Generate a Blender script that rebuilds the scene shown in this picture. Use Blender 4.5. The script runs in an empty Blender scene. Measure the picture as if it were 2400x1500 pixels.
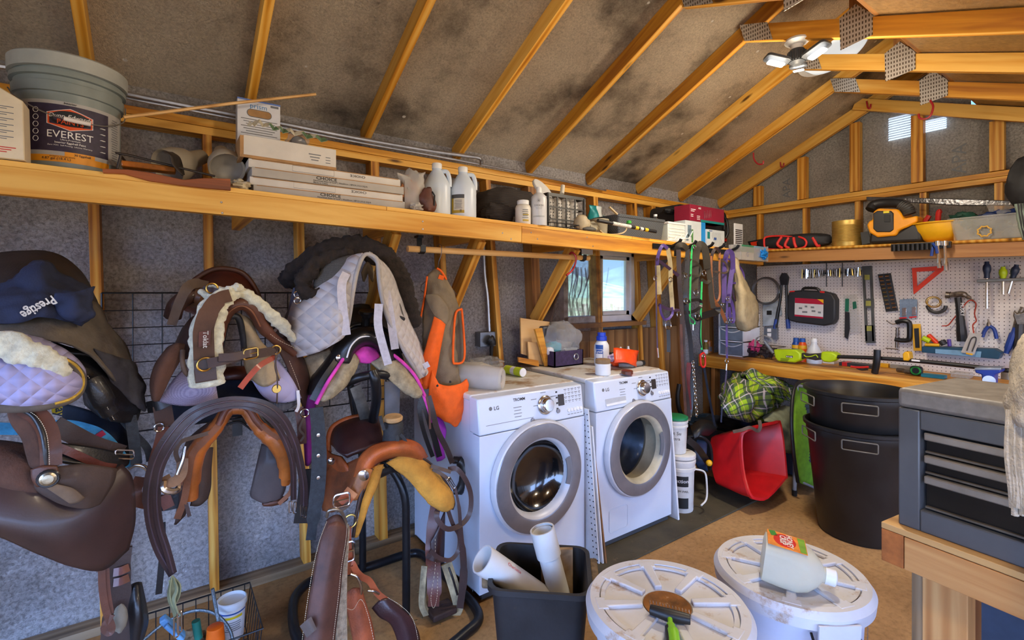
import bpy,math,random
from math import sin,cos,pi,sqrt,radians,atan2
from mathutils import Vector,Matrix,noise
random.seed(7)
V=Vector
SC=bpy.context.scene
COL=SC.collection
CAMZ,FPX,CX,CY=1.49,1135.0,1200.0,685.0
YAW=math.atan2(0.5807,0.8141)
FD=V((sin(YAW),cos(YAW),0));RD=V((cos(YAW),-sin(YAW),0))
def ray(px,py):
 return FD+RD*((px-CX)/FPX)+V((0,0,(CY-py)/FPX))
def oy(px,py,Y):
 d=ray(px,py);return V((0,0,CAMZ))+d*(Y/d.y)
def ox(px,py,X):
 d=ray(px,py);return V((0,0,CAMZ))+d*(X/d.x)
def oz(px,py,Z):
 d=ray(px,py);return V((0,0,CAMZ))+d*((Z-CAMZ)/d.z)
def od(px,py,D):
 return V((0,0,CAMZ))+ray(px,py)*D
def lin(c):
 return tuple(((x/255)/12.92 if x/255<=.04045 else((x/255+.055)/1.055)**2.4)for x in c[:3])+(1,)
MATS={}
def newmat(name):
 m=bpy.data.materials.new(name);m.use_nodes=True
 nt=m.node_tree;bs=nt.nodes['Principled BSDF']
 return m,nt,bs
def nd(nt,t,**kw):
 n=nt.nodes.new(t)
 for k,v in kw.items():
  if k in n.inputs.keys():n.inputs[k].default_value=v
  else:setattr(n,k,v)
 return n
def ramp(nt,fac,stops):
 r=nt.nodes.new('ShaderNodeValToRGB');e=r.color_ramp.elements
 while len(e)<len(stops):e.new(.5)
 for i,(p,c)in enumerate(stops):
  e[i].position=p;e[i].color=c if len(c)==4 else lin(c)
 nt.links.new(fac,r.inputs[0]);return r.outputs[0]
def mul(c,f):return tuple(min(255,x*f)for x in c)
def M(name,col,rough=.6,metal=0.,var=.14,scale=9.,bump=.12,bscale=70.,trans=0.,alpha=1.,coat=0.,sheen=0.,emit=0.,dirt=None):
 """plain procedural material: noise-varied colour + fine bump"""
 if name in MATS:return MATS[name]
 m,nt,bs=newmat(name);L=nt.links.new
 tc=nd(nt,'ShaderNodeTexCoord')
 if var:
  n=nd(nt,'ShaderNodeTexNoise',Scale=scale,Detail=5.0,Roughness=.6);L(tc.outputs['Object'],n.inputs['Vector'])
  c=ramp(nt,n.outputs['Fac'],[(.3,mul(col,1-var)),(.7,mul(col,1+var))])
  if dirt:
   n2=nd(nt,'ShaderNodeTexNoise',Scale=dirt[1],Detail=8.0,Roughness=.7);L(tc.outputs['Object'],n2.inputs['Vector'])
   f=ramp(nt,n2.outputs['Fac'],[(dirt[2],(0,0,0)),(dirt[2]+.12,(255,255,255))])
   mx=nd(nt,'ShaderNodeMix',data_type='RGBA');L(f,mx.inputs[0]);L(c,mx.inputs[6]);mx.inputs[7].default_value=lin(dirt[0]);c=mx.outputs[2]
  L(c,bs.inputs['Base Color'])
 else:bs.inputs['Base Color'].default_value=lin(col)
 if bump:
  nb=nd(nt,'ShaderNodeTexNoise',Scale=bscale,Detail=4.0);L(tc.outputs['Object'],nb.inputs['Vector'])
  bp=nd(nt,'ShaderNodeBump',Strength=min(1,bump),Distance=.004);L(nb.outputs['Fac'],bp.inputs['Height']);L(bp.outputs[0],bs.inputs['Normal'])
 bs.inputs['Roughness'].default_value=rough;bs.inputs['Metallic'].default_value=metal
 if trans:bs.inputs['Transmission Weight'].default_value=trans;bs.inputs['IOR'].default_value=1.2
 if alpha<1:bs.inputs['Alpha'].default_value=alpha
 if coat:bs.inputs['Coat Weight'].default_value=coat;bs.inputs['Coat Roughness'].default_value=.15
 if sheen:bs.inputs['Sheen Weight'].default_value=sheen
 if emit:bs.inputs['Emission Color'].default_value=lin(col);bs.inputs['Emission Strength'].default_value=emit
 MATS[name]=m;return m
def wood(name,c1,c2,c3,rough=.55,knots=True,gs=1.):
 """board wood, grain along local X"""
 if name in MATS:return MATS[name]
 m,nt,bs=newmat(name);L=nt.links.new
 tc=nd(nt,'ShaderNodeTexCoord');oi=nd(nt,'ShaderNodeObjectInfo')
 mp=nd(nt,'ShaderNodeMapping');mp.inputs['Scale'].default_value=(1.1*gs,16*gs,16*gs)
 ad=nd(nt,'ShaderNodeVectorMath',operation='ADD');L(tc.outputs['Object'],ad.inputs[0])
 sc=nd(nt,'ShaderNodeVectorMath',operation='SCALE');sc.inputs[0].default_value=(7,3,5);L(oi.outputs['Random'],sc.inputs['Scale'])
 L(sc.outputs[0],ad.inputs[1]);L(ad.outputs[0],mp.inputs[0])
 n=nd(nt,'ShaderNodeTexNoise',Scale=1.6,Detail=6.0,Distortion=.6);L(mp.outputs[0],n.inputs['Vector'])
 w=nd(nt,'ShaderNodeTexWave',Scale=.55,Distortion=5.0,Detail=3.0);w.bands_direction='Y';L(mp.outputs[0],w.inputs['Vector'])
 mx=nd(nt,'ShaderNodeMath',operation='MULTIPLY_ADD');L(w.outputs['Fac'],mx.inputs[0]);mx.inputs[1].default_value=.38;L(n.outputs['Fac'],mx.inputs[2])
 c=ramp(nt,mx.outputs[0],[(.35,c1),(.62,c2),(.95,c3)])
 if knots:
  mk=nd(nt,'ShaderNodeMapping');mk.inputs['Scale'].default_value=(2.2,9,9);L(ad.outputs[0],mk.inputs[0])
  vo=nd(nt,'ShaderNodeTexVoronoi',Scale=1.);L(mk.outputs[0],vo.inputs['Vector'])
  kf=ramp(nt,vo.outputs['Distance'],[(.05,(255,255,255)),(.13,(0,0,0))])
  km=nd(nt,'ShaderNodeMix',data_type='RGBA');L(kf,km.inputs[0]);L(c,km.inputs[6]);km.inputs[7].default_value=lin(mul(c1,.55));c=km.outputs[2]
 hv=nd(nt,'ShaderNodeHueSaturation');L(c,hv.inputs['Color'])
 mr=nd(nt,'ShaderNodeMapRange');mr.inputs['To Min'].default_value=.82;mr.inputs['To Max'].default_value=1.15;L(oi.outputs['Random'],mr.inputs[0]);L(mr.outputs[0],hv.inputs['Value'])
 L(hv.outputs[0],bs.inputs['Base Color']);bs.inputs['Roughness'].default_value=rough
 bp=nd(nt,'ShaderNodeBump',Strength=.25,Distance=.003);L(mx.outputs[0],bp.inputs['Height']);L(bp.outputs[0],bs.inputs['Normal'])
 MATS[name]=m;return m
def cr(pts,n=6,closed=False):
 """Catmull-Rom through pts"""
 pts=[V(p)for p in pts];out=[];N=len(pts)
 if N<3 and not closed:
  return[pts[0].lerp(pts[-1],i/n)for i in range(n+1)]
 rng=range(N)if closed else range(N-1)
 for i in rng:
  if closed:p0,p1,p2,p3=pts[i-1],pts[i],pts[(i+1)%N],pts[(i+2)%N]
  else:
   p1,p2=pts[i],pts[i+1]
   p0=pts[i-1]if i else p1*2-p2
   p3=pts[i+2]if i+2<N else p2*2-p1
  for k in range(n):
   t=k/n
   out.append(.5*((2*p1)+(p2-p0)*t+(2*p0-5*p1+4*p2-p3)*t*t+(3*p1-p0-3*p2+p3)*t**3))
 if not closed:out.append(pts[-1])
 return out
def patch(rows,nu=6,nv=6):
 rr=[cr(r,nu)for r in rows]
 cols=[cr([r[i]for r in rr],nv)for i in range(len(rr[0]))]
 return[[cols[i][j]for i in range(len(cols))]for j in range(len(cols[0]))]
def circ(c,u,v,r,n=24,a0=0,a1=2*pi):
 m=n if abs(a1-a0-2*pi)<1e-6 else n+1
 return[V(c)+V(u)*(r*cos(a0+(a1-a0)*i/n))+V(v)*(r*sin(a0+(a1-a0)*i/n))for i in range(m)]
def rrect(w,h,r,n=4):
 """rounded rectangle outline (2D)"""
 out=[]
 for cx,cy,a in((w/2-r,h/2-r,0),(-w/2+r,h/2-r,pi/2),(-w/2+r,-h/2+r,pi),(w/2-r,-h/2+r,3*pi/2)):
  for i in range(n+1):out.append((cx+r*cos(a+pi/2*i/n),cy+r*sin(a+pi/2*i/n)))
 return out
X,Y,Z=V((1,0,0)),V((0,1,0)),V((0,0,1))
class B:
 def __init__(s):s.v=[];s.f=[]
 def add(s,vs,fs):
  o=len(s.v);s.v+=[V(p)for p in vs];s.f+=[tuple(o+i for i in f)for f in fs];return s
 def box(s,c,size,ax=X,ay=Y,az=Z):
  c=V(c);a,b,d=V(ax).normalized()*(size[0]/2),V(ay).normalized()*(size[1]/2),V(az).normalized()*(size[2]/2)
  vs=[c+a*i+b*j+d*k for k in(-1,1)for j in(-1,1)for i in(-1,1)]
  return s.add(vs,[(0,2,3,1),(4,5,7,6),(0,1,5,4),(2,6,7,3),(0,4,6,2),(1,3,7,5)])
 def bx(s,x0,x1,y0,y1,z0,z1):
  return s.box(((x0+x1)/2,(y0+y1)/2,(z0+z1)/2),(abs(x1-x0),abs(y1-y0),abs(z1-z0)))
 def hexa(s,lo,hi):
  """8 corner solid: lo 4 pts, hi 4 pts (same order)"""
  return s.add(list(lo)+list(hi),[(3,2,1,0),(4,5,6,7),(0,1,5,4),(1,2,6,5),(2,3,7,6),(3,0,4,7)])
 def tube(s,pts,r,n=10,closed=False,cap=True):
  pts=[V(p)for p in pts];N=len(pts);R=r if isinstance(r,(list,tuple))else[r]*N
  if len(R)!=N:R=[R[min(len(R)-1,int(i*len(R)/N))]for i in range(N)]
  T=[]
  for i in range(N):
   a,b=(pts[i-1],pts[(i+1)%N])if closed else(pts[max(0,i-1)],pts[min(N-1,i+1)])
   t=b-a;T.append(t.normalized()if t.length>1e-9 else V((0,0,1)))
  u=T[0].orthogonal().normalized();loops=[]
  for i in range(N):
   u=(u-T[i]*u.dot(T[i]))
   u=u.normalized()if u.length>1e-6 else T[i].orthogonal().normalized()
   w=T[i].cross(u);loops.append([pts[i]+u*(R[i]*cos(2*pi*k/n))+w*(R[i]*sin(2*pi*k/n))for k in range(n)])
  return s.loft(loops,closed,cap)
 def loft(s,loops,closed=False,cap=True):
  n=len(loops[0]);vs=[p for l in loops for p in l];fs=[];N=len(loops)
  for i in range(N if closed else N-1):
   a,b=i*n,((i+1)%N)*n
   for k in range(n):fs.append((a+k,a+(k+1)%n,b+(k+1)%n,b+k))
  if cap and not closed:fs.append(tuple(range(n-1,-1,-1)));fs.append(tuple((N-1)*n+k for k in range(n)))
  return s.add(vs,fs)
 def strap(s,pts,w,t=.004,side=X):
  pts=[V(p)for p in pts];N=len(pts);loops=[];ps=None
  for i in range(N):
   d=pts[min(N-1,i+1)]-pts[max(0,i-1)];d=d.normalized()if d.length>1e-9 else Z
   sd=V(side[min(i*len(side)//N,len(side)-1)])if isinstance(side,list)else V(side)
   sv=sd-d*sd.dot(d)
   if sv.length<.15:sv=ps-d*ps.dot(d)if ps else d.orthogonal()
   sv.normalize();ps=sv;nn=d.cross(sv);ww=w[min(i*len(w)//N,len(w)-1)]if isinstance(w,list)else w
   a,b=sv*(ww/2),nn*(t/2);loops.append([pts[i]+a+b,pts[i]-a+b,pts[i]-a-b,pts[i]+a-b])
  return s.loft(loops)
 def lathe(s,prof,c,n=28,az=Z,ax=None,sx=1.,sy=1.,cap=True):
  """prof: list of (r,h) along az from c"""
  az=V(az).normalized();ax=V(ax).normalized()if ax else az.orthogonal().normalized();ay=az.cross(ax);c=V(c)
  return s.loft([[c+az*h+ax*(r*sx*cos(2*pi*k/n))+ay*(r*sy*sin(2*pi*k/n))for k in range(n)]for r,h in prof],cap=cap)
 def prism(s,poly,o,ax,ay,d):
  """2D outline extruded by vector d"""
  o,ax,ay,d=V(o),V(ax),V(ay),V(d);n=len(poly);a=[o+ax*p[0]+ay*p[1]for p in poly]
  return s.add(a+[p+d for p in a],[tuple(range(n-1,-1,-1)),tuple(range(n,2*n))]+[(i,(i+1)%n,n+(i+1)%n,n+i)for i in range(n)])
 def slab(s,pts,d):
  n=len(pts);pts=[V(p)for p in pts];d=V(d)
  return s.add(pts+[p+d for p in pts],[tuple(range(n-1,-1,-1)),tuple(range(n,2*n))]+[(i,(i+1)%n,n+(i+1)%n,n+i)for i in range(n)])
 def grid(s,g,amp=0,fr=8,seed=0,closed=False):
  h,w=len(g),len(g[0]);g=[[V(p)for p in r]for r in g]
  if amp:
   off=V((seed*3.7,seed*1.3,seed*7.1))
   out=[]
   for j in range(h):
    row=[]
    for i in range(w):
     du=g[j][min(w-1,i+1)]-g[j][max(0,i-1)];dv=g[min(h-1,j+1)][i]-g[max(0,j-1)][i]
     n=du.cross(dv);n=n.normalized()if n.length>1e-12 else Z
     p=g[j][i];q=p*fr+off;row.append(p+n*(amp*(noise.noise(q)+.5*noise.noise(q*2.3))))
    out.append(row)
   g=out
  vs=[p for r in g for p in r];fs=[]
  for j in range(h-1):
   for i in range(w if closed else w-1):fs.append((j*w+i,j*w+(i+1)%w,(j+1)*w+(i+1)%w,(j+1)*w+i))
  return s.add(vs,fs)
 def blob(s,c,r,amp=.2,fr=3.,seed=0,nu=22,nv=14,flat=None,ax=X,ay=Y,az=Z,pw=1.):
  """lumpy ellipsoid"""
  c=V(c);ax,ay,az=V(ax),V(ay),V(az);off=V((seed*5.1,seed*2.7,seed*9.3));g=[]
  for j in range(nv+1):
   th=pi*j/nv;row=[]
   for i in range(nu):
    ph=2*pi*i/nu;d=V((sin(th)*cos(ph),sin(th)*sin(ph),cos(th)))
    if pw!=1.:d=V([abs(q)**pw*(1 if q>0 else-1)for q in d])
    k=1+amp*(noise.noise(d*fr*.5+off)*1.3+.6*noise.noise(d*fr*1.3+off)+.3*noise.noise(d*fr*3+off))
    q=V((d.x*r[0]*k,d.y*r[1]*k,d.z*r[2]*k))
    if flat is not None and q.z<flat:q.z=flat
    row.append(c+ax*q.x+ay*q.y+az*q.z)
   g.append(row)
  return s.grid(g,closed=True)
 def sphere(s,c,r,nu=14,nv=8):return s.blob(c,(r,r,r)if not isinstance(r,(tuple,list))else r,0,nu=nu,nv=nv)
 def ring(s,c,u,v,R,r,n=20,m=7):return s.tube(circ(c,u,v,R,n),r,m,closed=True)
 def mk(s,name,mat,origin,smooth,ang):
  me=bpy.data.meshes.new(name);me.from_pydata([p-origin for p in s.v],[],s.f);me.validate();me.update()
  import bmesh
  bm=bmesh.new();bm.from_mesh(me);bmesh.ops.remove_doubles(bm,verts=bm.verts,dist=1e-5);bmesh.ops.recalc_face_normals(bm,faces=bm.faces);bm.to_mesh(me);bm.free()
  if smooth:
   for p in me.polygons:p.use_smooth=True
   me.set_sharp_from_angle(angle=radians(ang))
  if mat:me.materials.append(mat)
  o=bpy.data.objects.new(name,me);COL.objects.link(o);return o
 def done(s,name,mat,parent=None,bev=0,sub=0,sol=0,so=0.,smooth=True,ang=40,label=None,kind=None):
  org=wloc(parent)if parent else V((0,0,0))
  o=s.mk(name,mat,org,smooth,ang)
  if parent:o.parent=parent
  mods(o,bev,sub,sol,so)
  if label:o['label']=label
  if kind:o['kind']=kind
  return o
 def thing(s,name,mat,label,cat,group=None,bev=0,sub=0,sol=0,so=0.,smooth=True,ang=40,kind=None):
  lo=V([min(p[i]for p in s.v)for i in range(3)]);hi=V([max(p[i]for p in s.v)for i in range(3)])
  org=V(((lo.x+hi.x)/2,(lo.y+hi.y)/2,lo.z));o=s.mk(name,mat,org,smooth,ang);o.location=org
  tag(o,label,cat,group,kind);mods(o,bev,sub,sol,so);return o
def mods(o,bev,sub,sol,so):
 if sol:m=o.modifiers.new('sol','SOLIDIFY');m.thickness=sol;m.offset=so
 if bev:m=o.modifiers.new('bev','BEVEL');m.width=bev;m.segments=2;m.limit_method='ANGLE';m.angle_limit=radians(40)
 if sub:m=o.modifiers.new('sub','SUBSURF');m.levels=sub;m.render_levels=sub
def wloc(o):
 p=V((0,0,0))
 while o:p+=o.location;o=o.parent
 return p
def tag(o,label,cat,group=None,kind=None):
 if label:o['label']=label
 if cat:o['category']=cat
 if group:o['group']=group
 if kind:o['kind']=kind
 return o
def thing(name,label,cat,loc=(0,0,0),group=None):
 o=bpy.data.objects.new(name,None);o.empty_display_size=.05;COL.objects.link(o);o.location=loc
 return tag(o,label,cat,group)
def struct(o):o['kind']='structure';return o
def beam(name,p,q,w,h,mat,up=Z,parent=None,bev=.002):
 """board from p to q, width w (sideways), height h (along up); own axes so grain runs along it"""
 p,q=V(p),V(q);d=q-p;L=d.length;ax=d.normalized();ay=V(up).cross(ax).normalized();az=ax.cross(ay)
 b=B();b.box((0,0,0),(L,w,h));o=b.mk(name,mat,V((0,0,0)),False,40)
 mw=Matrix((ax,ay,az)).transposed().to_4x4();mw.translation=(p+q)/2-(wloc(parent)if parent else V((0,0,0)))
 if parent:o.parent=parent
 o.matrix_basis=mw;mods(o,bev,0,0,0);return o
def dup(root,loc,label=None,rz=None,scale=None):
 r=root.copy();COL.objects.link(r);r.location=loc
 if label:r['label']=label
 if rz is not None:r.rotation_euler[2]=rz
 if scale:r.scale=(scale,)*3
 for ch in list(root.children):
  c=ch.copy();COL.objects.link(c);c.parent=r
  for g in ch.children:
   d=g.copy();COL.objects.link(d);d.parent=c
 return r
def lettering(parent,s,o,ax,ay,size,mat,bend=None,bold=0.,align='CENTER',name='lettering',squash=1.,shear=0.,lift=.0008,label=None):
 """words on a surface: o origin (baseline centre), ax along the words, ay up. bend=(centre, radius): wraps round a vertical cylinder"""
 cu=bpy.data.curves.new('lettering','FONT');cu.body=s;cu.align_x=align;cu.size=1;cu.offset=bold;cu.resolution_u=2;cu.shear=shear
 t=bpy.data.objects.new('tmp',cu);COL.objects.link(t)
 dg=bpy.context.evaluated_depsgraph_get();me=bpy.data.meshes.new_from_object(t.evaluated_get(dg));
 COL.objects.unlink(t);bpy.data.objects.remove(t)
 o,ax,ay=V(o),V(ax).normalized(),V(ay).normalized();nz=ax.cross(ay).normalized();org=wloc(parent)
 for v in me.vertices:
  x,y=v.co.x*size*squash,v.co.y*size
  if bend:
   c,R=V(bend[0]),bend[1];r0=o-c;r0.z=0;r0.normalize();tang=V((ax.x,ax.y,0)).normalized();a=x/R
   p=c+(r0*cos(a)+tang*sin(a))*(R+lift);p.z=o.z+y+(x*ax.z);v.co=p-org
  else:v.co=o+ax*x+ay*y+nz*lift-org
 me.materials.clear();me.materials.append(mat)
 ob=bpy.data.objects.new(name,me);COL.objects.link(ob);ob.parent=parent
 if label:ob['label']=label
 return ob
PINE=wood('pine_framing',(152,90,22),(202,134,38),(230,176,82))
PINE2=wood('pine_shelf',(168,102,24),(212,146,42),(236,184,90))
PINED=wood('pine_old',(104,64,30),(140,92,44),(164,116,64))
PINEW=wood('pine_weathered',(104,84,60),(140,116,86),(164,142,112))
PLANK=wood('weathered_plank',(92,60,32),(126,88,50),(150,112,70),gs=.3)
PLY=wood('plywood',(160,118,66),(186,142,86),(204,164,108),knots=False,gs=.6)
BLACKM=M('black_painted_metal',(26,28,32),.38,.35,.2,bump=.05)
STEEL=M('bright_steel',(190,192,196),.28,1.,.1,bump=.03)
CHROME=M('worn_chrome',(205,205,208),.18,1.,.06,bump=.02)
BRASS=M('brass_fittings',(196,160,84),.32,1.,.1,bump=.03)
WHITE=M('white_plastic',(226,228,230),.42,0,.04,bump=.03)
BLACKP=M('black_plastic',(24,24,26),.45,0,.2,bump=.06)
INK=M('printed_black',(18,18,20),.6,0,0,bump=0)
INKG=M('printed_grey',(110,112,116),.6,0,0,bump=0)
INKW=M('printed_white',(236,236,236),.6,0,0,bump=0)
INKR=M('printed_red',(196,28,30),.6,0,0,bump=0)
def foil(name,tint,tint2,dark,metal,sc,dot,flecks=False):
 m,nt,bs=newmat(name);L=nt.links.new;tc=nd(nt,'ShaderNodeTexCoord')
 n=nd(nt,'ShaderNodeTexNoise',Scale=1.7,Detail=7.0,Roughness=.62);L(tc.outputs['Object'],n.inputs['Vector'])
 f=nd(nt,'ShaderNodeTexNoise',Scale=sc,Detail=6.0,Roughness=.75,Distortion=.35);L(tc.outputs['Object'],f.inputs['Vector'])
 c=ramp(nt,n.outputs['Fac'],[(.34,dark),(.5,tint),(.7,tint2)])
 fc=ramp(nt,f.outputs['Fac'],[(.36,(95,92,90)),(.55,(225,225,225)),(.68,(255,255,255))])
 mx=nd(nt,'ShaderNodeMix',data_type='RGBA',blend_type='MULTIPLY');mx.inputs[0].default_value=dot;L(c,mx.inputs[6]);L(fc,mx.inputs[7]);vo=nd(nt,'ShaderNodeTexVoronoi',Scale=5.5);L(tc.outputs['Object'],vo.inputs['Vector']);fk=nd(nt,'ShaderNodeMix',data_type='RGBA');L(ramp(nt,vo.outputs['Distance'],[(.05,(255,255,255)),(.065,(0,0,0))]),fk.inputs[0]);L(mx.outputs[2],fk.inputs[6]);fk.inputs[7].default_value=(.8,.78,.74,1)if flecks else(.3,.29,.28,1);L(fk.outputs[2]if flecks else mx.outputs[2],bs.inputs['Base Color'])
 bp=nd(nt,'ShaderNodeBump',Strength=.9,Distance=.016);L(f.outputs['Fac'],bp.inputs['Height']);L(bp.outputs[0],bs.inputs['Normal'])
 bs.inputs['Metallic'].default_value=metal;bs.inputs['Roughness'].default_value=.38
 return m
FOILW=foil('foil_faced_wall_panel',(230,230,234),(248,247,246),(184,180,178),.72,64,.66)
FOILR=foil('foil_faced_gable_panel',(222,218,210),(238,234,226),(188,184,176),.6,70,.55)
FOILC=foil('foil_faced_roof_panel',(214,200,178),(236,222,198),(104,94,84),.6,90,.45,True)
OSB=foil('bare_roof_panel',(170,132,80),(190,150,96),(136,102,58),.05,40,.4)
cam=bpy.data.cameras.new('camera');co=bpy.data.objects.new('camera',cam);COL.objects.link(co)
cam.sensor_width=36;cam.lens=FPX/2400*36;cam.shift_y=(CY-750)/2400;cam.clip_start=.02;cam.clip_end=500
co.location=(0,0,CAMZ);co.rotation_euler=(pi/2,0,-YAW);SC.camera=co
YF,YS=2.75,2.842
XR,XS=4.68,4.772
def rz(y):return CAMZ+.90+.47*(2.75-y)
YRG=.93
def tieZ(y):return CAMZ+1.495-.39*(1.478-y)
m,nt,bs=newmat('dusty_concrete');L=nt.links.new;tc=nd(nt,'ShaderNodeTexCoord')
n1=nd(nt,'ShaderNodeTexNoise',Scale=1.6,Detail=8.0,Roughness=.65);L(tc.outputs['Object'],n1.inputs['Vector'])
n2=nd(nt,'ShaderNodeTexNoise',Scale=38.0,Detail=6.0,Roughness=.7);L(tc.outputs['Object'],n2.inputs['Vector'])
c=ramp(nt,n1.outputs['Fac'],[(.3,(140,104,62)),(.5,(172,132,84)),(.7,(190,152,102))])
c2=ramp(nt,n2.outputs['Fac'],[(.3,(150,146,140)),(.5,(235,235,235)),(.62,(255,255,255))])
mx=nd(nt,'ShaderNodeMix',data_type='RGBA',blend_type='MULTIPLY');mx.inputs[0].default_value=.55;L(c,mx.inputs[6]);L(c2,mx.inputs[7]);L(mx.outputs[2],bs.inputs['Base Color']);bs.inputs['Roughness'].default_value=.85
FLOOR=m
b=B();b.bx(-2.6,4.9,-3.2,2.95,-.1,0);o=b.done('floor',FLOOR,smooth=False);struct(o)
WX0,WX1,WZ0,WZ1=2.47,3.28,1.25,1.83
b=B();y0,y1=YS,YS+.012
top=rz(YS)+.12
b.bx(-2.6,WX0,y0,y1,0,top);b.bx(WX1,4.9,y0,y1,0,top);b.bx(WX0,WX1,y0,y1,0,WZ0);b.bx(WX0,WX1,y0,y1,WZ1,top)
struct(b.done('wall_back',FOILW,smooth=False))
b=B();prof=[(-3.2,0),(2.85,0),(2.85,rz(2.85)+.12),(YRG,rz(YRG)+.12),(YRG,tieZ(YRG)+.08),(-3.2,tieZ(-3.2)+.05)]
b.prism(prof,(XS,0,0),Y,Z,(.012,0,0));struct(b.done('wall_right',FOILR,smooth=False))
b=B();b.prism([(1.5,0),(2.85,0),(2.85,rz(2.85)+.12),(YRG,rz(YRG)+.12),(YRG,tieZ(YRG)+.08),(-2.6,2.0),(-2.6,1.9),(1.5,2.2)],(-2.612,0,0),Y,Z,(.012,0,0));struct(b.done('wall_left_unseen',FOILR,smooth=False))  # unseen wall added to darken the left; its opening is shaped to admit daylight
def deckz(y):return rz(y)+.098
b=B();b.slab([(-2.6,2.95,deckz(2.95)),(4.9,2.95,deckz(2.95)),(4.9,YRG-.06,deckz(YRG-.06)),(-2.6,YRG-.06,deckz(YRG-.06))],(0,0,.012));struct(b.done('ceiling_slope',FOILC,smooth=False))
def d2(y):return tieZ(y)+.055
b=B();b.slab([(-2.6,.86,d2(.86)),(4.9,.86,d2(.86)),(4.9,-2.6,d2(-2.6)),(-2.6,-2.6,d2(-2.6))],(0,0,.012));struct(b.done('ceiling_low_slope',OSB,smooth=False))
b=B();b.slab([(-2.6,YRG-.06,deckz(YRG-.06)+.012),(4.9,YRG-.06,deckz(YRG-.06)+.012),(4.9,YRG-.06,d2(.86)),(-2.6,YRG-.06,d2(.86))],(0,-.012,0));struct(b.done('trim_1',PINED,smooth=False))
o=beam('ridge_board',(-2.6,.85,tieZ(.85)+.10),(4.77,.85,tieZ(.85)+.10),.035,.09,PINED);struct(o)
TPZ=CAMZ+.80
for i,zz in enumerate((TPZ-.02,TPZ+.019)):
 struct(beam('top_plate',(-2.6,YF+.045,zz-.003),(4.77,YF+.045,zz-.003),.089,.037,PINE2))
 struct(beam('gable_plate',(XR+.045,-3.2,zz),(XR+.045,2.84,zz),.089,.037,PINE2))
struct(beam('sole_plate',(-2.6,YF+.045,.019),(4.77,YF+.045,.019),.089,.038,PINEW))
for k in range(-4,9):
 x=-.27+.609*k if k<8 else 4.655
 y0,y1=2.84,YRG-.04
 struct(beam('rafter',(x,y0,rz(y0)+.049),(x,y1,rz(y1)+.049),.038,.089,PINE2,up=V((0,.47,1))))
def nailplate(name,pts,parent):
 m=MATS.get('nail_plate')
 if not m:
  m,nt,bs=newmat('nail_plate');L=nt.links.new;tc=nd(nt,'ShaderNodeTexCoord')
  mp=nd(nt,'ShaderNodeMapping');mp.inputs['Scale'].default_value=(0,75,42);L(tc.outputs['Object'],mp.inputs[0])
  sx=nd(nt,'ShaderNodeSeparateXYZ');L(mp.outputs[0],sx.inputs[0])
  fs=[]
  for i,wdt in((1,.42),(2,.55)):
   f=nd(nt,'ShaderNodeMath',operation='FRACT');L(sx.outputs[i],f.inputs[0])
   g=nd(nt,'ShaderNodeMath',operation='LESS_THAN');L(f.outputs[0],g.inputs[0]);g.inputs[1].default_value=wdt;fs.append(g)
  q=nd(nt,'ShaderNodeMath',operation='MULTIPLY');L(fs[0].outputs[0],q.inputs[0]);L(fs[1].outputs[0],q.inputs[1])
  c=ramp(nt,q.outputs[0],[(.4,(196,190,184)),(.6,(70,56,44))]);L(c,bs.inputs['Base Color'])
  iv=nd(nt,'ShaderNodeMath',operation='SUBTRACT');iv.inputs[0].default_value=1.;L(q.outputs[0],iv.inputs[1])
  sm=nd(nt,'ShaderNodeMath',operation='MULTIPLY');L(iv.outputs[0],sm.inputs[0]);sm.inputs[1].default_value=.6;L(sm.outputs[0],bs.inputs['Metallic'])
  bs.inputs['Roughness'].default_value=.45;MATS['nail_plate']=m
 b=B();b.slab(pts,(-.002,0,0));return b.done(name,m,parent,smooth=False)
for i,x in enumerate((-.876,-.267,.342,.951,1.56,2.17,2.745,3.355,3.965,4.60)):
 ya=1.50 if i<9 else 1.60
 t=thing('truss_board',None,None,(x,ya,tieZ(ya)));t['kind']='structure'
 beam('board',(x,ya,tieZ(ya)),(x,-2.6,tieZ(-2.6)),.038,.089,PINE2,parent=t)
 if 9>i>3:
  xx=x-.021
  nailplate('gusset_plate',[(xx,1.50,tieZ(1.50)-.05),(xx,1.53,tieZ(1.53)+.045),(xx,1.37,tieZ(1.37)+.052),(xx,1.34,tieZ(1.34)-.045)],t)
  yc=.94
  nailplate('gusset_plate',[(xx,yc+.07,tieZ(yc)-.085),(xx,yc+.075,tieZ(yc)+.075),(xx,yc+.005,tieZ(yc)+.115),(xx,yc-.065,tieZ(yc)+.03),(xx,yc-.065,tieZ(yc)-.065)],t)
  beam('king_post',(x,yc,tieZ(yc)+.04),(x,yc,rz(YRG)+.09),.038,.07,PINED,up=Y,parent=t)
def stud(p_t,p_b,w=.038,mat=PINE,d=.089):
 a=oy(*p_t,YF+.045);c=oy(*p_b,YF+.045);a.z=min(TPZ-.04,a.z);c.z=max(.038,c.z)
 e=(a-c)/(a.z-c.z);a2=c+e*(TPZ-.041-c.z);c2=c+e*(.038-c.z)
 return struct(beam('wall_stud',c2,a2,w,d,mat,up=Y))
stud((222,480),(228,680));stud((484,300),(502,1370));stud((700,530),(716,1330));stud((873,400),(893,1240),.05);stud((1029,560),(1036,700))
stud((1146,560),(1164,800));stud((1246,620),(1262,1000),.075,PINED);stud((1392,600),(1398,760),.05);stud((1490,700),(1497,860));stud((1530,620),(1545,860),.06);stud((1580,620),(1590,860),.06,PINED)
stud((-150,400),(-150,700));stud((-700,400),(-700,700));stud((1655,640),(1660,860),.075,PINED)
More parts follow.
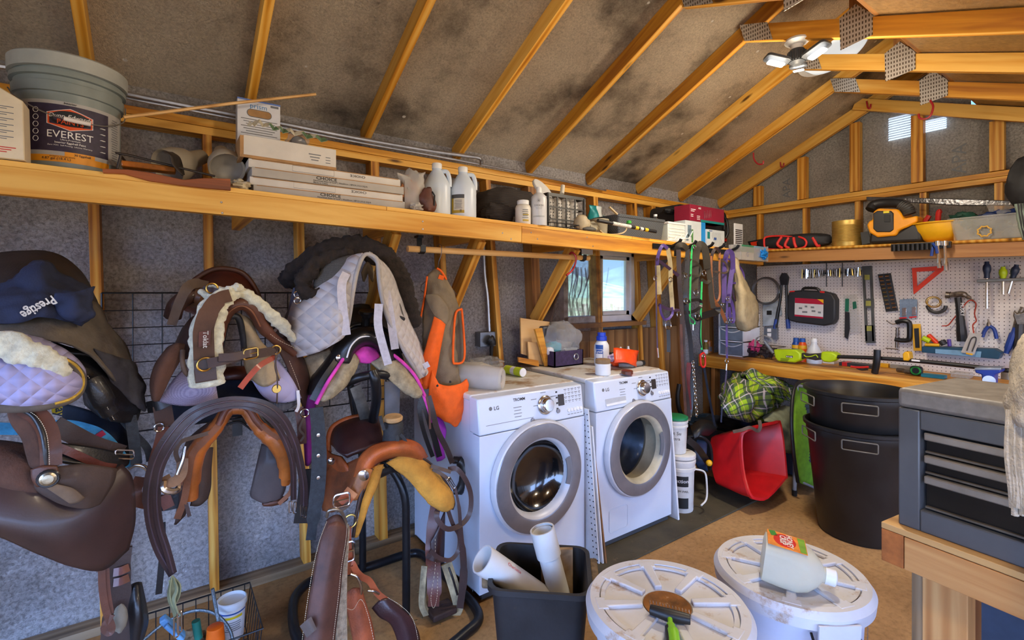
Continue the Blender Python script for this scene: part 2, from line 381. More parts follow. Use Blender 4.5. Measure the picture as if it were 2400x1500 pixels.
def gstud(px,top,w=.075):
 a=ox(px,300,XR+.045).y
 return struct(beam('gable_stud',(XR+.045,a,TPZ+.045),(XR+.045,a,top),w,.06,PINE,up=X))
for px in(1778,1882,2006,2152,2338,2560):
 y=ox(px,300,XR+.045).y;gstud(px,(rz(y)if y>1.5 else tieZ(y)-.03))
for px in(1782,1890,2013,2166,2342):
 y=ox(px,520,XR+.045).y;struct(beam('gable_stud',(XR+.045,y,.04),(XR+.045,y,TPZ-.04),.042,.06,PINE,up=X))
struct(beam('sole_plate',(XR+.045,-3.2,.019),(XR+.045,2.7,.019),.089,.038,PINEW))
for k in range(9):
 x=2.66+.145*k;struct(beam('wall_plank',(x,YF+.03,.04),(x,YF+.03,WZ0-.07),.14,.018,PLANK,up=Y))
w1=thing('window_1',None,None,((WX0+WX1)/2,YS,WZ0));w1['kind']='structure'
VIN=M('white_vinyl',(224,226,230),.4,0,.04,bump=.02)
b=B()
for(x0,x1,z0,z1)in((WX0,WX0+.045,WZ0,WZ1),(WX1-.045,WX1,WZ0,WZ1),(WX0,WX1,WZ0,WZ0+.05),(WX0,WX1,WZ1-.04,WZ1)):b.bx(x0,x1,2.78,2.86,z0,z1)
b.done('window_frame',VIN,w1,bev=.003)
b=B();xm=(WX0+WX1)/2
for(x0,x1,z0,z1)in((xm,xm+.04,WZ0+.05,WZ1-.04),(WX1-.085,WX1-.045,WZ0+.05,WZ1-.04),(xm,WX1-.045,WZ0+.05,WZ0+.085),(xm,WX1-.045,WZ1-.07,WZ1-.04)):b.bx(x0,x1,2.80,2.83,z0,z1)
b.done('window_sash',VIN,w1,bev=.003)
GLS=M('window_glass',(240,248,255),.02,0,0,bump=0,trans=1.,alpha=.25)
b=B();b.bx(WX0+.045,WX1-.045,2.812,2.816,WZ0+.05,WZ1-.04);b.done('window_pane',GLS,w1,smooth=False)
beam('window_sill',(WX0-.05,YF-.0,WZ0-.02),(WX1+.06,YF-.0,WZ0-.02),.1,.035,PINED,parent=w1)
struct(beam('window_header',(WX0-.08,YF+.045,WZ1+.09),(WX1+.08,YF+.045,WZ1+.09),.089,.14,PINED))
GRD=M('dry_grass_ground',(138,140,92),.9,0,.3,.6,bump=0)
b=B();b.bx(-80,120,2.95,160,-.6,-.5);struct(b.done('ground_field',GRD,smooth=False))
b=B();b.bx(-80,120,-80,-3.2,-.12,-.02);b.bx(-80,-2.6,-3.2,2.95,-.12,-.02);b.bx(4.9,120,-3.2,2.95,-.12,-.02);struct(b.done('ground_yard',M('pale_dirt_yard',(170,150,120),.9,0,.2,.4,bump=0),smooth=False))
b=B();g=[]
for j in range(2):
 g.append([V((-20+4*i,120+60*j,(-1+8+5*sin(i*.33)+4*noise.noise(V((i*.21,3,0))))if j else-1))for i in range(50)])
b.grid(g);struct(b.done('hills',M('green_hills',(122,138,100),.9,0,.3,.15,bump=0)))
fn=thing('pasture_fence','wooden rail fence standing in the field outside the window','fence',(14,14,-.5))
pts=[(11.5+1.25*i,13.5-.28*i)for i in range(9)]
for x,y in pts:beam('post',(x,y,-.5),(x,y,1.05),.13,.13,PINEW,up=Y,parent=fn)
for h in(.0,.42,.85):beam('rail',(11.2,13.55,h),(21.8,11.2,h),.05,.13,PINEW,parent=fn)
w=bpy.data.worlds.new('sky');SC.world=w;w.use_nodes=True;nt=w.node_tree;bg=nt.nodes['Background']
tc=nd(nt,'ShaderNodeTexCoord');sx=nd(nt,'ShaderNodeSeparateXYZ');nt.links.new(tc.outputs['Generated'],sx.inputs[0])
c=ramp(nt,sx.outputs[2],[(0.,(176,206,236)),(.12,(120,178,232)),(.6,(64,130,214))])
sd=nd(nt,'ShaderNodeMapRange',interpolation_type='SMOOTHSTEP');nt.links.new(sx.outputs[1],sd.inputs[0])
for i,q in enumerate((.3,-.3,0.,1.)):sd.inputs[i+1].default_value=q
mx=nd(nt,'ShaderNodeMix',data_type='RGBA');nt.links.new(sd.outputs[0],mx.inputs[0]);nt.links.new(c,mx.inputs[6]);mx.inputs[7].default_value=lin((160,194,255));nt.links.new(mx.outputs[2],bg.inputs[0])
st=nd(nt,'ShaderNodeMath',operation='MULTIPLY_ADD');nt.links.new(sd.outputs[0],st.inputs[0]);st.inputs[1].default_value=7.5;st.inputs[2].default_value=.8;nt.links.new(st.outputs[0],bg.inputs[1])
su=bpy.data.lights.new('sun','SUN');su.energy=3.5;su.angle=.01;su.color=(1,.95,.86);so_=bpy.data.objects.new('sun',su);COL.objects.link(so_);so_.rotation_euler=(radians(25),radians(-25),0)
def lamp(p,e,r,col=(1,.82,.58)):
 l=bpy.data.lights.new('lamp','POINT');l.energy=e;l.shadow_soft_size=r;l.color=col;o=bpy.data.objects.new('lamp',l);COL.objects.link(o);o.location=p
LAMP_E=1.7
SC.view_settings.view_transform='Standard';SC.view_settings.look='None';SC.view_settings.gamma=1;SC.view_settings.use_curve_mapping=False;SC.view_settings.exposure=.7
SC.cycles.max_bounces=7;SC.cycles.transparent_max_bounces=12;SC.cycles.caustics_reflective=False;SC.cycles.caustics_refractive=False;SC.cycles.use_denoising=True;SC.cycles.sample_clamp_indirect=6
LEDM=M('lit_led_panel',(255,250,240),.5,0,0,bump=0,emit=6.)
GREYP=M('grey_lamp_housing',(74,78,84),.45,.3,.1,bump=.05)
def led_lamp(c,label,seen=False):
 """three-panel lamp in a round white holder"""
 t=thing('ceiling_lamp',label,'lamp',c)
 x,y,z=c
 b=B();b.lathe([(.0,0),(.055,0),(.06,-.012),(.05,-.022),(.03,-.03),(.028,-.055),(.0,-.055)],c,24);b.done('lamp_holder',WHITE,t)
 b=B();b.lathe([(.0,-.052),(.035,-.055),(.04,-.07),(.036,-.12),(.02,-.135),(0,-.135)],c,24)
 for i in range(20):
  a=2*pi*i/20;d=V((cos(a),sin(a),0));b.box(V(c)+d*.041+V((0,0,-.092)),(.012,.003,.05),d,d.cross(Z),Z)
 b.done('heat_sink',GREYP,t)
 for k in range(3):
  a=YAWP+2*pi*k/3;d=V((cos(a),sin(a),0));s=d.cross(Z);tilt=(d+Z*.28).normalized();n=s.cross(tilt)
  q=V(c)+d*.105+V((0,0,-.108));b=B();b.prism(rrect(.125,.085,.02),q,tilt,s,n*.014);pn=b.done('lamp_panel',GREYP,t,bev=.002)
  if n.z>0:n=-n
  b=B();b.prism(rrect(.085,.05,.012),q+n*(.003 if n.z<0 else 0)+n*.012,tilt,s,n*.003);b.done('led_strip',LEDM,pn,smooth=False)
 if seen:
  lamp((x,y,z-.42),9*LAMP_E,.08)
  l=bpy.data.lights.new('lamp','AREA');l.energy=9*LAMP_E;l.size=.2;l.color=(1,.9,.75);o=bpy.data.objects.new('lamp',l);COL.objects.link(o);o.location=(x,y,z-.17)
 else:lamp((x,y,z-.2),16*LAMP_E,.09)
YAWP=.35
c=ox(1868,88,2.745);led_lamp((2.745,c.y,tieZ(c.y)-.045),'white and black three panel garage lamp under the sloping truss board',True)
led_lamp((.951,.2,tieZ(.2)-.045),'three panel garage lamp added unseen to brighten the middle of the room')  # added lamp out of view, only there to raise the room light
led_lamp((2.745,-1.0,tieZ(-1.0)-.045),'three panel garage lamp added unseen near the low eave for more light')  # second added lamp, also out of view, as extra fill light
def SB(x):return 1.788-.0150*x
def SH(x):return SB(x)+.089+.019
YSH=2.14
t=thing('wall_shelf','long pine plank shelf running along the foil wall on diagonal braces','shelf',(1.2,2.45,SB(1.2)))
xj=oy(1223,550,YSH).x
beam('front_board',(-2.3,YSH+.019,SB(-2.3)+.0445),(xj-.001,YSH+.019,SB(xj)+.0445),.038,.089,PINE2,parent=t)
beam('front_board',(xj+.001,YSH+.019,SB(xj)+.0435),(4.19,YSH+.019,SB(4.19)+.0445),.038,.089,PINE2,parent=t)
for x0,x1 in((-2.3,.82),(.822,2.5),(2.502,4.75)):
 beam('deck_board',(x0,2.44,SB((x0+x1)/2)+.0985-.0075*0),(x1,2.44,SB((x0+x1)/2)+.0985),.60,.0185,PINE2,parent=t)if False else beam('deck_board',(x0,2.44,SB(x0)+.0985),(x1,2.44,SB(x1)+.0985),.60,.0185,PINE2,parent=t)
for x in(.28,.93,1.43,2.15,3.25):
 beam('support_arm',(x,2.18,SB(x)+.05),(x,2.745,SB(x)+.05),.038,.075,PINE,parent=t)
 if x>.5:beam('brace',(x,2.32,SB(x)+.03),(x,2.73,SB(x)-.47),.05,.088,PINE,up=V((0,.6,.6)),parent=t)
b=B()
for px,py in((519,474),(521,499),(991,519),(991,537),(1178,546),(1198,560),(1245,545),(1376,556),(1390,577),(1260,560)):
 p=oy(px,py,YSH);b.lathe([(0,0),(.0045,0),(.003,.002),(0,.002)],p,8,az=-Y)
b.done('screw_heads',STEEL,t)
DOWEL=wood('hanging_dowel',(176,128,70),(206,160,98),(222,182,124),knots=False)
t=thing('closet_rod','round wooden hanging rod held by black brackets under the long shelf','rod',(1.6,2.3,1.7))
pa,pb=oy(955,583,2.3),oy(1380,605,2.3)
b=B();b.tube([(0,0,-(pb-pa).length/2),(0,0,0),(0,0,(pb-pa).length/2)],.0165,16)
b=B();b.tube([pa,(pa+pb)/2,pb],.0165,16);b.done('dowel',DOWEL,t)
for q in(pa.lerp(pb,.06),pa.lerp(pb,.955)):
 b=B();b.strap([q+V((0,-.024,.02)),q+V((0,-.022,-.012)),q+V((0,0,-.022)),q+V((0,.022,-.012)),q+V((0,.024,.05)),q+V((0,.03,.075))],.028,.004,X);b.box(q+V((0,.03,.068)),(.03,.05,.012));b.done('bracket',BLACKM,t)
def SR(y):return 1.806+.0245*y
t=thing('tool_shelf','dark stained shelf with rounded front edge above the pegboard','shelf',(4.45,1.,1.72))
b=B();prof=[(0,0)]+[(-.01*sin(pi*i/6)-.0,.02*i/6)for i in range(7)][1:-1]+[(0,.02),(.56,.02),(.56,0)]
ya,yb=-1.6,2.135
b.loft([[V((4.205+p[0],yy,SR(yy)-.02+p[1]))for p in prof]for yy in(ya,yb)]);b.done('deck_board',PINE2,t)
beam('front_board',(4.235,ya,SR(ya)-.066),(4.235,yb,SR(yb)-.066),.036,.089,PINED,parent=t)
beam('back_ledger',(4.655,ya,SR(ya)-.04),(4.655,yb,SR(yb)-.04),.03,.036,PINED,parent=t)
m,nt,bs=newmat('white_pegboard');L=nt.links.new;tc=nd(nt,'ShaderNodeTexCoord')
mp=nd(nt,'ShaderNodeMapping');mp.inputs['Scale'].default_value=(0,39.37,39.37);L(tc.outputs['Object'],mp.inputs[0])
fr=nd(nt,'ShaderNodeVectorMath',operation='FRACTION');L(mp.outputs[0],fr.inputs[0])
sb=nd(nt,'ShaderNodeVectorMath',operation='DISTANCE');L(fr.outputs[0],sb.inputs[0]);sb.inputs[1].default_value=(0,.5,.5)
n=nd(nt,'ShaderNodeTexNoise',Scale=2.2,Detail=5.0);L(tc.outputs['Object'],n.inputs['Vector'])
c=ramp(nt,n.outputs['Fac'],[(.3,(204,196,190)),(.7,(222,216,212))])
hf=ramp(nt,sb.outputs['Value'],[(.105,(255,255,255)),(.135,(0,0,0))])
mx=nd(nt,'ShaderNodeMix',data_type='RGBA');L(hf,mx.inputs[0]);L(c,mx.inputs[6]);mx.inputs[7].default_value=lin((28,26,26));L(mx.outputs[2],bs.inputs['Base Color']);bs.inputs['Roughness'].default_value=.5
PEG=m
XP=4.673
b=B();b.bx(XP,XP+.006,-1.6,2.45,.895,1.742);b.thing('pegboard',PEG,'white perforated pegboard full of hanging tools above the workbench','pegboard',smooth=False)
XB,ZB=4.15,.893
t=thing('workbench','long pine workbench with plywood top below the white pegboard','workbench',(4.4,1.,0))
beam('front_board',(XB+.019,-1.5,ZB-.064),(XB+.019,2.74,ZB-.064),.038,.089,PINE,parent=t)
for y0,y1 in((-1.5,.9),(.902,2.74)):beam('bench_top',(XB+.259,y0,ZB-.0095),(XB+.259,y1,ZB-.0095),.517,.019,PINE,parent=t)
for y in(2.6,1.05,-.6):
 for x in(XB+.06,XB+.48):beam('leg',(x,y,0),(x,y,ZB-.11 if x<4.3 else ZB-.02),.089,.038,PINED,up=Y,parent=t)
RUB=M('dirty_rubber_mat',(66,60,44),.85,0,.25,3,bump=.4,bscale=120,dirt=((120,100,70),14,.62))
b=B();b.bx(1.7,3.56,1.795,2.72,.0,.012);b.thing('floor_mat',RUB,'dark olive rubber stall mat on the floor under the washer','mat',bev=.003)
APP=M('white_appliance_enamel',(204,214,230),.28,0,.03,2,bump=.015,coat=.3)
APPT=M('dusty_appliance_top',(206,204,200),.5,0,.05,3,bump=.05,dirt=((150,118,78),5,.5))
RINGM=M('grey_door_ring',(134,134,140),.34,.55,.06,bump=.03)
RIMM=M('pale_grey_trim',(196,198,204),.4,.1,.04,bump=.02)
DGLASS=M('dark_door_glass',(12,13,16),.06,0,0,bump=0,coat=1.)
DUSTY=M('dusty_cream_gasket',(178,168,142),.7,0,.15,6,bump=.1)
DRUM=M('perforated_steel_drum',(120,128,138),.3,.9,.15,bump=.05)
CGLASS=M('clear_door_glass',(225,232,240),.05,0,0,bump=0,trans=1.,alpha=.3,coat=.5)
SEAM=M('dark_seam',(60,62,66),.7,0,0,bump=0)
def machine(x0,label,washer):
 x1,yf,yb,zt=x0+.686,1.965,2.712,.985;xc=(x0+x1)/2
 t=thing('washing_machine' if washer else 'clothes_dryer',label,'washing machine' if washer else 'dryer',(xc,(yf+yb)/2,.012))
 yb2=yf+.02
 b=B();ya_=yb2+.05;b.bx(x0+.004,x0+.014,ya_,yb,.03,zt-.03);b.bx(x1-.014,x1-.004,ya_,yb,.03,zt-.03);b.bx(x0+.004,x1-.004,yb-.01,yb,.03,zt-.03);b.bx(x0+.004,x1-.004,ya_,yb,.03,.04);b.done('cabinet',APP,t,bev=.003)
 zc,R=.545,.268;b=B()
 n=48;hole=[(xc+R*cos(2*pi*i/n),zc+R*sin(2*pi*i/n))for i in range(n)]
 def edge(a):
  c_,s_=cos(a),sin(a);k=1e9
  for hx,lim in((c_,x1-xc),(-c_,xc-x0)):
   if hx>1e-9:k=min(k,lim/hx)
  for hz,lim in((s_,.80-zc),(-s_,zc-.045)):
   if hz>1e-9:k=min(k,lim/hz)
  return(xc+k*c_,zc+k*s_)
 angs=sorted(set([2*pi*i/n for i in range(n)]+[atan2(z-zc,x-xc)%(2*pi)for x in(x0,x1)for z in(.045,.80)]))
 hole=[(xc+R*cos(a),zc+R*sin(a))for a in angs];outer=[edge(a)for a in angs]
 loops=[[V((p[0],yy,p[1]))for p in poly]for poly,yy in((hole,yb2+.05),(hole,yf),(outer,yf),(outer,yb2+.05))]
 b.loft(loops,cap=False);b.done('front_panel',APP,t,bev=.01)
 b=B();b.bx(x0+.02,x1-.02,yf+.012,yf+.06,.014,.046);b.done('kick_plate',SEAM,t,smooth=False)
 ya=yf+.022
 b=B();b.hexa([V((x0,yf,.803)),V((x1,yf,.803)),V((x1,yf+.1,.803)),V((x0,yf+.1,.803))],[V((x0,ya,zt-.012)),V((x1,ya,zt-.012)),V((x1,yf+.1,zt-.004)),V((x0,yf+.1,zt-.004))]);pn=b.done('control_panel',APP,t,bev=.008)
 b=B();b.bx(x0-.002,x1+.002,yf+.085,yb,zt-.03,zt);b.done('top_cover',APPT,t,bev=.01)
 ux=X;uz=V((0,.022,.17)).normalized();un=ux.cross(uz)
 def cp(fx,fz):return V((x0+fx*.686,yf+.022*fz,.803+.17*fz))
 b=B();b.lathe([(0,0),(.048,0),(.05,.006),(.046,.01),(.04,.012),(.036,.034),(.03,.04),(0,.041)],cp(.60,.55),32,az=un);b.done('dial_knob',CHROME,t)
 b=B();b.prism(rrect(.042,.06,.003),cp(.765,.62),ux,uz,un*.002);dp=b.done('display',M('dark_display',(52,46,44),.25,0,0,bump=0),t)
 b=B()
 for fx,fz in((.47,.16),(.725,.30)):b.lathe([(0,0),(.013,0),(.011,.006),(0,.007)],cp(fx,fz),16,az=un)
 b.done('round_button',RINGM,t)
 for i in range(5):
  b=B();b.lathe([(0,0),(.011,0),(.009,.005),(0,.006)],cp(.835+.033*i,.26),14,az=un);b.done('push_button',WHITE,t)
 b=B()
 for r in range(4):
  for i in range(5):
   q=cp(.815+.037*i,.92-.12*r);b.box(q+un*.0006,(.02-.006*((i+r)%2),.0034,.001),ux,uz,un)
   b.box(q+un*.0006-uz*.008,(.008,.0025,.001),ux,uz,un)
 for i in range(5):b.box(cp(.835+.033*i,.13)+un*.0006,(.016,.003,.001),ux,uz,un)
 for i in range(4):b.box(cp(.34,.62-.09*i)+un*.0006,(.05-.008*(i%2),.0028,.001),ux,uz,un)
 for a,w_ in((-.105,.036),(-.09,.03),(.095,.04),(.085,.036)):
  b.box(cp(.60+a,.55+(.22 if w_>.033 else .02))+un*.0006,(w_,.003,.001),ux,uz,un)
 b.box(cp(.59,.93)+un*.0006,(.035,.003,.001),ux,uz,un)
 b.done('panel_printing',INKG,t,smooth=False,kind='stuff')
 b=B()
 for i in range(4):b.box(cp(.722,.88-.17*i)+un*.0008,(.012,.008,.001),ux,uz,un)
 b.done('indicator_window',INK,t,smooth=False)
 b=B();b.lathe([(0,0),(.0095,0),(.0095,.001),(0,.001)],cp(.105,.70),20,az=un);b.done('brand_badge',INKG,t,label='round grey maker badge')
 lettering(t,'LG',cp(.132,.645),ux,uz,.026,INK,align='LEFT',bold=.012)
 lettering(t,'TROMM',cp(.36,.80),ux,uz,.021,INK,bold=.02)
 if washer:
  b=B();b.prism(rrect(.175,.042,.004),cp(.245,.26),ux,uz,un*.0016);b.done('detergent_drawer',M('detergent_drawer_grey',(176,180,186),.45,0,.05,bump=0),t)  # drawer face in its own pale grey
  b=B();b.prism([(-.085,-.019),(.085,-.019),(.085,-.004),(-.085,-.008)],cp(.245,.26)+un*.0018,ux,uz,un*.004);b.done('drawer_lip',WHITE,t)
  q=V((xc-.16,yf,.155));o2=rrect(.16,.135,.018)
  b=B();b.tube([q+X*p[0]+Z*p[1]-Y*.001 for p in o2],.0018,6,closed=True);b.prism(rrect(.152,.127,.016),q-Y*.002,X,Z,Y*.002);b.done('filter_hatch',APP,t)
 else:
  b=B();b.box(cp(.27,.25)+un*.0005,(.29,.0025,.0012),ux,uz,un);b.done('panel_crease',RINGM,t,smooth=False)
 dc=V((xc,yf-.004,zc));
 b=B();b.lathe([(.262,.0),(.285,.0),(.290,.02),(.284,.036),(.276,.04)],dc,64,az=-Y,ax=X,cap=False);dr=b.done('door',RIMM,t)
 b=B();b.lathe([(.280,.036),(.274,.043),(.212,.050),(.204,.047)],dc,64,az=-Y,ax=X,cap=False);b.done('door_ring',RINGM,dr)
 b=B();b.lathe([(.206,.047),(.196,.040),(.186,.026),(.182,.0)],dc,64,az=-Y,ax=X,cap=False);b.done('door_bezel',RIMM if not washer else DUSTY,dr)
 b=B();b.prism([(.172*cos(a),.172*sin(a))for a in[(-.38+.76*i/10)for i in range(11)]]+[(.203*cos(a),.203*sin(a))for a in[(.38-.76*i/10)for i in range(11)]],dc-Y*.041,X,Z,-Y*.006);b.done('door_grip',M('handle_grey',(120,124,132),.35,.3,.05,bump=0),dr)
 if washer:
  b=B();b.lathe([(.182,.0),(.168,-.08),(.15,-.1),(0,-.105)],dc,48,az=-Y,ax=X,cap=False);b.done('door_glass',CGLASS,dr)
  b=B();b.lathe([(.262,-.02),(.225,-.12),(.24,-.14),(.24,-.40),(0,-.41)],dc,48,az=-Y,ax=X,cap=False);b.done('drum',DRUM,t)
  b=B();b.lathe([(.265,-.002),(.235,-.06),(.205,-.1),(.225,-.13)],dc,48,az=-Y,ax=X,cap=False);b.done('gasket',DUSTY,t)
  b=B()
  for r in range(12):
   for k in range(18):
    a=pi*.62+.055*k+(.03 if r%2 else 0);b.box(dc+V((.237*cos(a),.15+.02*r,.237*sin(a))),(.006,.007,.006),V((cos(a),0,sin(a))),Y)
  b.done('drum_holes',INK,t,smooth=False)
 else:
  b=B();b.lathe([(.184,.006),(.172,-.02),(.13,-.055),(.06,-.07),(0,-.072)],dc,48,az=-Y,ax=X,cap=False);b.done('door_glass',DGLASS,dr)
 for fx in(x0+.06,x1-.06):
  for yy in(yf+.09,yb-.06):
   b=B();b.lathe([(.02,.012 if True else 0),(.02,.034),(.012,.04)],(fx,yy,0.0),12);b.done('foot',BLACKP,t)
 return t
machine(1.212,'white front loading dryer with dark round door glass nearest the saddles',False)
machine(1.99,'white front loading washer with clear door showing its drum',True)
PEGS=M('white_perforated_strip',(206,208,212),.5,0,.06,bump=.03)
b=B();b.hexa([V((1.915,1.87,.012)),V((1.922,1.87,.012)),V((1.922,2.2,.012)),V((1.915,2.2,.012))],[V((1.906,1.945,.84)),V((1.913,1.945,.84)),V((1.913,2.3,.84)),V((1.906,2.3,.84))])
t=thing('pegboard_offcut','narrow offcut of white pegboard stood between dryer and washer','board',(1.915,1.9,.0));b.done('board',PEGS,t,smooth=False)
b=B()
for k in range(26):
 f=(k+.8)/26.8*.84/.9;y=1.87+.075*f/.93+.035;b.lathe([(0,0),(.004,0),(.004,.0012),(0,.0012)],(1.9155-.009*f-.0005,y,.9*f),8,az=-X)
 b.lathe([(0,0),(.004,0),(.004,.0012),(0,.0012)],(1.9155-.009*f-.0005,y-.0254,.9*f),8,az=-X)
b.done('peg_holes',INK,t,smooth=False)
for i,(x,h,y,lab)in enumerate(((1.934,.74,1.86,'thin grey trim strip stood in the gap between dryer and washer'),(1.948,.55,1.85,'brown hardboard strip stood in the gap against the washer'))):
 b=B();b.hexa([V((x,y,.012)),V((x+.009,y,.012)),V((x+.009,y+.3,.012)),V((x,y+.3,.012))],[V((x-.003,y+.08,h)),V((x+.006,y+.08,h)),V((x+.006,y+.4,h)),V((x-.003,y+.4,h))])
 b.thing('board_strip',(PEGS,M('brown_hardboard',(120,84,50),.8,0,.2,bump=.2))[i],lab,'board',smooth=False)
b=B();b.hexa([V((2.70,1.93,.012)),V((2.715,1.93,.012)),V((2.72,2.35,.012)),V((2.705,2.35,.012))],[V((2.688,1.99,.80)),V((2.703,1.99,.80)),V((2.705,2.4,.80)),V((2.69,2.4,.80))])
b.thing('laminate_shelf',M('melamine_white',(220,224,230),.4,0,.04,bump=.02),'white laminate shelf board leaning against the side of the washer','board',smooth=False,bev=.001)
tu=V((-.132,-.991,0));tn=V((-.991,.132,0))
P0=od(2105,915,1.42);TZ=.812
def tp(a,d,z):return V((P0.x,P0.y,0))+tu*a-tn*d+Z*z
TABW=wood('table_fir',(158,104,58),(190,134,78),(212,164,106))
t=thing('tool_table','rough fir table with plywood top carrying the grey tool chest','table',tp(.4,.25,0))
beam('table_top',tp(-.03,.24,TZ-.009),tp(1.0,.24,TZ-.009),.54,.018,PLY,parent=t)
beam('front_apron',tp(.028,-.012,TZ-.066),tp(1.0,-.012,TZ-.066),.038,.092,TABW,parent=t)
beam('side_rail',tp(-.002,-.03,TZ-.066),tp(-.002,.5,TZ-.066),.055,.094,M('rail_end_grain',(150,90,44),.8,0,.25,14,bump=.4,bscale=200),parent=t)
beam('leg',tp(.10,.045,0),tp(.10,.045,TZ-.115),.10,.05,TABW,up=tn,parent=t)
beam('leg',tp(.033,.06,0),tp(.033,.06,TZ-.115),.03,.05,PINEW,up=tn,parent=t)
beam('leg',tp(.95,.045,0),tp(.95,.045,TZ-.115),.09,.05,TABW,up=tn,parent=t)
beam('back_leg',tp(.05,.46,0),tp(.05,.46,TZ-.02),.09,.05,TABW,up=tn,parent=t);beam('back_leg',tp(.95,.46,0),tp(.95,.46,TZ-.02),.09,.05,TABW,up=tn,parent=t)
b=B();b.slab([tp(.165,.06,.02),tp(.94,.06,.02),tp(.94,.06,TZ-.115),tp(.165,.06,TZ-.115)],-tn*.015);b.done('side_panel',M('blue_stained_board',(52,66,88),.8,0,.25,5,bump=.3),t,smooth=False)
CH=M('grey_tool_chest',(88,92,98),.42,.25,.08,5,bump=.03)
CHT=M('dusty_chest_lid',(124,122,120),.5,.2,.14,18,bump=.05)
DRK=M('black_drawer_face',(18,17,18),.3,.2,.3,8,bump=.03)
PULL=M('grey_drawer_pull',(140,136,130),.38,.4,.1,bump=.02)
H0,H1=TZ,TZ+.40;LEN,DEP=.70,.36
t=thing('tool_chest','grey steel tool chest with black drawers standing on the fir table','tool chest',tp(.35,.18,TZ))
def cb(a0,a1,d0,d1,z0,z1,name,mat,par=t,bev=.004):
 b=B();b.hexa([tp(a0,d0,z0),tp(a1,d0,z0),tp(a1,d1,z0),tp(a0,d1,z0)],[tp(a0,d0,z1),tp(a1,d0,z1),tp(a1,d1,z1),tp(a0,d1,z1)]);return b.done(name,mat,par,bev=bev)
cb(0,LEN,.045,DEP,H0,H1-.058,'case',CH)
cb(0,.052,0,.05,H0,H1-.058,'frame_post',CH);cb(LEN-.052,LEN,0,.05,H0,H1-.058,'frame_post',CH)
cb(.052,LEN-.052,0,.05,H0,H0+.062,'bottom_rail',CH);cb(.052,LEN-.052,0,.05,H1-.112,H1-.058,'top_rail',CH)
lid=cb(-.002,LEN+.002,-.003,DEP+.003,H1-.057,H1,'lid',CHT,bev=.012)
zs=[(H1-.178,H1-.116),(H1-.236,H1-.180),(H0+.066,H1-.238)]
for z0,z1 in zs:
 dw=cb(.058,LEN-.058,.022,.06,z0,z1,'drawer',DRK,bev=.002)
 cb(.06,LEN-.06,.002,.03,z1-.024,z1-.002,'drawer_pull',PULL,dw,bev=.004)
 cb(.06,LEN-.06,.012,.03,z0+.001,z0+.007,'drawer_lip',M('worn_lip',(92,86,78),.5,.4,.2,bump=0),dw,bev=.001)
b=B();q=[tp(-.012,.18+.0*i,H0+.12+.2*i/8)for i in range(9)];q[0]=tp(0,.18,H0+.11);q[-1]=tp(0,.18,H0+.33);b.tube(cr(q,2),.009,8);b.done('side_handle',BLACKP,t)
CARDW=M('white_carton',(206,200,190),.75,0,.06,5,bump=.06)
CARDG=M('grey_carton_print',(172,166,156),.75,0,.06,5,bump=.06)
CARDB=M('brown_cardboard',(168,128,84),.85,0,.12,10,bump=.1)
FILMY=M('thin_clear_plastic',(232,232,232),.12,0,0,bump=.9,bscale=22,trans=.5,alpha=.42,coat=.8)
FILMW=M('cloudy_plastic',(226,222,214),.3,0,.06,6,bump=.5,bscale=24,trans=.4,alpha=.72)
def cyl(c,R,a,da,z0,z1,mat,parent,name='label_band',off=.0006,n=24,R1=None):
 """printed band round an upright cylinder: centre angle a, half width da"""
 R1=R if R1 is None else R1
 b=B();b.grid([[V((c[0]+(r+off)*cos(a-da+2*da*i/n),c[1]+(r+off)*sin(a-da+2*da*i/n),z))for i in range(n+1)]for r,z in((R,z0),(R1,z1))]);return b.done(name,mat,parent)
def toang(c):return atan2(-c[1],-c[0])
def lines(b,c,R,a,da,zs,h,off=.0012,rag=.25,seed=1):
 """rows of small unreadable print on a cylinder"""
 rn=random.Random(seed)
 for z in zs:
  k=1-rag*rn.random()
  b.grid([[V((c[0]+(R+off)*cos(a-da*k+2*da*k*i/8),c[1]+(R+off)*sin(a-da*k+2*da*k*i/8),zz))for i in range(9)]for zz in(z,z+h)])
 return b
x1=-.362;x0=x1-.17;y0=2.125;z0=SH(x0);
t=thing('gable_carton','cream gable top carton with printed lines at the far end of the long shelf','carton',((x0+x1)/2,y0+.06,z0))
CREAM=M('cream_carton',(214,200,172),.7,0,.06,6,bump=.05)
b=B();b.prism([(x0,z0),(x1,z0),(x1-.004,z0+.185),(x0+.06,z0+.25),(x0+.0,z0+.25)],(0,y0,0),X,Z,Y*.088);b.done('carton_body',CREAM,t,bev=.003)
b=B()
for i in range(17):b.box((x0+.08,y0-.0006,z0+.16-.0062*i),(.13-.03*((i*7)%3),.001,.0022))
b.done('printing',INKG,t,smooth=False,kind='stuff')
b=B()
for i in range(3):b.box((x0+.09,y0-.0006,z0+.034-.007*i),(.12-.02*i,.001,.0025))
b.done('red_printing',INKR,t,smooth=False,kind='stuff')
c=V((-.284,2.36,SH(-.28)));a=toang(c);ah=a
t=thing('paint_bucket','big grey paint bucket with purple and orange label on the long shelf','bucket',c)
BKT=M('grey_bucket_plastic',(128,138,136),.42,0,.07,6,bump=.04,dirt=((170,170,160),14,.68))
b=B();b.lathe([(.0,0),(.136,0),(.142,.01),(.1425,.255),(.144,.265),(.152,.267),(.153,.30),(.146,.303),(.147,.318),(.158,.32),(.158,.336),(.149,.338),(.149,.352)],c,56,cap=False);b.done('bucket_body',BKT,t)
b=B();b.lathe([(.151,.345),(.163,.346),(.164,.392),(.158,.398),(.15,.394),(.148,.385),(0,.385)],c,56,cap=False);b.done('bucket_lid',M('pale_grey_lid',(164,168,164),.45,0,.08,8,bump=.05),t)
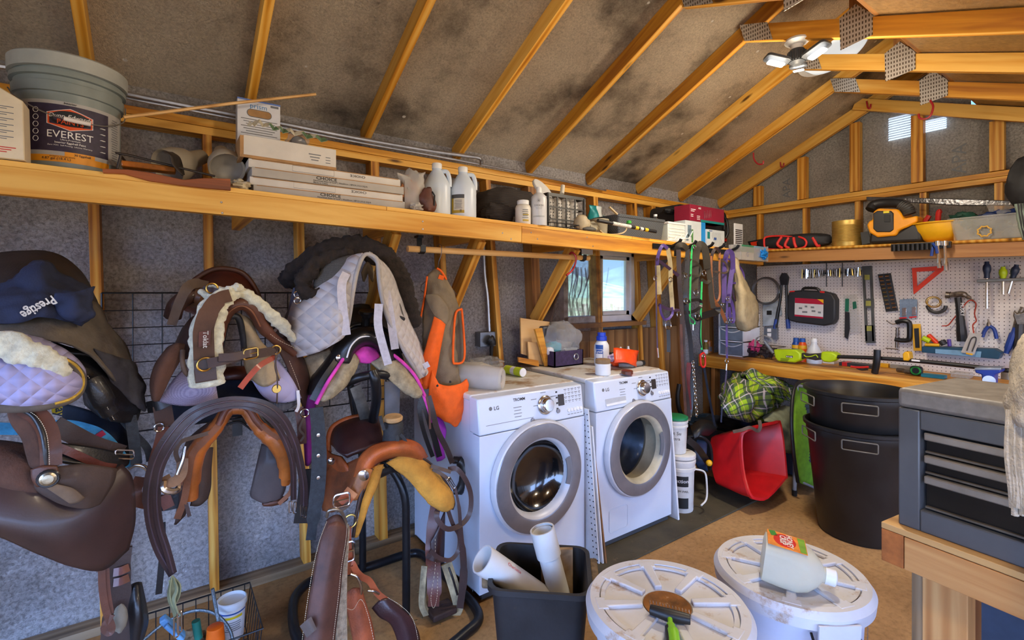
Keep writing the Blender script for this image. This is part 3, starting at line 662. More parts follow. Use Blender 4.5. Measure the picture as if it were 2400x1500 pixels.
PURP=M('dark_purple_label',(46,36,58),.5,0,.15,60,bump=0,dirt=((120,112,120),90,.68));R=.1425
cyl(c,R,a+.03,1.25,.052+c.z,.236+c.z,M('silver_label',(168,166,164),.5,0,.05,bump=0),t,off=.0004)
cyl(c,R,a-.02,.80,.066+c.z,.224+c.z,PURP,t,off=.0008);cyl(c,R,a-.02,.82,.03+c.z,.052+c.z,M('orange_label_strip',(222,146,26),.5,0,.06,bump=0),t,off=.0009);cyl(c,R,a+.18,.28,.05+c.z,.066+c.z,MATS['orange_label_strip'],t,off=.0011)
def on(da,z,r=R+.001):return V((c.x+r*cos(a+da),c.y+r*sin(a+da),c.z+z))
tx=V((-sin(a),cos(a),0))
def bl(s,da,z,size,mat,**k):
 o=on(da,z);return lettering(t,s,o,V((-sin(a+da),cos(a+da),0)),Z,size,mat,bend=(V((c.x,c.y,0)),R),lift=.0022,**k)
def bpoly(pts,da,z,mat,name,off):
 b=B();n=len(pts);vs=[V((c.x+(R+off)*cos(a+da+p[0]/R),c.y+(R+off)*sin(a+da+p[0]/R),c.z+z+p[1]))for p in pts];ctr=V((c.x+(R+off)*cos(a+da),c.y+(R+off)*sin(a+da),c.z+z))
 b.add(vs+[ctr],[(i,(i+1)%n,n)for i in range(n)]);return b.done(name,mat,t)
ORG=M('logo_orange',(226,84,28),.5,0,0,bump=0)
def dens(pts,k=6):return[(pts[i][0]+(pts[(i+1)%len(pts)][0]-pts[i][0])*j/k,pts[i][1]+(pts[(i+1)%len(pts)][1]-pts[i][1])*j/k)for i in range(len(pts))for j in range(k)]
hx=[(-.058,.018),(0,.036),(.058,.018),(.058,-.018),(0,-.036),(-.058,-.018)]
bpoly(dens([(p[0]*1.04,p[1]*1.05)for p in hx]),0,.176,INKW,'logo_border',.0012);bpoly(dens(hx),0,.176,ORG,'logo_hexagon',.0016);bpoly([(.052*cos(i*pi/12),.026*sin(i*pi/12))for i in range(24)],0,.179,INK,'logo_oval',.002)
bl('Dunn-Edwards',0,.180,.0185,INKW,shear=.25,bold=.006);bl('PAINTS',0,.160,.021,ORG,bold=.02)
bl('EVEREST',0,.112,.034,INKW,squash=.95);bl('Ultra-Premium',0,.103,.0085,INKW);bl('Interior Eggshell Paint',0,.093,.009,INKW,bold=.01);bl('Zero VOC  Self Priming  Lifetime Warranty',0,.084,.0065,INKW)
bl('Interior',0,.227,.0105,INK,bold=.01);bl('4.87 gal (18.4 L)',-.25,.037,.0115,INK);bl('30 Eggshell',.22,.055,.010,INK,bold=.01);bl('EVERESTX TOWER WHITE',-.14,.046,.0055,INK)
for i in range(5):
 z=.20-.024*i
 b=B();b.tube([on(-.64+.055*cos(q*pi/8),z+.0085*sin(q*pi/8),R+.0014)for q in range(16)],.0009,4,closed=True);b.done('green_mark',INKW,t)
b=B()
for i in range(5):b.box(on(.62,.17-.021*i,R+.001),(.014,.012,.002),V((-sin(a+.62),cos(a+.62),0)),V((cos(a+.62),sin(a+.62),0)),Z)
b.done('picture_strip',INKW,t,smooth=False,kind='stuff')
b=B();lines(b,c,R,a+1.0,.13,[c.z+.07+.0085*i for i in range(18)],.003,off=.0011);b.done('small_print',INKG,t,smooth=False,kind='stuff')
hp=[on(1.35,.285,.158),on(1.05,.22,.168),on(.6,.178,.178),on(.30,.166,.182),on(-.10,.168,.183),on(-.42,.186,.178),on(-.9,.232,.17),on(-1.5,.285,.158)]
b=B();b.tube(cr(hp,8),.0022,6);b.done('wire_bail',M('bail_wire',(150,150,150),.4,.8,.1,bump=0),t)
b=B();b.tube([on(.28,.166,.182),on(0.1,.1655,.1835),on(-.09,.168,.1835)],.0075,10);b.done('bail_grip',M('grip_white',(216,210,206),.5,0,.04,bump=.03),t)
CED=wood('cedar_shake',(92,44,18),(138,70,28),(170,98,46),knots=False)
pl=[(240,395),(300,397),(350,404),(430,421),(480,417),(540,419),(541,446),(480,441),(420,434),(350,424),(290,407),(240,405)]
b=B();b.slab([oy(x,y,2.125)for x,y in pl],(.01,.17,0));b.thing('cedar_shake',CED,'split red cedar shake lying on the front edge of the long shelf','wood offcut',bev=.002)
IRON=M('dark_iron',(52,44,38),.5,.5,.2,20,bump=.1)
t=thing('metal_bracket','dark metal bracket frame with curved plate lying on the cedar shake','bracket',oy(400,416,2.22))
b=B();b.tube([oy(275,395,2.2),oy(283,364,2.2),oy(270,358,2.2),oy(300,363,2.2),oy(400,388,2.2),oy(504,413,2.2)],.0045,8);b.tube([oy(283,365,2.2),oy(306,394,2.26)],.0045,8);b.done('frame',IRON,t)
b=B();b.grid(patch([[oy(x,y,Yq)for x,y in((380,355),(397,363),(403,384),(428,412))]for Yq in(2.17,)]+[[oy(x,y,2.24)for x,y in((404,357),(420,368),(427,386),(432,410))]],5,3));b.done('curved_plate',IRON,t,sol=.004)
b=B();b.box(oy(350,393,2.24),(.16,.05,.022));b.done('amber_block',M('amber_varnish',(150,84,20),.3,0,.3,20,bump=.1,coat=.6),t,bev=.004)
BEIGE=M('beige_metal_lamp',(176,166,146),.5,.1,.06,8,bump=.05)
q0=oy(505,375,2.46);t=thing('flood_light','beige twin head flood light lying beside the tile cartons','lamp',V((q0.x,2.46,SH(q0.x))))
def bell(p_rim,p_neck,R,name):
 d=(p_neck-p_rim);L_=d.length;b=B();b.lathe([(R*.86,.015),(R*.97,0),(R,.004),(R*.97,L_*.25),(R*.8,L_*.45),(R*.5,L_*.62),(R*.42,L_*.95),(R*.3,L_),(0,L_)],p_rim,28,az=d,cap=False);h=b.done(name,BEIGE,t)
 b=B();b.lathe([(R*.86,.015),(R*.7,.03),(0,.045)],p_rim,28,az=d,cap=False);b.done('reflector',M('grey_reflector',(146,140,130),.5,.1,.1,bump=0),h)
bell(oy(533,397,2.30),oy(518,354,2.48),.068,'lamp_head');bell(oy(392,392,2.38),oy(478,366,2.5),.072,'lamp_head')
b=B();b.tube([oy(476,368,2.5),oy(497,377,2.5),oy(520,366,2.52)],.014,10);b.sphere(oy(497,377,2.5),.022);b.done('knuckle',BEIGE,t)
b=B();b.blob(oy(563,436,2.2),(.035,.03,.022),.35,4,3);b.thing('crumpled_wrapper',M('crumpled_beige_paper',(188,176,146),.7,0,.1,20,bump=.5,bscale=60),'small crumpled beige wrapper beside the tile cartons','wrapper')
b=B();pa,pb=oy(290,275,2.30),oy(740,221,2.42);b.tube([pa,pa.lerp(pb,.5)+V((0,0,.004)),pb],.0065,6);b.thing('wooden_stick',DOWEL,'thin pale wooden stick resting on the paint bucket handle and white handled box','stick')
xa,xb=oy(556,300,2.50).x,oy(657,300,2.50).x;zt=oy(600,236,2.50).z
t=thing('handled_box','white box with oval hand hole standing behind the tile cartons','box',((xa+xb)/2,2.53,SH(xa)))
b=B();b.bx(xa,xb,2.50,2.56,SH(xa),zt);b.done('box_body',M('glossy_white_box',(218,220,228),.4,0,.03,bump=0),t,bev=.002)
b=B();b.bx(xa,xb,2.499,2.561,zt-.006,zt+.001);b.done('top_edge',M('blue_edge',(96,126,196),.5,0,0,bump=0),t,smooth=False)
hc=oy(608,268,2.5);b=B();b.prism(rrect(.098,.032,.0155),hc-Y*.0015,X,Z,Y*.001);b.done('hand_hole',CARDB,t)
b=B();b.tube([hc+X*p[0]+Z*p[1]-Y*.001 for p in rrect(.1,.034,.0165)],.0016,5,closed=True);b.done('hole_rim',INKG,t)
lettering(t,'prism',oy(606,256,2.5),X,Z,.032,M('print_blue',(52,130,190),.5,0,0,bump=0))
b=B();hz=oy(608,283,2.5).z
for i in range(7):b.box((hc.x,2.4994,hz-.011*i),(.15-.02*(i%3),.001,.003))
b.box((xb-.025,2.4994,zt-.015),(.034,.001,.010));b.done('printing',INKG,t,smooth=False,kind='stuff')
base=SH(.6);hs=(.036,.034,.037,.036)
for i in range(4):
 xa,xb=.272+(.012,0,.006,-.004)[i],.925+(.004,-.002,.0,-.012)[i];z0=base+.001+sum(hs[:i]);y0=2.185+(.0,.012,.002,.016)[i]
 t=thing('tile_carton',['flat grey tile carton at the bottom of the shelf stack','flat cream tile carton second from the bottom of the shelf stack','flat grey tile carton third up in the shelf stack','flat white tile carton topmost of the four printed ones'][i],'carton',((xa+xb)/2,y0+.15,z0),'tile cartons on the long shelf')
 b=B();b.bx(xa,xb,y0,y0+.31,z0,z0+hs[i]-.001);b.done('carton_body',(CARDG,CARDW,CARDG,CARDW)[i],t,bev=.002)
 b=B();b.bx(xa+.012,xb-.012,y0-.0012,y0+.05,z0+hs[i]-.004,z0+hs[i]-.0008);b.done('lid_flap',CARDB,t,smooth=False)
 xm=xa+(.30,.38,.29,.38)[i]
 if i%2==0:
  lettering(t,'CHOICE',(xm,y0,z0+.019),X,Z,.019,INK,bold=.02,squash=1.25);lettering(t,'Nominal Size:12"x24"| 30x60cm | 8PCS |15.5 SQ.ft',(xm-.055,y0,z0+.010),X,Z,.0095,INK,align='LEFT',bold=.012,squash=1.2);lettering(t,'Made in China',(xm-.055,y0,z0+.002),X,Z,.0085,INK,align='LEFT',bold=.01,squash=1.2)
 else:
  lettering(t,'CHOICE',(xm+.06,y0,z0+.026),-X,-Z,.015,INK,bold=.012,squash=1.25);b=B();b.tube([V((xm-.13+p[0],y0-.0005,z0+.019+p[1]))for p in((-.085,-.012),(.085,-.012),(.085,.012),(-.085,.012))],.0008,4,closed=True);b.done('print_frame',INKG,t,smooth=False)
zt=base+sum(hs)
xa,xb=.238,.612
t=thing('top_carton','long white carton with open cardboard end on top of the tile carton stack','carton',((xa+xb)/2,2.35,zt+.001))
b=B();b.bx(xa+.012,xb,2.20,2.47,zt+.001,zt+.092);b.done('carton_body',CARDW,t,bev=.002)
b=B();b.bx(xa+.006,xb-.0,2.197,2.46,zt+.001,zt+.012);b.bx(xa,xa+.013,2.20,2.36,zt+.001,zt+.088);b.done('torn_end',CARDB,t,smooth=False)
b=B()
for i in range(3):b.box((xb-.09,2.1994,zt+.055-.012*i),(.05-.01*i,.001,.004));b.box((xb-.035,2.1994,zt+.05-.012*i),(.02,.001,.003))
b.done('printing',INKG,t,smooth=False,kind='stuff')
rp=[oy(x,y,2.28)for x,y in((583,300),(600,291),(625,297),(650,305),(672,311),(700,316),(730,324),(764,331))];rp=[p+V((0,0,.008+.010*sin(i*2.1)))for i,p in enumerate(cr(rp,3))]
for p in rp:p.z=max(p.z,zt+.097)
b=B();b.strap(rp,.03,.002,V((0,.7,.7)));t=thing('printed_ribbon','crumpled pale printed ribbon lying on top of the white carton','ribbon',rp[10]);b.done('ribbon',M('pale_ribbon',(206,200,180),.6,0,.1,20,bump=.1),t)
for k in(7,10,16,19):b=B();b.strap([p+V((0,-.001,.001))for p in rp[k:k+3]],.031,.003,V((0,.7,.7)));b.done('green_print',M('ribbon_green',(98,128,96),.6,0,.2,40,bump=0),t)
q=oy(693,306,2.40);t=thing('wrapped_roll','small grey roll wrapped in clear plastic on top of the white carton','roll',V((q.x,q.y,zt+.093)))
zz=zt+.093
b=B();b.lathe([(.0,0),(.03,0),(.035,.01),(.035,.09),(.03,.1),(0,.1)],V((q.x,2.33,zz+.037)),20,az=Y);b.done('grey_roll',M('grey_felt',(96,84,76),.9,0,.2,30,bump=.4),t)
b=B();b.blob(V((q.x,2.38,zz+.045)),(.05,.075,.05),.22,3,8,flat=-.045);b.done('plastic_wrap',FILMY,t)
q=oy(962,450,2.24);t=thing('plastic_bag','cloudy plastic bag with orange contents squeezed beside the tile cartons','bag',V((q.x,q.y,SH(q.x))))
b=B();b.blob(q+V((0.012,0,.0)),(.06,.055,.105),.28,3,5,flat=-.118);b.done('bag_film',FILMW,t)
b=B();b.grid(patch([[oy(930,404,2.2),oy(955,410,2.22),oy(998,403,2.2)],[oy(938,425,2.24),oy(960,432,2.2),oy(992,425,2.24)],[oy(945,455,2.25),oy(962,455,2.2),oy(985,450,2.25)]],5,5),.012,30,2);b.done('bag_top',FILMW,t)
b=B();b.blob(q+V((0,.005,.005)),(.05,.045,.075),.25,3,9);b.done('orange_cloth',M('peach_cloth',(216,150,104),.9,0,.15,20,bump=.2),t)
b=B();b.blob(oy(976,487,2.16)+V((0,0,.006)),(.03,.02,.016),.4,4,12);b.done('bag_tail',FILMW,t)
q=oy(998,474,2.2);b=B();b.blob(V((q.x,2.2,SH(q.x)+.06)),(.047,.045,.066),.22,3,4,flat=-.06);t=thing('leather_pouch','small brown leather pouch between plastic bag and white jug','pouch',V((q.x,2.2,SH(q.x))));b.done('pouch_body',M('brown_pouch',(92,54,42),.6,0,.2,20,bump=.3),t)
b=B();b.tube([q+V((.02,-.03,.05)),q+V((.028,-.04,.03)),q+V((.026,-.04,-.02))],.004,6);b.done('drawstring',INK,t)
JUG=M('milky_jug_plastic',(208,220,234),.35,0,.03,5,bump=.03)
def jug(px,py,Yq,label,lab):
 x=oy(px,py,Yq).x;c=V((x,Yq,SH(x)));t=thing('gallon_jug',label,'jug',c,'white gallon jugs on the long shelf')
 b=B();b.lathe([(0,0),(.062,0),(.071,.008),(.072,.012),(.072,.158),(.069,.175),(.054,.205),(.036,.235),(.024,.252),(.023,.262)],c,36);b.done('jug_body',JUG,t)
 b=B();b.lathe([(0,.258),(.026,.258),(.0265,.283),(.024,.287),(0,.287)],c,28);b.done('cap',WHITE,t)
 d=V((cos(-.55),sin(-.55),0));b=B();b.tube(cr([c+d*.02+Z*.245,c+d*.05+Z*.245,c+d*.062+Z*.222,c+d*.066+Z*.195,c+d*.066+Z*.165],4),.012,10);b.done('handle',JUG,t)
 if lab:
  a=toang(c)-.42;R=.0723;cyl(c,R,a,.52,c.z+.03,c.z+.128,M('label_cream',(206,202,190),.5,0,.03,bump=0),t);cyl(c,R,a,.52,c.z+.108,c.z+.128,M('label_charcoal',(70,70,72),.5,0,0,bump=0),t,off=.001);cyl(c,R,a,.52,c.z+.03,c.z+.045,M('label_gold',(178,150,40),.5,0,0,bump=0),t,off=.001);cyl(c,R,a-.42,.1,c.z+.045,c.z+.108,MATS['label_gold'],t,off=.0012)
  b=B();lines(b,c,R,a+.08,.3,[c.z+.055+.008*i for i in range(6)],.003);b.done('label_text',INKG,t,smooth=False,kind='stuff')
  b=B();b2=[b.grid([[V((c.x+(R+.0014)*cos(a+.2+.02*k+w*i),c.y+(R+.0014)*sin(a+.2+.02*k+w*i),z))for i in range(2)]for z in(c.z+.036,c.z+.05)])for k,w in enumerate((.008,.012,.006,.01,.008,.012,.006))];b.done('bar_marks',INK,t,smooth=False,kind='stuff')
jug(1024,440,2.30,'blank white gallon jug beside the leather pouch',False);jug(1085,450,2.28,'white gallon jug with cream and gold label',True)
m,nt,bs=newmat('ribbed_brown_cloth');L=nt.links.new;tc=nd(nt,'ShaderNodeTexCoord')
wv=nd(nt,'ShaderNodeTexWave',Scale=38.,Distortion=1.2,Detail=2.0);wv.bands_direction='Z';L(tc.outputs['Object'],wv.inputs['Vector'])
c=ramp(nt,wv.outputs['Fac'],[(.2,(36,32,31)),(.8,(72,64,60))]);L(c,bs.inputs['Base Color']);bs.inputs['Roughness'].default_value=.95;bp=nd(nt,'ShaderNodeBump',Strength=.5,Distance=.005);L(wv.outputs['Fac'],bp.inputs['Height']);L(bp.outputs[0],bs.inputs['Normal']);RIB=m
q=oy(1205,470,2.44);t=thing('ribbed_blanket','dark brown ribbed blanket folded in a bundle behind the bottles','blanket',V((q.x,2.44,SH(q.x))))
b=B();b.blob(V((q.x-.03,2.47,SH(q.x)+.131)),(.22,.15,.135),.16,2.2,21,40,20,flat=-.123,pw=.8);b.done('blanket_bundle',RIB,t)
b=B();b.blob(V((q.x-.17,2.36,SH(q.x)+.076)),(.10,.07,.065),.22,3,6,30,16,flat=-.068,pw=.85);b.done('blanket_fold',RIB,t)
b=B();b.blob(V((q.x+.12,2.40,SH(q.x)+.084)),(.09,.10,.078),.15,3,7,30,16,flat=-.078,pw=.85);b.done('blanket_fold',RIB,t)
def bottle(name,label,cat,c,prof,mat,cap=None,capmat=None,group=None,n=28):
 t=thing(name,label,cat,c,group);b=B();b.lathe(prof,c,n);b.done('bottle_body',mat,t)
 if cap:b=B();b.lathe(cap,c,n);b.done('cap',capmat or WHITE,t)
 return t
x=oy(1226,500,2.2).x;c=V((x,2.2,SH(x)));t=bottle('supplement_bottle','squat white supplement bottle with printed label','bottle',c,[(0,0),(.042,0),(.045,.004),(.045,.095),(.04,.108),(.032,.114)],M('bottle_cream',(214,208,196),.45,0,.03,bump=0),[(0,.114),(.034,.114),(.034,.136),(.031,.139),(0,.139)])
a=toang(c);b=B();lines(b,c,.045,a+.3,.42,[c.z+.034+.011*i for i in range(5)],.004);b.done('label_text',INKG,t,smooth=False,kind='stuff');cyl(c,.045,a+.35,.4,c.z+.016,c.z+.026,MATS['label_gold'],t);cyl(c,.045,a+.35,.4,c.z+.050,c.z+.056,MATS['label_gold'],t,off=.001)
x=oy(1263,500,2.17).x;c=V((x,2.17,SH(x)));t=bottle('swash_bottle','tall frosted white detergent bottle with slim white cap','bottle',c,[(0,0),(.043,0),(.046,.005),(.046,.150),(.042,.168),(.028,.182),(.015,.19)],M('frosted_white',(206,208,212),.35,0,.03,bump=0),[(0,.188),(.0165,.188),(.0165,.212),(.012,.222),(0,.224)])
a=toang(c);lettering(t,'SWASH',V((c.x+.047*cos(a),c.y+.047*sin(a),c.z+.105)),V((-sin(a),cos(a),0)),Z,.0165,INKG,bend=(V((c.x,c.y,0)),.046),lift=.001)
b=B();lines(b,c,.046,a,.42,[c.z+.097,c.z+.09],.0022);lines(b,c,.046,a,.75,[c.z+.045],.008,rag=0);b.done('label_text',M('pale_print',(170,174,176),.5,0,0,bump=0),t,smooth=False,kind='stuff')
b=B()
for k in range(4):
 aa=pi/4*k;ctr=V((c.x+.0468*cos(a),c.y+.0468*sin(a),c.z+.138));s=V((-sin(a),cos(a),0));b.tube([ctr-s*(.012*cos(aa))-Z*(.012*sin(aa)),ctr+s*(.012*cos(aa))+Z*(.012*sin(aa))],.0006,4)
b.done('flower_mark',INKG,t)
x0,x1=oy(1282,500,2.30).x,oy(1397,500,2.30).x;x1=x0+.30;z0=SH(x0)+.001;yA,yB=2.29,2.56;H=.225
t=thing('milk_crate','black plastic crate packed with white perforated boots','crate',((x0+x1)/2,(yA+yB)/2,z0))
def gridwall(p,ux,uz,w,h,nx,nz,th,name):
 b=B();un=V(ux).cross(V(uz)).normalized()
 for i in range(nx+1):b.box(p+V(ux)*(w*i/nx)+V(uz)*(h/2),(.008 if 0<i<nx else .016,.006,h),ux,un,uz)
 for j in range(nz+1):b.box(p+V(ux)*(w/2)+V(uz)*(h*j/nz),(w,.0065,.008 if 0<j<nz else .02),ux,un,uz)
 return b.done(name,BLACKP,t,smooth=False)
gridwall(V((x0,yA,z0)),X,Z,x1-x0,H,4,3,.006,'crate_side');gridwall(V((x0,yB,z0)),X,Z,x1-x0,H,4,3,.006,'crate_side');gridwall(V((x0,yA,z0)),Y,Z,yB-yA,H,4,3,.006,'crate_side');gridwall(V((x1,yA,z0)),Y,Z,yB-yA,H,4,3,.006,'crate_side')
b=B();b.bx(x0,x1,yA,yB,z0,z0+.006);b.done('crate_floor',BLACKP,t,smooth=False)
BOOT=M('white_rubber_boot',(190,186,180),.55,0,.08,8,bump=.05)
labs=['leftmost white perforated boot packed in the black crate','second white perforated boot from the bottle end of the crate','third white perforated boot in the black crate','white perforated boot nearest the teal bag in the crate']
for k in range(4):
 cx=x0+.048+.068*k;t2=thing('perforated_boot',labs[k],'boot',V((cx,2.345,z0+.008)),'white boots in the crate')
 b=B();b.lathe([(0,.0),(.026,0),(.031,.02),(.032,.17),(.026,.20),(.012,.214),(0,.216)],V((cx,2.345,z0+.008)),20,sy=1.15);b.done('boot_shell',BOOT,t2)
 for r in range(5):
  for cc in range(2):
   b=B();pz=z0+.1+.02*r;px_=cx-.01+.02*cc+.002*(r%2);b.lathe([(0,0),(.004,0),(.004,.001),(0,.001)],V((px_,2.345-.0368*sqrt(max(0,1-((px_-cx)/.0318)**2))-.0003,pz)),8,az=-Y);b.done('vent_hole',INK,t2,smooth=False)
zz=z0+H+.006
b=B();b.lathe([(0,0),(.078,0),(.082,.004),(.082,.016),(.078,.02),(0,.018)],V((x0+.06,2.43,zz+.048)),32,az=V((.25,-.75,.6)));b.thing('round_lid',WHITE,'round white plastic lid propped on the boots in the crate','lid',bev=.001)
b=B();b.prism(rrect(.20,.10,.02),V((x0+.16,2.42,zz+.008)),X,Y,V((0,0,.016)));b.thing('flat_lid',WHITE,'flat white plastic tray lying on top of the crate','lid',bev=.003)
b=B();b.tube([V((x0+.175,2.36,zz+.026)),V((x0+.20,2.38,zz+.085))],.014,12);b.thing('white_tube',M('tube_white',(210,204,190),.5,0,.05,bump=.03),'short white plastic tube lying on top of the crate tray','tube')
q=oy(1400,475,2.55);c=V((q.x-.02,2.55,SH(q.x)))
t=thing('feed_pouch','teal and white stand up pouch behind the beige pot','bag',c)
TEAL=M('teal_foil_bag',(20,128,134),.3,.15,.12,12,bump=.3,bscale=18);WBAG=M('white_foil_bag',(204,214,214),.35,.1,.08,12,bump=.3,bscale=18)
def bagrow(z,w,d,xo=0):return[c+V((xo-w,0,z)),c+V((xo-w*.5,-d,z)),c+V((xo,-d*1.15,z)),c+V((xo+w*.5,-d,z)),c+V((xo+w,0,z))]
rows=[bagrow(0,.085,.045),bagrow(.1,.088,.05),bagrow(.18,.078,.035),bagrow(.235,.06,.015),bagrow(.27,.065,.006)]
g=patch(rows,4,4);h=len(g[0])//2
b=B();b.grid([r[:h+1]for r in g],.006,25,2);b.done('teal_front',TEAL,t,sol=.001)
b=B();b.grid([r[h:]for r in g],.006,25,2);b.done('white_front',WBAG,t,sol=.001)
b=B();g2=[[V((p.x,2*c.y-p.y,p.z))for p in r]for r in g];b.grid(g2,.004,25,5);b.done('bag_back',TEAL,t,sol=.001)
b=B()
for i in range(8):b.box(c+V((.04,-.057,.19-.014*i)),(.045-.006*(i%3),.001,.004))
b.done('printing',TEAL,t,smooth=False,kind='stuff')
GB=M('grey_beige_plastic',(150,142,120),.6,0,.1,8,bump=.08)
q=oy(1404,505,2.32);c=V((q.x,2.32,SH(q.x)))
t=thing('beige_pot','beige grey plastic pot in front of the teal pouch','pot',c)
b=B();b.lathe([(0,0),(.05,0),(.054,.02),(.058,.10),(.066,.104),(.066,.118),(.058,.12),(.052,.03),(0,.03)],c,28);b.done('pot_body',GB,t)
b=B();b.lathe([(.066,.1),(.068,.104),(.068,.116),(.066,.12)],c,28,cap=False);b.done('pot_rim',GB,t)
q=oy(1372,520,2.2);c=V((q.x,2.2,SH(q.x)))
t=thing('overreach_boot','beige rubber hoof boot lying on its side by the wire tray','boot',c)
b=B();b.blob(c+V((-.03,0,.05)),(.055,.05,.05),.18,3,31,flat=-.05);b.done('boot_shell',M('cream_rubber',(178,162,132),.6,0,.12,12,bump=.2),t)
b=B();b.blob(c+V((.05,.0,.035)),(.055,.045,.036),.18,3,33,flat=-.035);b.done('boot_cuff',GB,t)
b=B();b.blob(c+V((.0,-.035,.016)),(.06,.022,.016),.05,3,34);b.done('boot_sole',M('dark_grey_rubber',(72,70,66),.6,0,.15,bump=.1),t)
xa,xb=oy(1286,530,2.17).x,oy(1352,535,2.17).x;zq=SH(xa)
t=thing('wire_tray','low black wire tray on the shelf in front of the crate','tray',((xa+xb)/2,2.21,zq))
b=B()
for zz in(.004,.026):b.tube([V((xa,2.15,zq+zz)),V((xb,2.15,zq+zz)),V((xb,2.27,zq+zz)),V((xa,2.27,zq+zz))],.0025,6,closed=True)
b.done('wire_rim',BLACKM,t)
for i in range(9):b=B();xx=xa+(xb-xa)*i/8;b.tube([V((xx,2.15,zq+.026)),V((xx,2.15,zq+.004)),V((xx,2.27,zq+.004))],.0018,5);b.done('wire',BLACKM,t)
pa,pb=oy(1408,518,2.135),oy(1537,543,2.09);pa.z=max(pa.z,SH(pa.x)+.012);dlt=pb-pa
t=thing('marking_pole','black pole with white and yellow bands lying over the shelf edge','pole',V(((pa+pb)/2)))
b=B();b.tube([pa-dlt*.05,pb],.0115,12);b.done('pole',BLACKP,t)
for f0,f1,mm in((.20,.52,M('pole_white',(196,196,190),.5,0,.15,60,bump=0)),(.60,.66,M('pole_yellow',(214,180,40),.5,0,0,bump=0)),(.69,.75,MATS['pole_white']),(.78,.84,MATS['pole_yellow'])):b=B();b.tube([pa+dlt*f0,pa+dlt*f1],.0119,12);b.done('band',mm,t)
b=B();b.strap(cr([oy(x,y,2.22)for x,y in((1428,485),(1455,512),(1467,535),(1455,547),(1420,549),(1405,540))],5),.014,.008,Y);b.thing('scoop_handle',M('cream_plastic_loop',(196,176,138),.5,0,.08,bump=.05),'cream plastic loop handle curling in front of the woven bin','handle')
b=B();b.lathe([(0,0),(.016,0),(.016,.016),(.010,.02),(0,.02)],oy(1474,524,2.13),16);b.thing('green_stopper',M('bright_green',(48,160,52),.4,0,.05,bump=0),'small bright green cap sitting on the black pole','cap')
m,nt,bs=newmat('woven_grey_plastic');L=nt.links.new;tc=nd(nt,'ShaderNodeTexCoord')
ck=nd(nt,'ShaderNodeTexChecker',Scale=110.);L(tc.outputs['Object'],ck.inputs['Vector']);ck.inputs[1].default_value=lin((62,66,70));ck.inputs[2].default_value=lin((92,96,100));L(ck.outputs[0],bs.inputs['Base Color']);bp=nd(nt,'ShaderNodeBump',Strength=.6,Distance=.003);L(ck.outputs['Fac'],bp.inputs['Height']);L(bp.outputs[0],bs.inputs['Normal']);bs.inputs['Roughness'].default_value=.5;WOV=m
xa,xb=oy(1452,550,2.2).x,oy(1561,550,2.2).x;c=V(((xa+xb)/2,2.33,SH(xa)))
t=thing('woven_bin','dark grey woven plastic storage bin on the long shelf','storage bin',c);w2=(xb-xa)/2
def bl4(w,d,z):return[c+V((p[0],p[1],z))for p in rrect(2*w,2*d,.02)]
b=B();b.loft([bl4(w2*.93,.11,0),bl4(w2,.122,.135)]);b.done('bin_body',WOV,t)
b=B();b.loft([bl4(w2*1.01,.127,.133),bl4(w2*1.02,.13,.152),bl4(w2*.97,.12,.154)]);b.done('bin_lid',WOV,t,bev=.002)
x=oy(1536,490,2.36).x;q=V((x,2.36,c.z+.155));bottle('glass_bottle','tiny clear glass bottle standing on the woven bin','bottle',q,[(0,0),(.02,0),(.022,.004),(.022,.03),(.012,.04),(.011,.05)],M('clear_glass',(230,236,238),.05,0,0,bump=0,trans=.9,alpha=.45),[(0,.05),(.014,.05),(.014,.066),(0,.066)])
def gbox(name,label,cat,px0,px1,Y0,dep,z0,h,mat,bev=.001,grp=None):
 xa,xb=oy(px0,540,Y0).x,oy(px1,540,Y0).x;t=thing(name,label,cat,((xa+xb)/2,Y0+dep/2,z0),grp)
 b=B();b.bx(xa,xb,Y0,Y0+dep,z0,z0+h);b.done('box_body',mat,t,bev=bev);return t,xa,xb
zr=SH(3.1)+.001
t,xa,xb=gbox('white_container','white ribbed plastic tub with lid beside the woven bin','container',1566,1606,2.21,.16,zr,.155,M('translucent_white_tub',(206,216,212),.4,0,.05,bump=.03),.006)
b=B();b.bx(xa-.004,xb+.004,2.205,2.374,zr+.140,zr+.156);b.done('tub_lid',WHITE,t,bev=.004);b=B()
for i in range(5):b.bx(xa+.006,xb-.006,2.207,2.21,zr+.02+.022*i,zr+.026+.022*i)
b.done('ribs',WHITE,t,smooth=False)
for k in range(5):
 q=oy(1562+8*k,556-3*k,2.16);q.z=zr+.006+.006*k;b=B();b.tube([q,q+V((.03+.012*k,-.005*k,.004)),q+V((.07+.01*k,.01-.01*k,.02+.01*k))],.0035,6);b.thing('plastic_fork',WHITE,['white plastic fork lowest on the shelf by the ribbed tub','white plastic fork lying second in the little heap','white plastic fork in the middle of the little heap','white plastic fork fourth in the little heap','white plastic fork pointing up from the heap'][k],'fork','plastic forks by the ribbed tub')
t,xa,xb=gbox('filter_box','white and bright blue carton with machine picture on the shelf','box',1606,1653,2.215,.10,zr,.185,M('picture_white',(200,208,212),.45,0,.04,bump=0))
b=B();b.bx(xb-.055,xb+.0006,2.2144,2.3,zr,zr+.185);b.done('blue_panel',M('cyan_blue',(26,132,206),.45,0,.05,bump=0),t,smooth=False)
b=B();b.bx(xa+.03,xa+.075,2.214,2.217,zr+.06,zr+.15);b.bx(xa+.01,xa+.04,2.214,2.217,zr+.03,zr+.08);b.done('printed_picture',M('picture_slate',(96,116,130),.5,0,.3,40,bump=0),t,smooth=False)
b=B();b.bx(xa+.078,xa+.1,2.214,2.217,zr+.02,zr+.12);b.done('printed_green',M('picture_green',(72,120,66),.5,0,.3,40,bump=0),t,smooth=False)
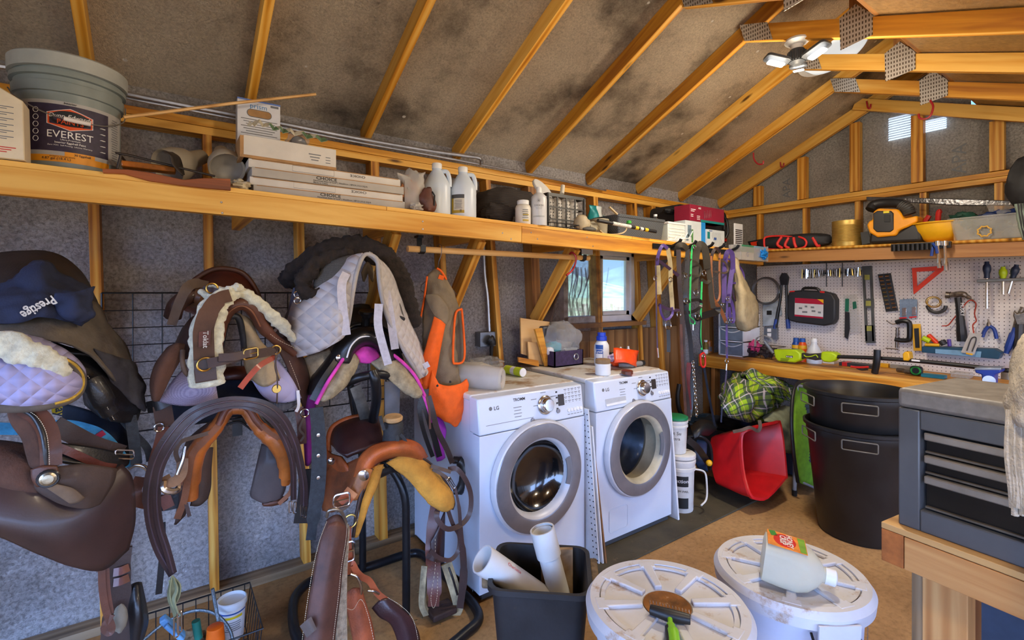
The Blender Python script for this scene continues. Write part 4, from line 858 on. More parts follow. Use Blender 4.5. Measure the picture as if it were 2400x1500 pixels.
t,xa,xb=gbox('bulb_carton','white bulb carton with wavy printed lines under the red one','box',1657,1698,2.20,.16,zr,.135,MATS['picture_white'])
b=B();b.bx(xa+.005,xa+.04,2.1994,2.21,zr+.06,zr+.115);b.done('teal_patch',M('label_teal',(20,122,120),.5,0,0,bump=0),t,smooth=False)
b=B();b.bx(xa+.095,xa+.13,2.1994,2.21,zr+.055,zr+.075);b.done('blue_patch',M('label_blue',(32,80,160),.5,0,0,bump=0),t,smooth=False)
for k in range(7):b=B();xx=xa+.085+.018*k;b.tube(cr([V((xx+.012*sin(q*.9),2.1995,zr+.01+.015*q))for q in range(8)],3),.0009,4);b.done('wavy_line',INKG,t)
lettering(t,'PHILIPS',(xa+.05,2.2,zr+.119),X,Z,.014,MATS['label_blue'],bold=.02)
t,xa,xb=gbox('red_bulb_carton','dark red light bulb carton with bulb picture standing on the white one','box',1622,1698,2.215,.15,zr+.188,.0,CARDW)if False else gbox('red_bulb_carton','dark red light bulb carton standing on the two white cartons','box',1617,1697,2.215,.14,zr+.187,.125,M('dark_red_carton',(134,26,52),.45,0,.06,bump=0))
b=B();b.bx(xa+.14,xb+.0006,2.2144,2.30,zr+.187,zr+.205);b.done('teal_strip',MATS['label_teal'],t,smooth=False)
for k in range(5):
 b=B();b.lathe([(0,0),(.012,.002),(.016,.016),(.013,.03),(.008,.045),(.007,.06),(0,.062)],V((xa+.185+.022*k,2.2135,zr+.215+.004*k)),12,sy=.06);b.done('printed_bulb',INKW,t)
lettering(t,'ACE',(xa+.125,2.215,zr+.285),X,Z,.018,INKW,bold=.02)
b=B()
for i,(w_,z_)in enumerate(((.06,.275),(.045,.262),(.03,.235),(.03,.222))):b.box((xa+.012+w_/2,2.2145,zr+z_),(w_,.001,.005))
for i in range(3):b.box((xa+.11,2.2145,zr+.205+.012*i),(.04,.001,.004))
b.done('printing',INKW,t,smooth=False,kind='stuff')
NYL=M('black_nylon',(26,26,29),.7,0,.2,30,bump=.2)
xa,xb=oy(1580,540,2.40).x,oy(1722,540,2.36).x;xb=4.02
t=thing('tool_case','large black nylon suitcase lying behind the bulb cartons','case',((xa+xb)/2,2.5,zr))
b=B();b.prism(rrect(xb-xa,.345,.05),V(((xa+xb)/2,2.385,zr+.175)),X,Z,Y*.26);b.done('case_body',NYL,t,bev=.012)
b=B();b.tube([V(((xa+xb)/2+p[0],2.382,zr+.175+p[1]))for p in rrect(xb-xa-.012,.333,.046)],.006,6,closed=True);b.done('piping',BLACKP,t)
b=B();b.tube(cr([V((xb-.05,2.36,zr+.29)),V((xb-.055,2.34,zr+.25)),V((xb-.05,2.335,zr+.16)),V((xb-.06,2.35,zr+.11))],5),.011,8);b.tube(cr([V((xb-.09,2.37,zr+.3)),V((xb-.10,2.34,zr+.24)),V((xb-.1,2.34,zr+.18))],5),.008,8);b.done('handle',BLACKP,t)
for z_ in(.24,.1):b=B();b.box(V((xb-.03,2.37,zr+z_)),(.03,.012,.03));b.done('red_tag',M('tag_red',(190,36,30),.6,0,.1,bump=0),t,bev=.002)
b=B();b.blob(V((xa+.06,2.44,zr+.29)),(.12,.06,.035),.2,3,3);b.done('bag_flap',NYL,t)
xv=3.95;b=B();xv0,xv1=oy(1722,545,2.25).x,oy(1741,545,2.25).x
t=thing('vent_cover','white slotted vent cover standing at the shelf end beside the black case','vent cover',((xv0+xv1)/2,2.25,SH(xv0)+.001));z0=SH(xv0)+.001
b=B();b.bx(xv0,xv1,2.25,2.262,z0,z0+.24);b.done('cover_plate',WHITE,t,bev=.003)
for k in range(11):b=B();b.bx(xv0+.012,xv1-.012,2.2485,2.2505,z0+.02+.016*k,z0+.028+.016*k);b.done('slot',INK,t,smooth=False)
q0,q1=oy(1715,600,2.11),oy(1778,600,2.11);xa,xb=q0.x,q1.x;z0=oy(1745,611,2.08).z;z1=oy(1740,574,2.08).z
t=thing('glove_holder','clear plastic holder screwed to the shelf end holding glove cartons','holder',((xa+xb)/2,2.07,z0))
b=B();b.bx(xa,xb,2.03,2.033,z0,z1-.02);b.bx(xa,xb,2.03,2.135,z0,z0+.003);b.bx(xa,xa+.003,2.03,2.135,z0,z1);b.bx(xb-.003,xb,2.03,2.135,z0,z1);b.done('holder_shell',FILMY,t,smooth=False)
xm=xa+(xb-xa)*.5
t=thing('glove_carton','green and white glove carton in the clear holder','box',((xa+xm)/2,2.08,z0+.004));b=B();b.bx(xa+.006,xm-.004,2.04,2.125,z0+.004,z1-.004);b.done('box_body',CARDW,t,bev=.001);b=B();b.bx(xa+.006,xm-.004,2.0392,2.1,(z0+z1)/2,z1-.004);b.done('green_band',M('carton_green',(56,128,96),.5,0,.1,bump=0),t,smooth=False)
lettering(t,'G',((xa+xm)/2,2.039,z0+.03),X,Z,.05,MATS['label_blue'],bold=.02)
t=thing('blue_glove_carton','blue grey glove carton with bright blue gloves spilling out','box',((xb+xm)/2,2.08,z0+.004));b=B();b.bx(xm+.002,xb-.006,2.04,2.125,z0+.004,z1-.004);b.done('box_body',M('carton_blue_grey',(120,158,184),.5,0,.1,bump=0),t,bev=.001);b=B();b.blob(V(((xb+xm)/2+.02,2.03,z0+.055)),(.05,.028,.035),.5,5,2);b.done('blue_gloves',M('nitrile_blue',(22,128,214),.5,0,.1,20,bump=.2),t)
def leather(n,c,r=.45,coat=.25,var=.22,b=.25):return M(n,c,min(1,r+.1),0,var,7,bump=b,bscale=160,coat=coat*.4)
L_DK=leather('dark_brown_leather',(52,36,30));L_BR=leather('brown_leather',(84,46,28));L_MA=leather('mahogany_leather',(92,44,30),.35,.5);L_TAN=leather('tan_panel_leather',(166,92,36),.35,.4)
L_OR=leather('tooled_orange_leather',(158,80,34),.45,.2,.3,.6);L_SU=leather('rough_suede',(82,56,44),.9,0,.25,.5);L_BK=leather('black_leather',(20,19,21),.33,.5);L_PL=leather('plum_brown_leather',(54,30,30),.35,.5)
L_STR=leather('strap_brown',(58,36,30),.4,.35);L_BRI=leather('bridle_brown',(48,34,36),.3,.5);L_GRY=leather('grey_brown_strap',(82,66,56),.6,.1);L_ROUGH=leather('roughout_gold',(188,134,52),.95,0,.2,.9)
ST=M('stitching',(206,190,160),.8,0,0,bump=0)
FLC=M('cream_fleece',(206,204,180),1.,0,.12,40,bump=1.,bscale=120,sheen=.5);FLD=M('dark_brown_fleece',(40,33,30),1.,0,.3,40,bump=1.,bscale=110);FLG=M('grey_tan_wool',(150,138,112),1.,0,.18,30,bump=.9,bscale=110)
def quilt(name,c,sc=26.,var=.08):
 if name in MATS:return MATS[name]
 m,nt,bs=newmat(name);L=nt.links.new;tc=nd(nt,'ShaderNodeTexCoord');fs=[]
 for r in(pi/4,-pi/4):
  mp=nd(nt,'ShaderNodeMapping');mp.inputs['Rotation'].default_value=(0,r,0);L(tc.outputs['Object'],mp.inputs[0])
  w=nd(nt,'ShaderNodeTexWave',Scale=sc/6.28*1.0,Distortion=.25,Detail=1.);w.bands_direction='X';L(mp.outputs[0],w.inputs['Vector']);q=nd(nt,'ShaderNodeMath',operation='POWER');L(w.outputs['Fac'],q.inputs[0]);q.inputs[1].default_value=.45;fs.append(q)
 k=nd(nt,'ShaderNodeMath',operation='MULTIPLY');L(fs[0].outputs[0],k.inputs[0]);L(fs[1].outputs[0],k.inputs[1])
 n=nd(nt,'ShaderNodeTexNoise',Scale=6.,Detail=5.);L(tc.outputs['Object'],n.inputs['Vector']);c1=ramp(nt,n.outputs['Fac'],[(.3,mul(c,1-var)),(.7,mul(c,1+var))]);L(c1,bs.inputs['Base Color'])
 bp=nd(nt,'ShaderNodeBump',Strength=.8,Distance=.009);L(k.outputs[0],bp.inputs['Height']);L(bp.outputs[0],bs.inputs['Normal']);bs.inputs['Roughness'].default_value=.9;MATS[name]=m;return m
def mesh_cloth(name,c1,c2,sc=300.):
 if name in MATS:return MATS[name]
 m,nt,bs=newmat(name);L=nt.links.new;tc=nd(nt,'ShaderNodeTexCoord');vo=nd(nt,'ShaderNodeTexVoronoi',Scale=sc,Randomness=.15);L(tc.outputs['Object'],vo.inputs['Vector'])
 L(ramp(nt,vo.outputs['Distance'],[(.25,c2),(.5,c1)]),bs.inputs['Base Color']);bs.inputs['Roughness'].default_value=.8;bp=nd(nt,'ShaderNodeBump',Strength=.5,Distance=.002);L(vo.outputs['Distance'],bp.inputs['Height']);L(bp.outputs[0],bs.inputs['Normal']);MATS[name]=m;return m
Q_LAV=quilt('lavender_quilting',(168,164,204),60);Q_GRY=quilt('grey_quilting',(186,182,184),52);MESHG=mesh_cloth('honeycomb_mesh',(92,90,86),(24,24,26),220);MESHL=mesh_cloth('lavender_mesh_cloth',(170,160,186),(120,112,140),330)
NAVY=M('navy_cotton',(34,42,68),.9,0,.15,14,bump=.3,bscale=200);NAVYD=M('dark_navy_cloth',(18,28,44),.9,0,.25,10,bump=.3)
COVER=M('grey_brown_suede_cover',(84,76,66),.95,0,.3,6,bump=.4,bscale=120,dirt=((116,104,86),5,.58));PINK=M('hot_pink_cloth',(206,64,166),.8,0,.12,20,bump=.3);PURP2=M('purple_nylon',(120,30,124),.75,0,.15,15,bump=.3);TURQ=M('turquoise_felt',(66,148,190),.9,0,.15,30,bump=.3)
WEB=M('black_webbing',(40,44,48),.75,0,.25,60,bump=.6,bscale=300);ROPE=M('mohair_rope',(150,134,112),.95,0,.2,60,bump=.8,bscale=220)
def pts(l):return[oy(x,y,q)for x,y,q in l]
def S(name,l,w,mat,par,t=.005,n=5,face=None):
 c=cr(pts(l),n);sd=[]
 for i in range(len(c)):
  d=c[min(len(c)-1,i+1)]-c[max(0,i-1)];vw=(c[i]-V((0,0,CAMZ))).normalized()if face is None else V(face);s=d.cross(vw);sd.append(s.normalized()if s.length>1e-9 else X)
 b=B();b.strap(c,w,t,sd);return b.done(name,mat,par)if par else b
def PA(name,rows,mat,par,th=.006,amp=.0,fr=9,nu=5,nv=5,seed=1,so=0,label=None):
 b=B();b.grid(patch([pts(r)for r in rows],nu,nv),amp,fr,seed);return b.done(name,mat,par,sol=th,so=so,ang=180,label=label)
def TU(name,l,r,mat,par,n=6,m=10,raw=False):
 b=B();b.tube(cr(pts(l),n),r,m);return b.done(name,mat,par)
def fleece(name,l,w,t,mat,par,amp=.008,n=6,seed=3):
 """woolly band: flattened tube with lumpy surface"""
 c=cr(pts(l),n);N=len(c);g=[];m=16
 for i in range(N):
  d=(c[min(N-1,i+1)]-c[max(0,i-1)]).normalized();vw=(c[i]-V((0,0,CAMZ))).normalized();s=d.cross(vw).normalized();u=s.cross(d);ww=w[min(len(w)-1,i*len(w)//N)]if isinstance(w,(list,tuple))else w
  k=min(1,sqrt(max(0.02,min(i+.3,N-1-i+.3))/1.5));row=[]
  for j in range(m):
   a=2*pi*j/m;p=c[i]+s*(ww/2*k*cos(a))+u*(t/2*k*sin(a));nn=(s*cos(a)+u*sin(a));row.append(p+nn*(amp*(noise.noise(p*34+V((seed,0,0)))+.9*noise.noise(p*80))))
  g.append(row)
 b=B();b.grid(g,closed=True);vs=len(b.v);b.f.append(tuple(range(m-1,-1,-1)));b.f.append(tuple(range(vs-m,vs)));return b.done(name,mat,par,ang=180)
def stitch(l,par,n=8,gap=.006):
 c=cr(pts(l),n);b=B()
 for i in range(0,len(c)-1):b.tube([c[i].lerp(c[i+1],.15),c[i].lerp(c[i+1],.75)],.0011,4)
 return b.done('stitching',ST,par,kind='stuff')
def buckle(c,ax,ay,w,h,mat,par,r=.0028):
 c,ax,ay=V(c),V(ax).normalized(),V(ay).normalized();b=B();b.tube([c+ax*p[0]+ay*p[1]for p in rrect(w,h,min(w,h)*.25)],r,7,closed=True);b.tube([c-ax*w*.5,c+ax*w*.45],r*.8,6);return b.done('buckle',mat,par)
def dring(c,R,mat,par,r=.003,ax=X,az=Z):b=B();b.tube(circ(c,ax,az,R,20),r,7,closed=True);return b.done('ring',mat,par)
def TH(name,label,cat,x,y,q,group=None):return thing(name,label,cat,oy(x,y,q),group)
x0,x1=oy(238,690,2.735).x,oy(905,690,2.735).x;z0,z1=.868,1.487
t=thing('wire_grid_panel','black wire grid panel fixed to the foil wall behind the saddles','wire panel',((x0+x1)/2,2.735,z0))
nx=int((x1-x0)/.103)
for i in range(nx+1):b=B();xx=x0+(x1-x0)*i/nx;b.tube([V((xx,2.738,z0)),V((xx,2.738,z1))],.0028 if 0<i<nx else .004,6);b.done('wire',BLACKM,t)
for j in range(9):b=B();zz=z0+(z1-z0)*j/8;b.tube([V((x0,2.733,zz)),V((x1,2.733,zz))],.0024 if 0<j<8 else .004,6);b.done('wire',BLACKM,t)
t=TH('covered_saddle','large saddle under a grey brown suede cover at the photo edge','saddle',120,900,2.2)
PA('seat_dome',[[(-60,640,2.5),(-20,604,2.5),(60,592,2.5),(130,600,2.48),(185,642,2.45),(222,705,2.42)],[(-60,690,2.2),(-20,655,2.18),(70,640,2.16),(150,655,2.2),(205,705,2.25),(240,760,2.3)],[(-60,750,2.1),(-20,740,2.08),(80,740,2.06),(160,745,2.08),(215,775,2.15),(262,815,2.22)]],leather('dome_leather',(46,36,31),.6,.15),t,.02,.004)
PA('suede_cover',[[(-40,735,2.07),(80,728,2.05),(165,720,2.06),(205,700,2.16),(232,720,2.28)],[(-40,755,2.0),(80,752,1.99),(170,765,2.01),(240,800,2.08),(290,805,2.25)],[(-40,768,1.97),(80,778,1.95),(180,806,1.98),(258,850,2.06),(325,880,2.22)],[(-40,776,1.965),(80,790,1.945),(190,820,1.97),(272,900,2.05),(342,950,2.2)]],COVER,t,.008,.012,12)
PA('cover_tail',[[(225,818,2.0),(270,835,2.05),(318,850,2.17)],[(238,850,2.02),(285,880,2.06),(338,905,2.17)],[(262,900,2.05),(300,925,2.08),(342,950,2.15)],[(282,915,2.08),(312,945,2.1),(338,965,2.14)]],M('dark_grey_cover_tail',(56,54,58),.95,0,.25,10,bump=.4),t,.006,.01,20,seed=5)
PA('black_flap',[[(120,800,2.06),(170,818,2.05),(225,828,2.08),(262,850,2.12)],[(150,840,2.02),(200,870,2.0),(255,900,2.04),(300,915,2.12)],[(190,880,2.03),(230,930,2.0),(280,960,2.04),(325,955,2.14)],[(205,945,2.06),(240,975,2.04),(285,990,2.06),(318,985,2.14)]],L_BK,t,.014,.004)
TU('black_knee_roll',[(196,872,1.985),(222,905,1.97),(246,950,1.98),(268,982,2.0)],[.02,.03,.032,.026,.012],L_BK,t)
TU('flap_piping',[(112,812,2.0),(160,826,2.0),(215,834,2.02),(262,862,2.05)],.005,L_BK,t)
stitch([(205,880,1.955),(228,912,1.945),(250,952,1.955),(268,985,1.98)],t)
S('stirrup_leather',[(306,975,2.1),(311,1010,2.09),(316,1050,2.08),(320,1088,2.08)],.032,WEB,t);S('stirrup_leather',[(286,982,2.12),(318,1020,2.11),(345,1050,2.1),(352,1080,2.1)],.022,WEB,t)
TU('stirrup_iron',[(300,1098,2.08),(318,1090,2.08),(338,1094,2.08),(352,1108,2.08)],.007,CHROME,t)
PA('saddle_pad',[[(150,945,2.16),(200,960,2.14),(250,985,2.16),(295,995,2.2)],[(150,990,2.14),(200,1000,2.12),(255,1015,2.14),(310,1030,2.2)],[(150,1030,2.14),(205,1040,2.12),(262,1060,2.14),(305,1085,2.18)]],NAVYD,t,.02,.004)
S('turquoise_edge',[(-20,1004,2.0),(60,1005,2.02),(150,997,2.04),(205,1007,2.05),(235,1020,2.06),(262,1045,2.08),(298,1092,2.1)],.034,TURQ,t,.012)
S('red_tab',[(228,1016,2.045),(236,1025,2.045)],.03,M('cranberry_tab',(140,22,52),.8,0,.1,bump=.2),t,.014)
b=B();b.slab(pts([(119,952,1.955),(147,942,1.955),(145,972,1.955),(122,969,1.955)]),(0,.004,0));yl=b.done('yellow_tag',M('yellow_tag',(206,186,30),.6,0,.06,bump=.05),t,bev=.001)
o=oy(131,943,1.953);lettering(t,'Bay',o,-Z,X,.03,M('tag_navy',(20,40,70),.6,0,0,bump=0),bold=.02,align='LEFT')
t=TH('quilted_pad','lavender quilted saddle pad with gold cord edge folded at the photo edge','saddle pad',90,955,1.9)
PA('quilted_body',[[(-40,770,2.0),(50,780,1.97),(115,808,1.95),(165,838,1.94),(190,868,1.95)],[(-40,850,1.86),(55,855,1.84),(120,868,1.83),(170,885,1.86),(193,894,1.93)],[(-40,915,1.85),(55,920,1.82),(120,922,1.83),(163,915,1.86),(184,916,1.93)],[(-40,957,1.9),(50,957,1.87),(102,951,1.87),(142,941,1.89),(163,934,1.93)]],Q_LAV,t,.02,.004,14)
fleece('fleece_band',[(-40,800,1.845),(30,815,1.835),(80,832,1.825),(125,852,1.825),(158,880,1.84)],[.075,.075,.068,.06,.045],.028,FLC,t)
TU('edge_binding',[(102,838,1.845),(140,844,1.85),(172,860,1.87),(190,885,1.90),(186,915,1.91),(162,936,1.88),(110,951,1.855),(50,957,1.85),(-40,957,1.86)],.0125,M('brown_grey_binding',(92,84,76),.9,0,.12,20,bump=.3),t)
GOLD=M('gold_cord',(202,166,66),.5,.2,.15,60,bump=.5,bscale=200)
TU('gold_cord',[(118,833,1.842),(146,840,1.845),(176,856,1.86),(194,884,1.89),(190,914,1.9),(165,935,1.87),(128,946,1.85)],.0045,GOLD,t)
t=TH('navy_shirt','navy blue garment with white gothic lettering bundled on the covered saddle','shirt',110,760,1.98)
PA('shirt_cloth',[[(-40,680,2.16),(35,652,2.12),(90,614,2.11),(140,648,2.12),(214,674,2.14)],[(-40,695,2.03),(45,690,2.0),(105,672,2.0),(160,690,2.02),(219,702,2.08)],[(-40,728,1.98),(50,730,1.95),(112,722,1.95),(165,728,1.97),(212,735,2.03)],[(-40,756,1.96),(35,757,1.945),(98,742,1.945),(150,752,1.97),(186,763,2.02)]],NAVY,t,.012,.022,15,7,7)
PA('sleeve',[[(135,690,1.965),(175,685,1.95),(220,672,1.98)],[(130,712,1.955),(172,712,1.925),(216,704,1.96)],[(136,738,1.955),(176,742,1.925),(214,732,1.96)],[(176,752,1.96),(196,752,1.95),(212,742,1.965)]],NAVY,t,.01,.016,22,6,6,seed=4)
b=B();b.tube(pts([(118,716,1.9485),(124,712,1.948)]),.001,4)
u=(oy(52,737,1.93)-oy(122,700,1.93)).normalized();o=oy(84,712,1.925);vv=V((0,-1,0)).cross(u);lettering(t,'Prestige',o,u,-vv if vv.z>0 else vv,.036,M('shirt_print',(206,204,200),.8,0,.1,50,bump=0),bold=.025,shear=.1,squash=.72)
t=TH('stock_saddle','dark brown stock saddle with round silver concho and long smooth fender','saddle',150,1330,1.95)
PA('seat',[[(-60,1030,2.0),(0,1038,1.98),(50,1046,1.97),(95,1050,1.96)],[(-60,1070,1.9),(0,1075,1.88),(55,1080,1.87),(105,1090,1.88)],[(-60,1120,1.87),(0,1122,1.85),(50,1130,1.84),(95,1140,1.85)],[(-60,1150,1.9),(0,1150,1.88),(50,1150,1.87),(90,1160,1.88)]],L_SU,t,.02,.003)
PA('swell',[[(18,958,1.93),(52,958,1.92),(92,962,1.93)],[(32,985,1.9),(72,985,1.88),(112,990,1.89)],[(58,1020,1.88),(92,1020,1.86),(125,1025,1.87)],[(70,1055,1.86),(98,1058,1.84),(128,1062,1.85)],[(82,1090,1.86),(104,1094,1.84),(134,1090,1.85)]],L_SU,t,.03,.003)
S('swell_rim',[(60,957,1.885),(92,978,1.868),(112,1010,1.85),(119,1050,1.835),(120,1092,1.83)],.045,L_BR,t,.014);TU('swell_welt',[(46,957,1.885),(78,975,1.865),(98,1010,1.845),(106,1050,1.83),(108,1092,1.828)],.007,L_BK,t)
stitch([(55,957,1.87),(86,976,1.855),(107,1010,1.838),(114,1050,1.823),(116,1090,1.82)],t)
PA('fender',[[(-60,1120,1.87),(0,1125,1.86),(80,1142,1.855),(160,1165,1.87),(230,1130,1.9),(285,1088,1.95)],[(-60,1180,1.84),(0,1185,1.83),(90,1200,1.83),(175,1210,1.85),(255,1170,1.89),(310,1125,1.95)],[(-60,1230,1.83),(0,1232,1.82),(90,1255,1.82),(180,1270,1.85),(262,1245,1.9),(316,1215,1.95)],[(-60,1240,1.85),(0,1254,1.84),(90,1296,1.84),(165,1326,1.86),(240,1336,1.9),(300,1288,1.95)]],leather('smooth_fender_leather',(58,40,36),.33,.45,.16,.1),t,.008,.002)
PA('back_jockey',[[(75,1098,1.855),(130,1093,1.84),(200,1088,1.86),(272,1098,1.9)],[(72,1120,1.845),(135,1130,1.83),(205,1130,1.85),(266,1130,1.89)],[(85,1142,1.84),(140,1165,1.83),(200,1175,1.845),(245,1165,1.88)],[(105,1158,1.845),(150,1182,1.835),(200,1192,1.845),(232,1182,1.87)]],leather('jockey_leather',(66,50,42),.6,.1),t,.01,.002)
PA('concho_keeper',[[(74,1100,1.828),(100,1091,1.82),(134,1092,1.823)],[(76,1122,1.823),(104,1122,1.815),(138,1108,1.82)],[(88,1140,1.823),(112,1138,1.817),(132,1130,1.82)]],L_BR,t,.008)
PA('latigo_end',[[(108,1142,1.815),(122,1134,1.813),(138,1136,1.815)],[(142,1165,1.818),(158,1152,1.815),(172,1145,1.82)],[(165,1180,1.825),(185,1176,1.822),(198,1166,1.828)]],leather('tan_grey_latigo',(112,92,72),.8,0),t,.005)
q=oy(113,1122,1.805);b=B();b.lathe([(.014,0),(.018,.001),(.018,.004),(.014,.006),(.012,.008),(0,.009)],q,28,az=-Y);b.done('concho',M('aged_silver',(176,168,146),.35,.9,.15,80,bump=.3),t)
b=B();b.tube([q+V((.0205*cos(a)*(1+.05*(i%2)),.001,.0205*sin(a)*(1+.05*(i%2))))for i,a in enumerate([2*pi*k/36 for k in range(36)])],.004,6,closed=True);b.done('concho_rosette',L_BK,t)
PA('girth_leather',[[(130,1038,1.92),(190,1045,1.94),(250,1055,1.98),(300,1068,2.03)],[(130,1058,1.9),(195,1070,1.93),(255,1085,1.97),(298,1088,2.02)],[(130,1082,1.89),(195,1092,1.91),(250,1098,1.96),(285,1098,2.0)]],L_BK,t,.012,.003)
S('girth_strap',[(126,995,1.95),(165,1015,1.96),(220,1042,1.99),(285,1062,2.03)],.05,L_DK,t,.01);S('girth_strap',[(130,1045,1.885),(180,1066,1.9),(235,1090,1.935),(270,1096,1.96)],.022,L_MA,t)
buckle(oy(292,1065,2.0),V((1,.3,-.3)),Z,.05,.028,CHROME,t)
S('tie_strap',[(238,1330,1.95),(240,1380,1.95),(248,1430,1.95),(262,1470,1.95),(256,1484,1.95),(244,1470,1.95),(262,1440,1.95)],.018,L_BR,t,.004);S('tie_strap',[(246,1330,1.955),(250,1390,1.955),(258,1440,1.955)],.02,L_BR,t)
S('stirrup_strap',[(285,1285,2.02),(280,1340,2.02),(278,1400,2.02),(272,1470,2.02),(270,1540,2.02)],[.055,.06,.065,.075,.08],L_DK,t,.012)
for y_ in(1338,1362):S('strap_keeper',[(267,y_+4,2.008),(284,y_,2.0),(302,y_-8,2.008)],.024,L_MA,t,.006)
PA('stirrup_hood',[[(306,1372,2.05),(318,1366,2.03),(328,1366,2.05)],[(300,1420,2.03),(322,1412,1.99),(340,1425,2.03)],[(304,1462,2.03),(324,1458,1.98),(343,1462,2.03)],[(304,1530,2.05),(318,1530,2.0),(328,1510,2.04)]],L_BK,t,.012)
b=B();b.blob(oy(281,1450,1.98),(.018,.015,.045),.12,3,2);b.done('strap_tag',M('grey_tag',(120,114,100),.8,0,.15,bump=.2),t)
t=TH('english_saddle','brown english saddle with round cantle hung in front of the wire grid','saddle',530,960,2.25)
PA('seat',[[(426,722,2.6),(440,672,2.6),(484,637,2.6),(525,628,2.6),(572,641,2.6),(603,684,2.6),(612,724,2.6)],[(440,730,2.56),(455,684,2.57),(490,654,2.57),(525,646,2.57),(566,657,2.57),(592,692,2.57),(602,726,2.56)],[(452,735,2.48),(468,700,2.47),(495,678,2.45),(525,672,2.44),(556,680,2.45),(578,702,2.46),(592,728,2.47)],[(470,745,2.3),(485,722,2.3),(505,708,2.28),(528,704,2.27),(552,708,2.28),(572,722,2.29),(590,740,2.3)],[(484,762,2.16),(500,735,2.15),(516,716,2.13),(550,708,2.12),(584,716,2.13),(602,735,2.15),(616,762,2.16)]],L_MA,t,.02)
TU('cantle_welt',[(426,722,2.575),(440,673,2.575),(484,638,2.575),(525,629,2.575),(572,642,2.575),(603,685,2.575),(612,722,2.575)],.011,L_BR,t)
TU('pommel_arch',[(510,840,2.1),(514,790,2.08),(526,742,2.06),(548,717,2.05),(572,712,2.05),(596,728,2.06),(616,765,2.08),(650,800,2.1),(690,830,2.13)],[.016,.02,.024,.026,.026,.026,.024,.02,.014],L_BR,t)
TU('pommel_seam',[(516,790,2.055),(530,742,2.034),(550,722,2.025),(571,718,2.025),(592,732,2.034),(610,765,2.056)],.0035,leather('seam_tan',(120,74,48)),t)
L_FL=leather('flap_brown',(66,42,34),.5,.25)
PA('flap',[[(600,728,2.12),(640,745,2.15),(662,765,2.2)],[(622,770,2.1),(668,795,2.14),(690,810,2.2)],[(650,815,2.1),(695,845,2.14),(714,850,2.2)],[(672,860,2.12),(705,895,2.15),(724,895,2.2)],[(690,905,2.14),(708,945,2.16),(716,960,2.2)]],L_FL,t,.01,.003)
PA('flap',[[(500,722,2.1),(455,742,2.16),(430,770,2.22)],[(478,760,2.09),(430,790,2.15),(405,820,2.22)],[(462,800,2.09),(418,825,2.15),(392,850,2.22)],[(440,840,2.1),(405,850,2.15),(385,870,2.2)]],L_FL,t,.01,.003)
PA('suede_flap',[[(432,808,2.06),(415,806,2.05),(396,816,2.07)],[(424,835,2.04),(394,838,2.02),(368,852,2.05)],[(400,880,2.04),(374,880,2.02),(356,888,2.05)],[(380,918,2.05),(366,922,2.04),(358,920,2.06)],[(370,938,2.07),(364,938,2.06),(360,934,2.07)]],L_SU,t,.012,.003)
stitch([(600,738,2.045),(618,768,2.06),(650,795,2.075),(690,815,2.1),(725,830,2.14)],t);stitch([(678,845,2.1),(694,885,2.12),(704,915,2.13)],t)
PA('wool_panel',[[(548,736,2.12),(566,738,2.1),(588,756,2.11)],[(566,770,2.12),(588,785,2.09),(606,800,2.1)],[(572,815,2.12),(605,825,2.09),(628,822,2.1)],[(576,850,2.13),(610,865,2.1),(640,850,2.11)],[(586,880,2.14),(620,905,2.11),(655,885,2.12)]],M('tan_wool_panel',(172,152,118),.95,0,.14,12,bump=.5),t,.02,.004)
PA('wool_panel',[[(530,742,2.13),(524,748,2.12),(518,760,2.1)],[(524,780,2.13),(517,785,2.11),(512,790,2.1)],[(518,820,2.13),(512,822,2.11),(508,825,2.1)]],MATS['tan_wool_panel'],t,.02)
TU('black_gullet_trim',[(514,828,2.11),(521,795,2.1),(531,752,2.08),(546,741,2.075),(560,748,2.08),(569,785,2.1),(573,815,2.11)],.012,M('black_vinyl_trim',(30,32,38),.5,0,.2,40,bump=.5,bscale=90),t)
PA('pad_flap',[[(440,855,2.13),(475,850,2.13),(505,850,2.13)],[(408,888,2.1),(455,890,2.09),(505,895,2.1)],[(385,920,2.1),(445,925,2.08),(508,920,2.1)],[(370,940,2.12),(435,950,2.1),(512,938,2.12)]],MESHL,t,.008,.002,label='lavender mesh pad corner')
PA('pad_flap',[[(582,868,2.16),(612,862,2.15),(645,838,2.15)],[(592,892,2.15),(630,892,2.13),(665,860,2.14)],[(612,922,2.14),(652,922,2.12),(688,895,2.13)],[(636,940,2.15),(672,942,2.13),(706,932,2.14)]],quilt('lavender_flap',(172,166,196),18,.05),t,.01,.002,label='lavender cloth pad corner')
PA('pad_liner',[[(630,938,2.17),(670,945,2.15),(706,936,2.16)],[(634,958,2.17),(668,962,2.15),(704,942,2.16)]],mesh_cloth('grey_mesh',(100,100,104),(50,50,54),260),t,.006)
PA('navy_blanket',[[(400,905,2.3),(470,895,2.28),(560,892,2.28),(640,900,2.3)],[(395,950,2.27),(470,945,2.25),(565,940,2.25),(650,955,2.27)],[(395,1000,2.3),(470,985,2.28),(565,975,2.28),(655,990,2.3)]],NAVYD,t,.02,.012,12)
b=B();b.blob(oy(545,880,2.33),(.085,.05,.04),.08,3,6);b.done('brown_cantle_behind',L_MA,t)
S('billet_strap',[(402,762,2.13),(420,710,2.12),(438,676,2.13),(458,664,2.16),(486,668,2.2)],[.03,.032,.036,.036,.03],L_GRY,t)
TU('rolled_billet',[(405,742,2.22),(412,718,2.2),(432,700,2.2),(452,692,2.22)],.03,L_FL,t);TU('swell_roll',[(448,705,2.25),(475,698,2.22),(500,705,2.2)],[.03,.045,.03],leather('warm_brown',(104,68,38),.45,.3),t)
TU('iron_ring',[(428,822,2.03),(428,850,2.0),(436,874,2.0),(456,886,2.02)],.008,L_GRY,t)
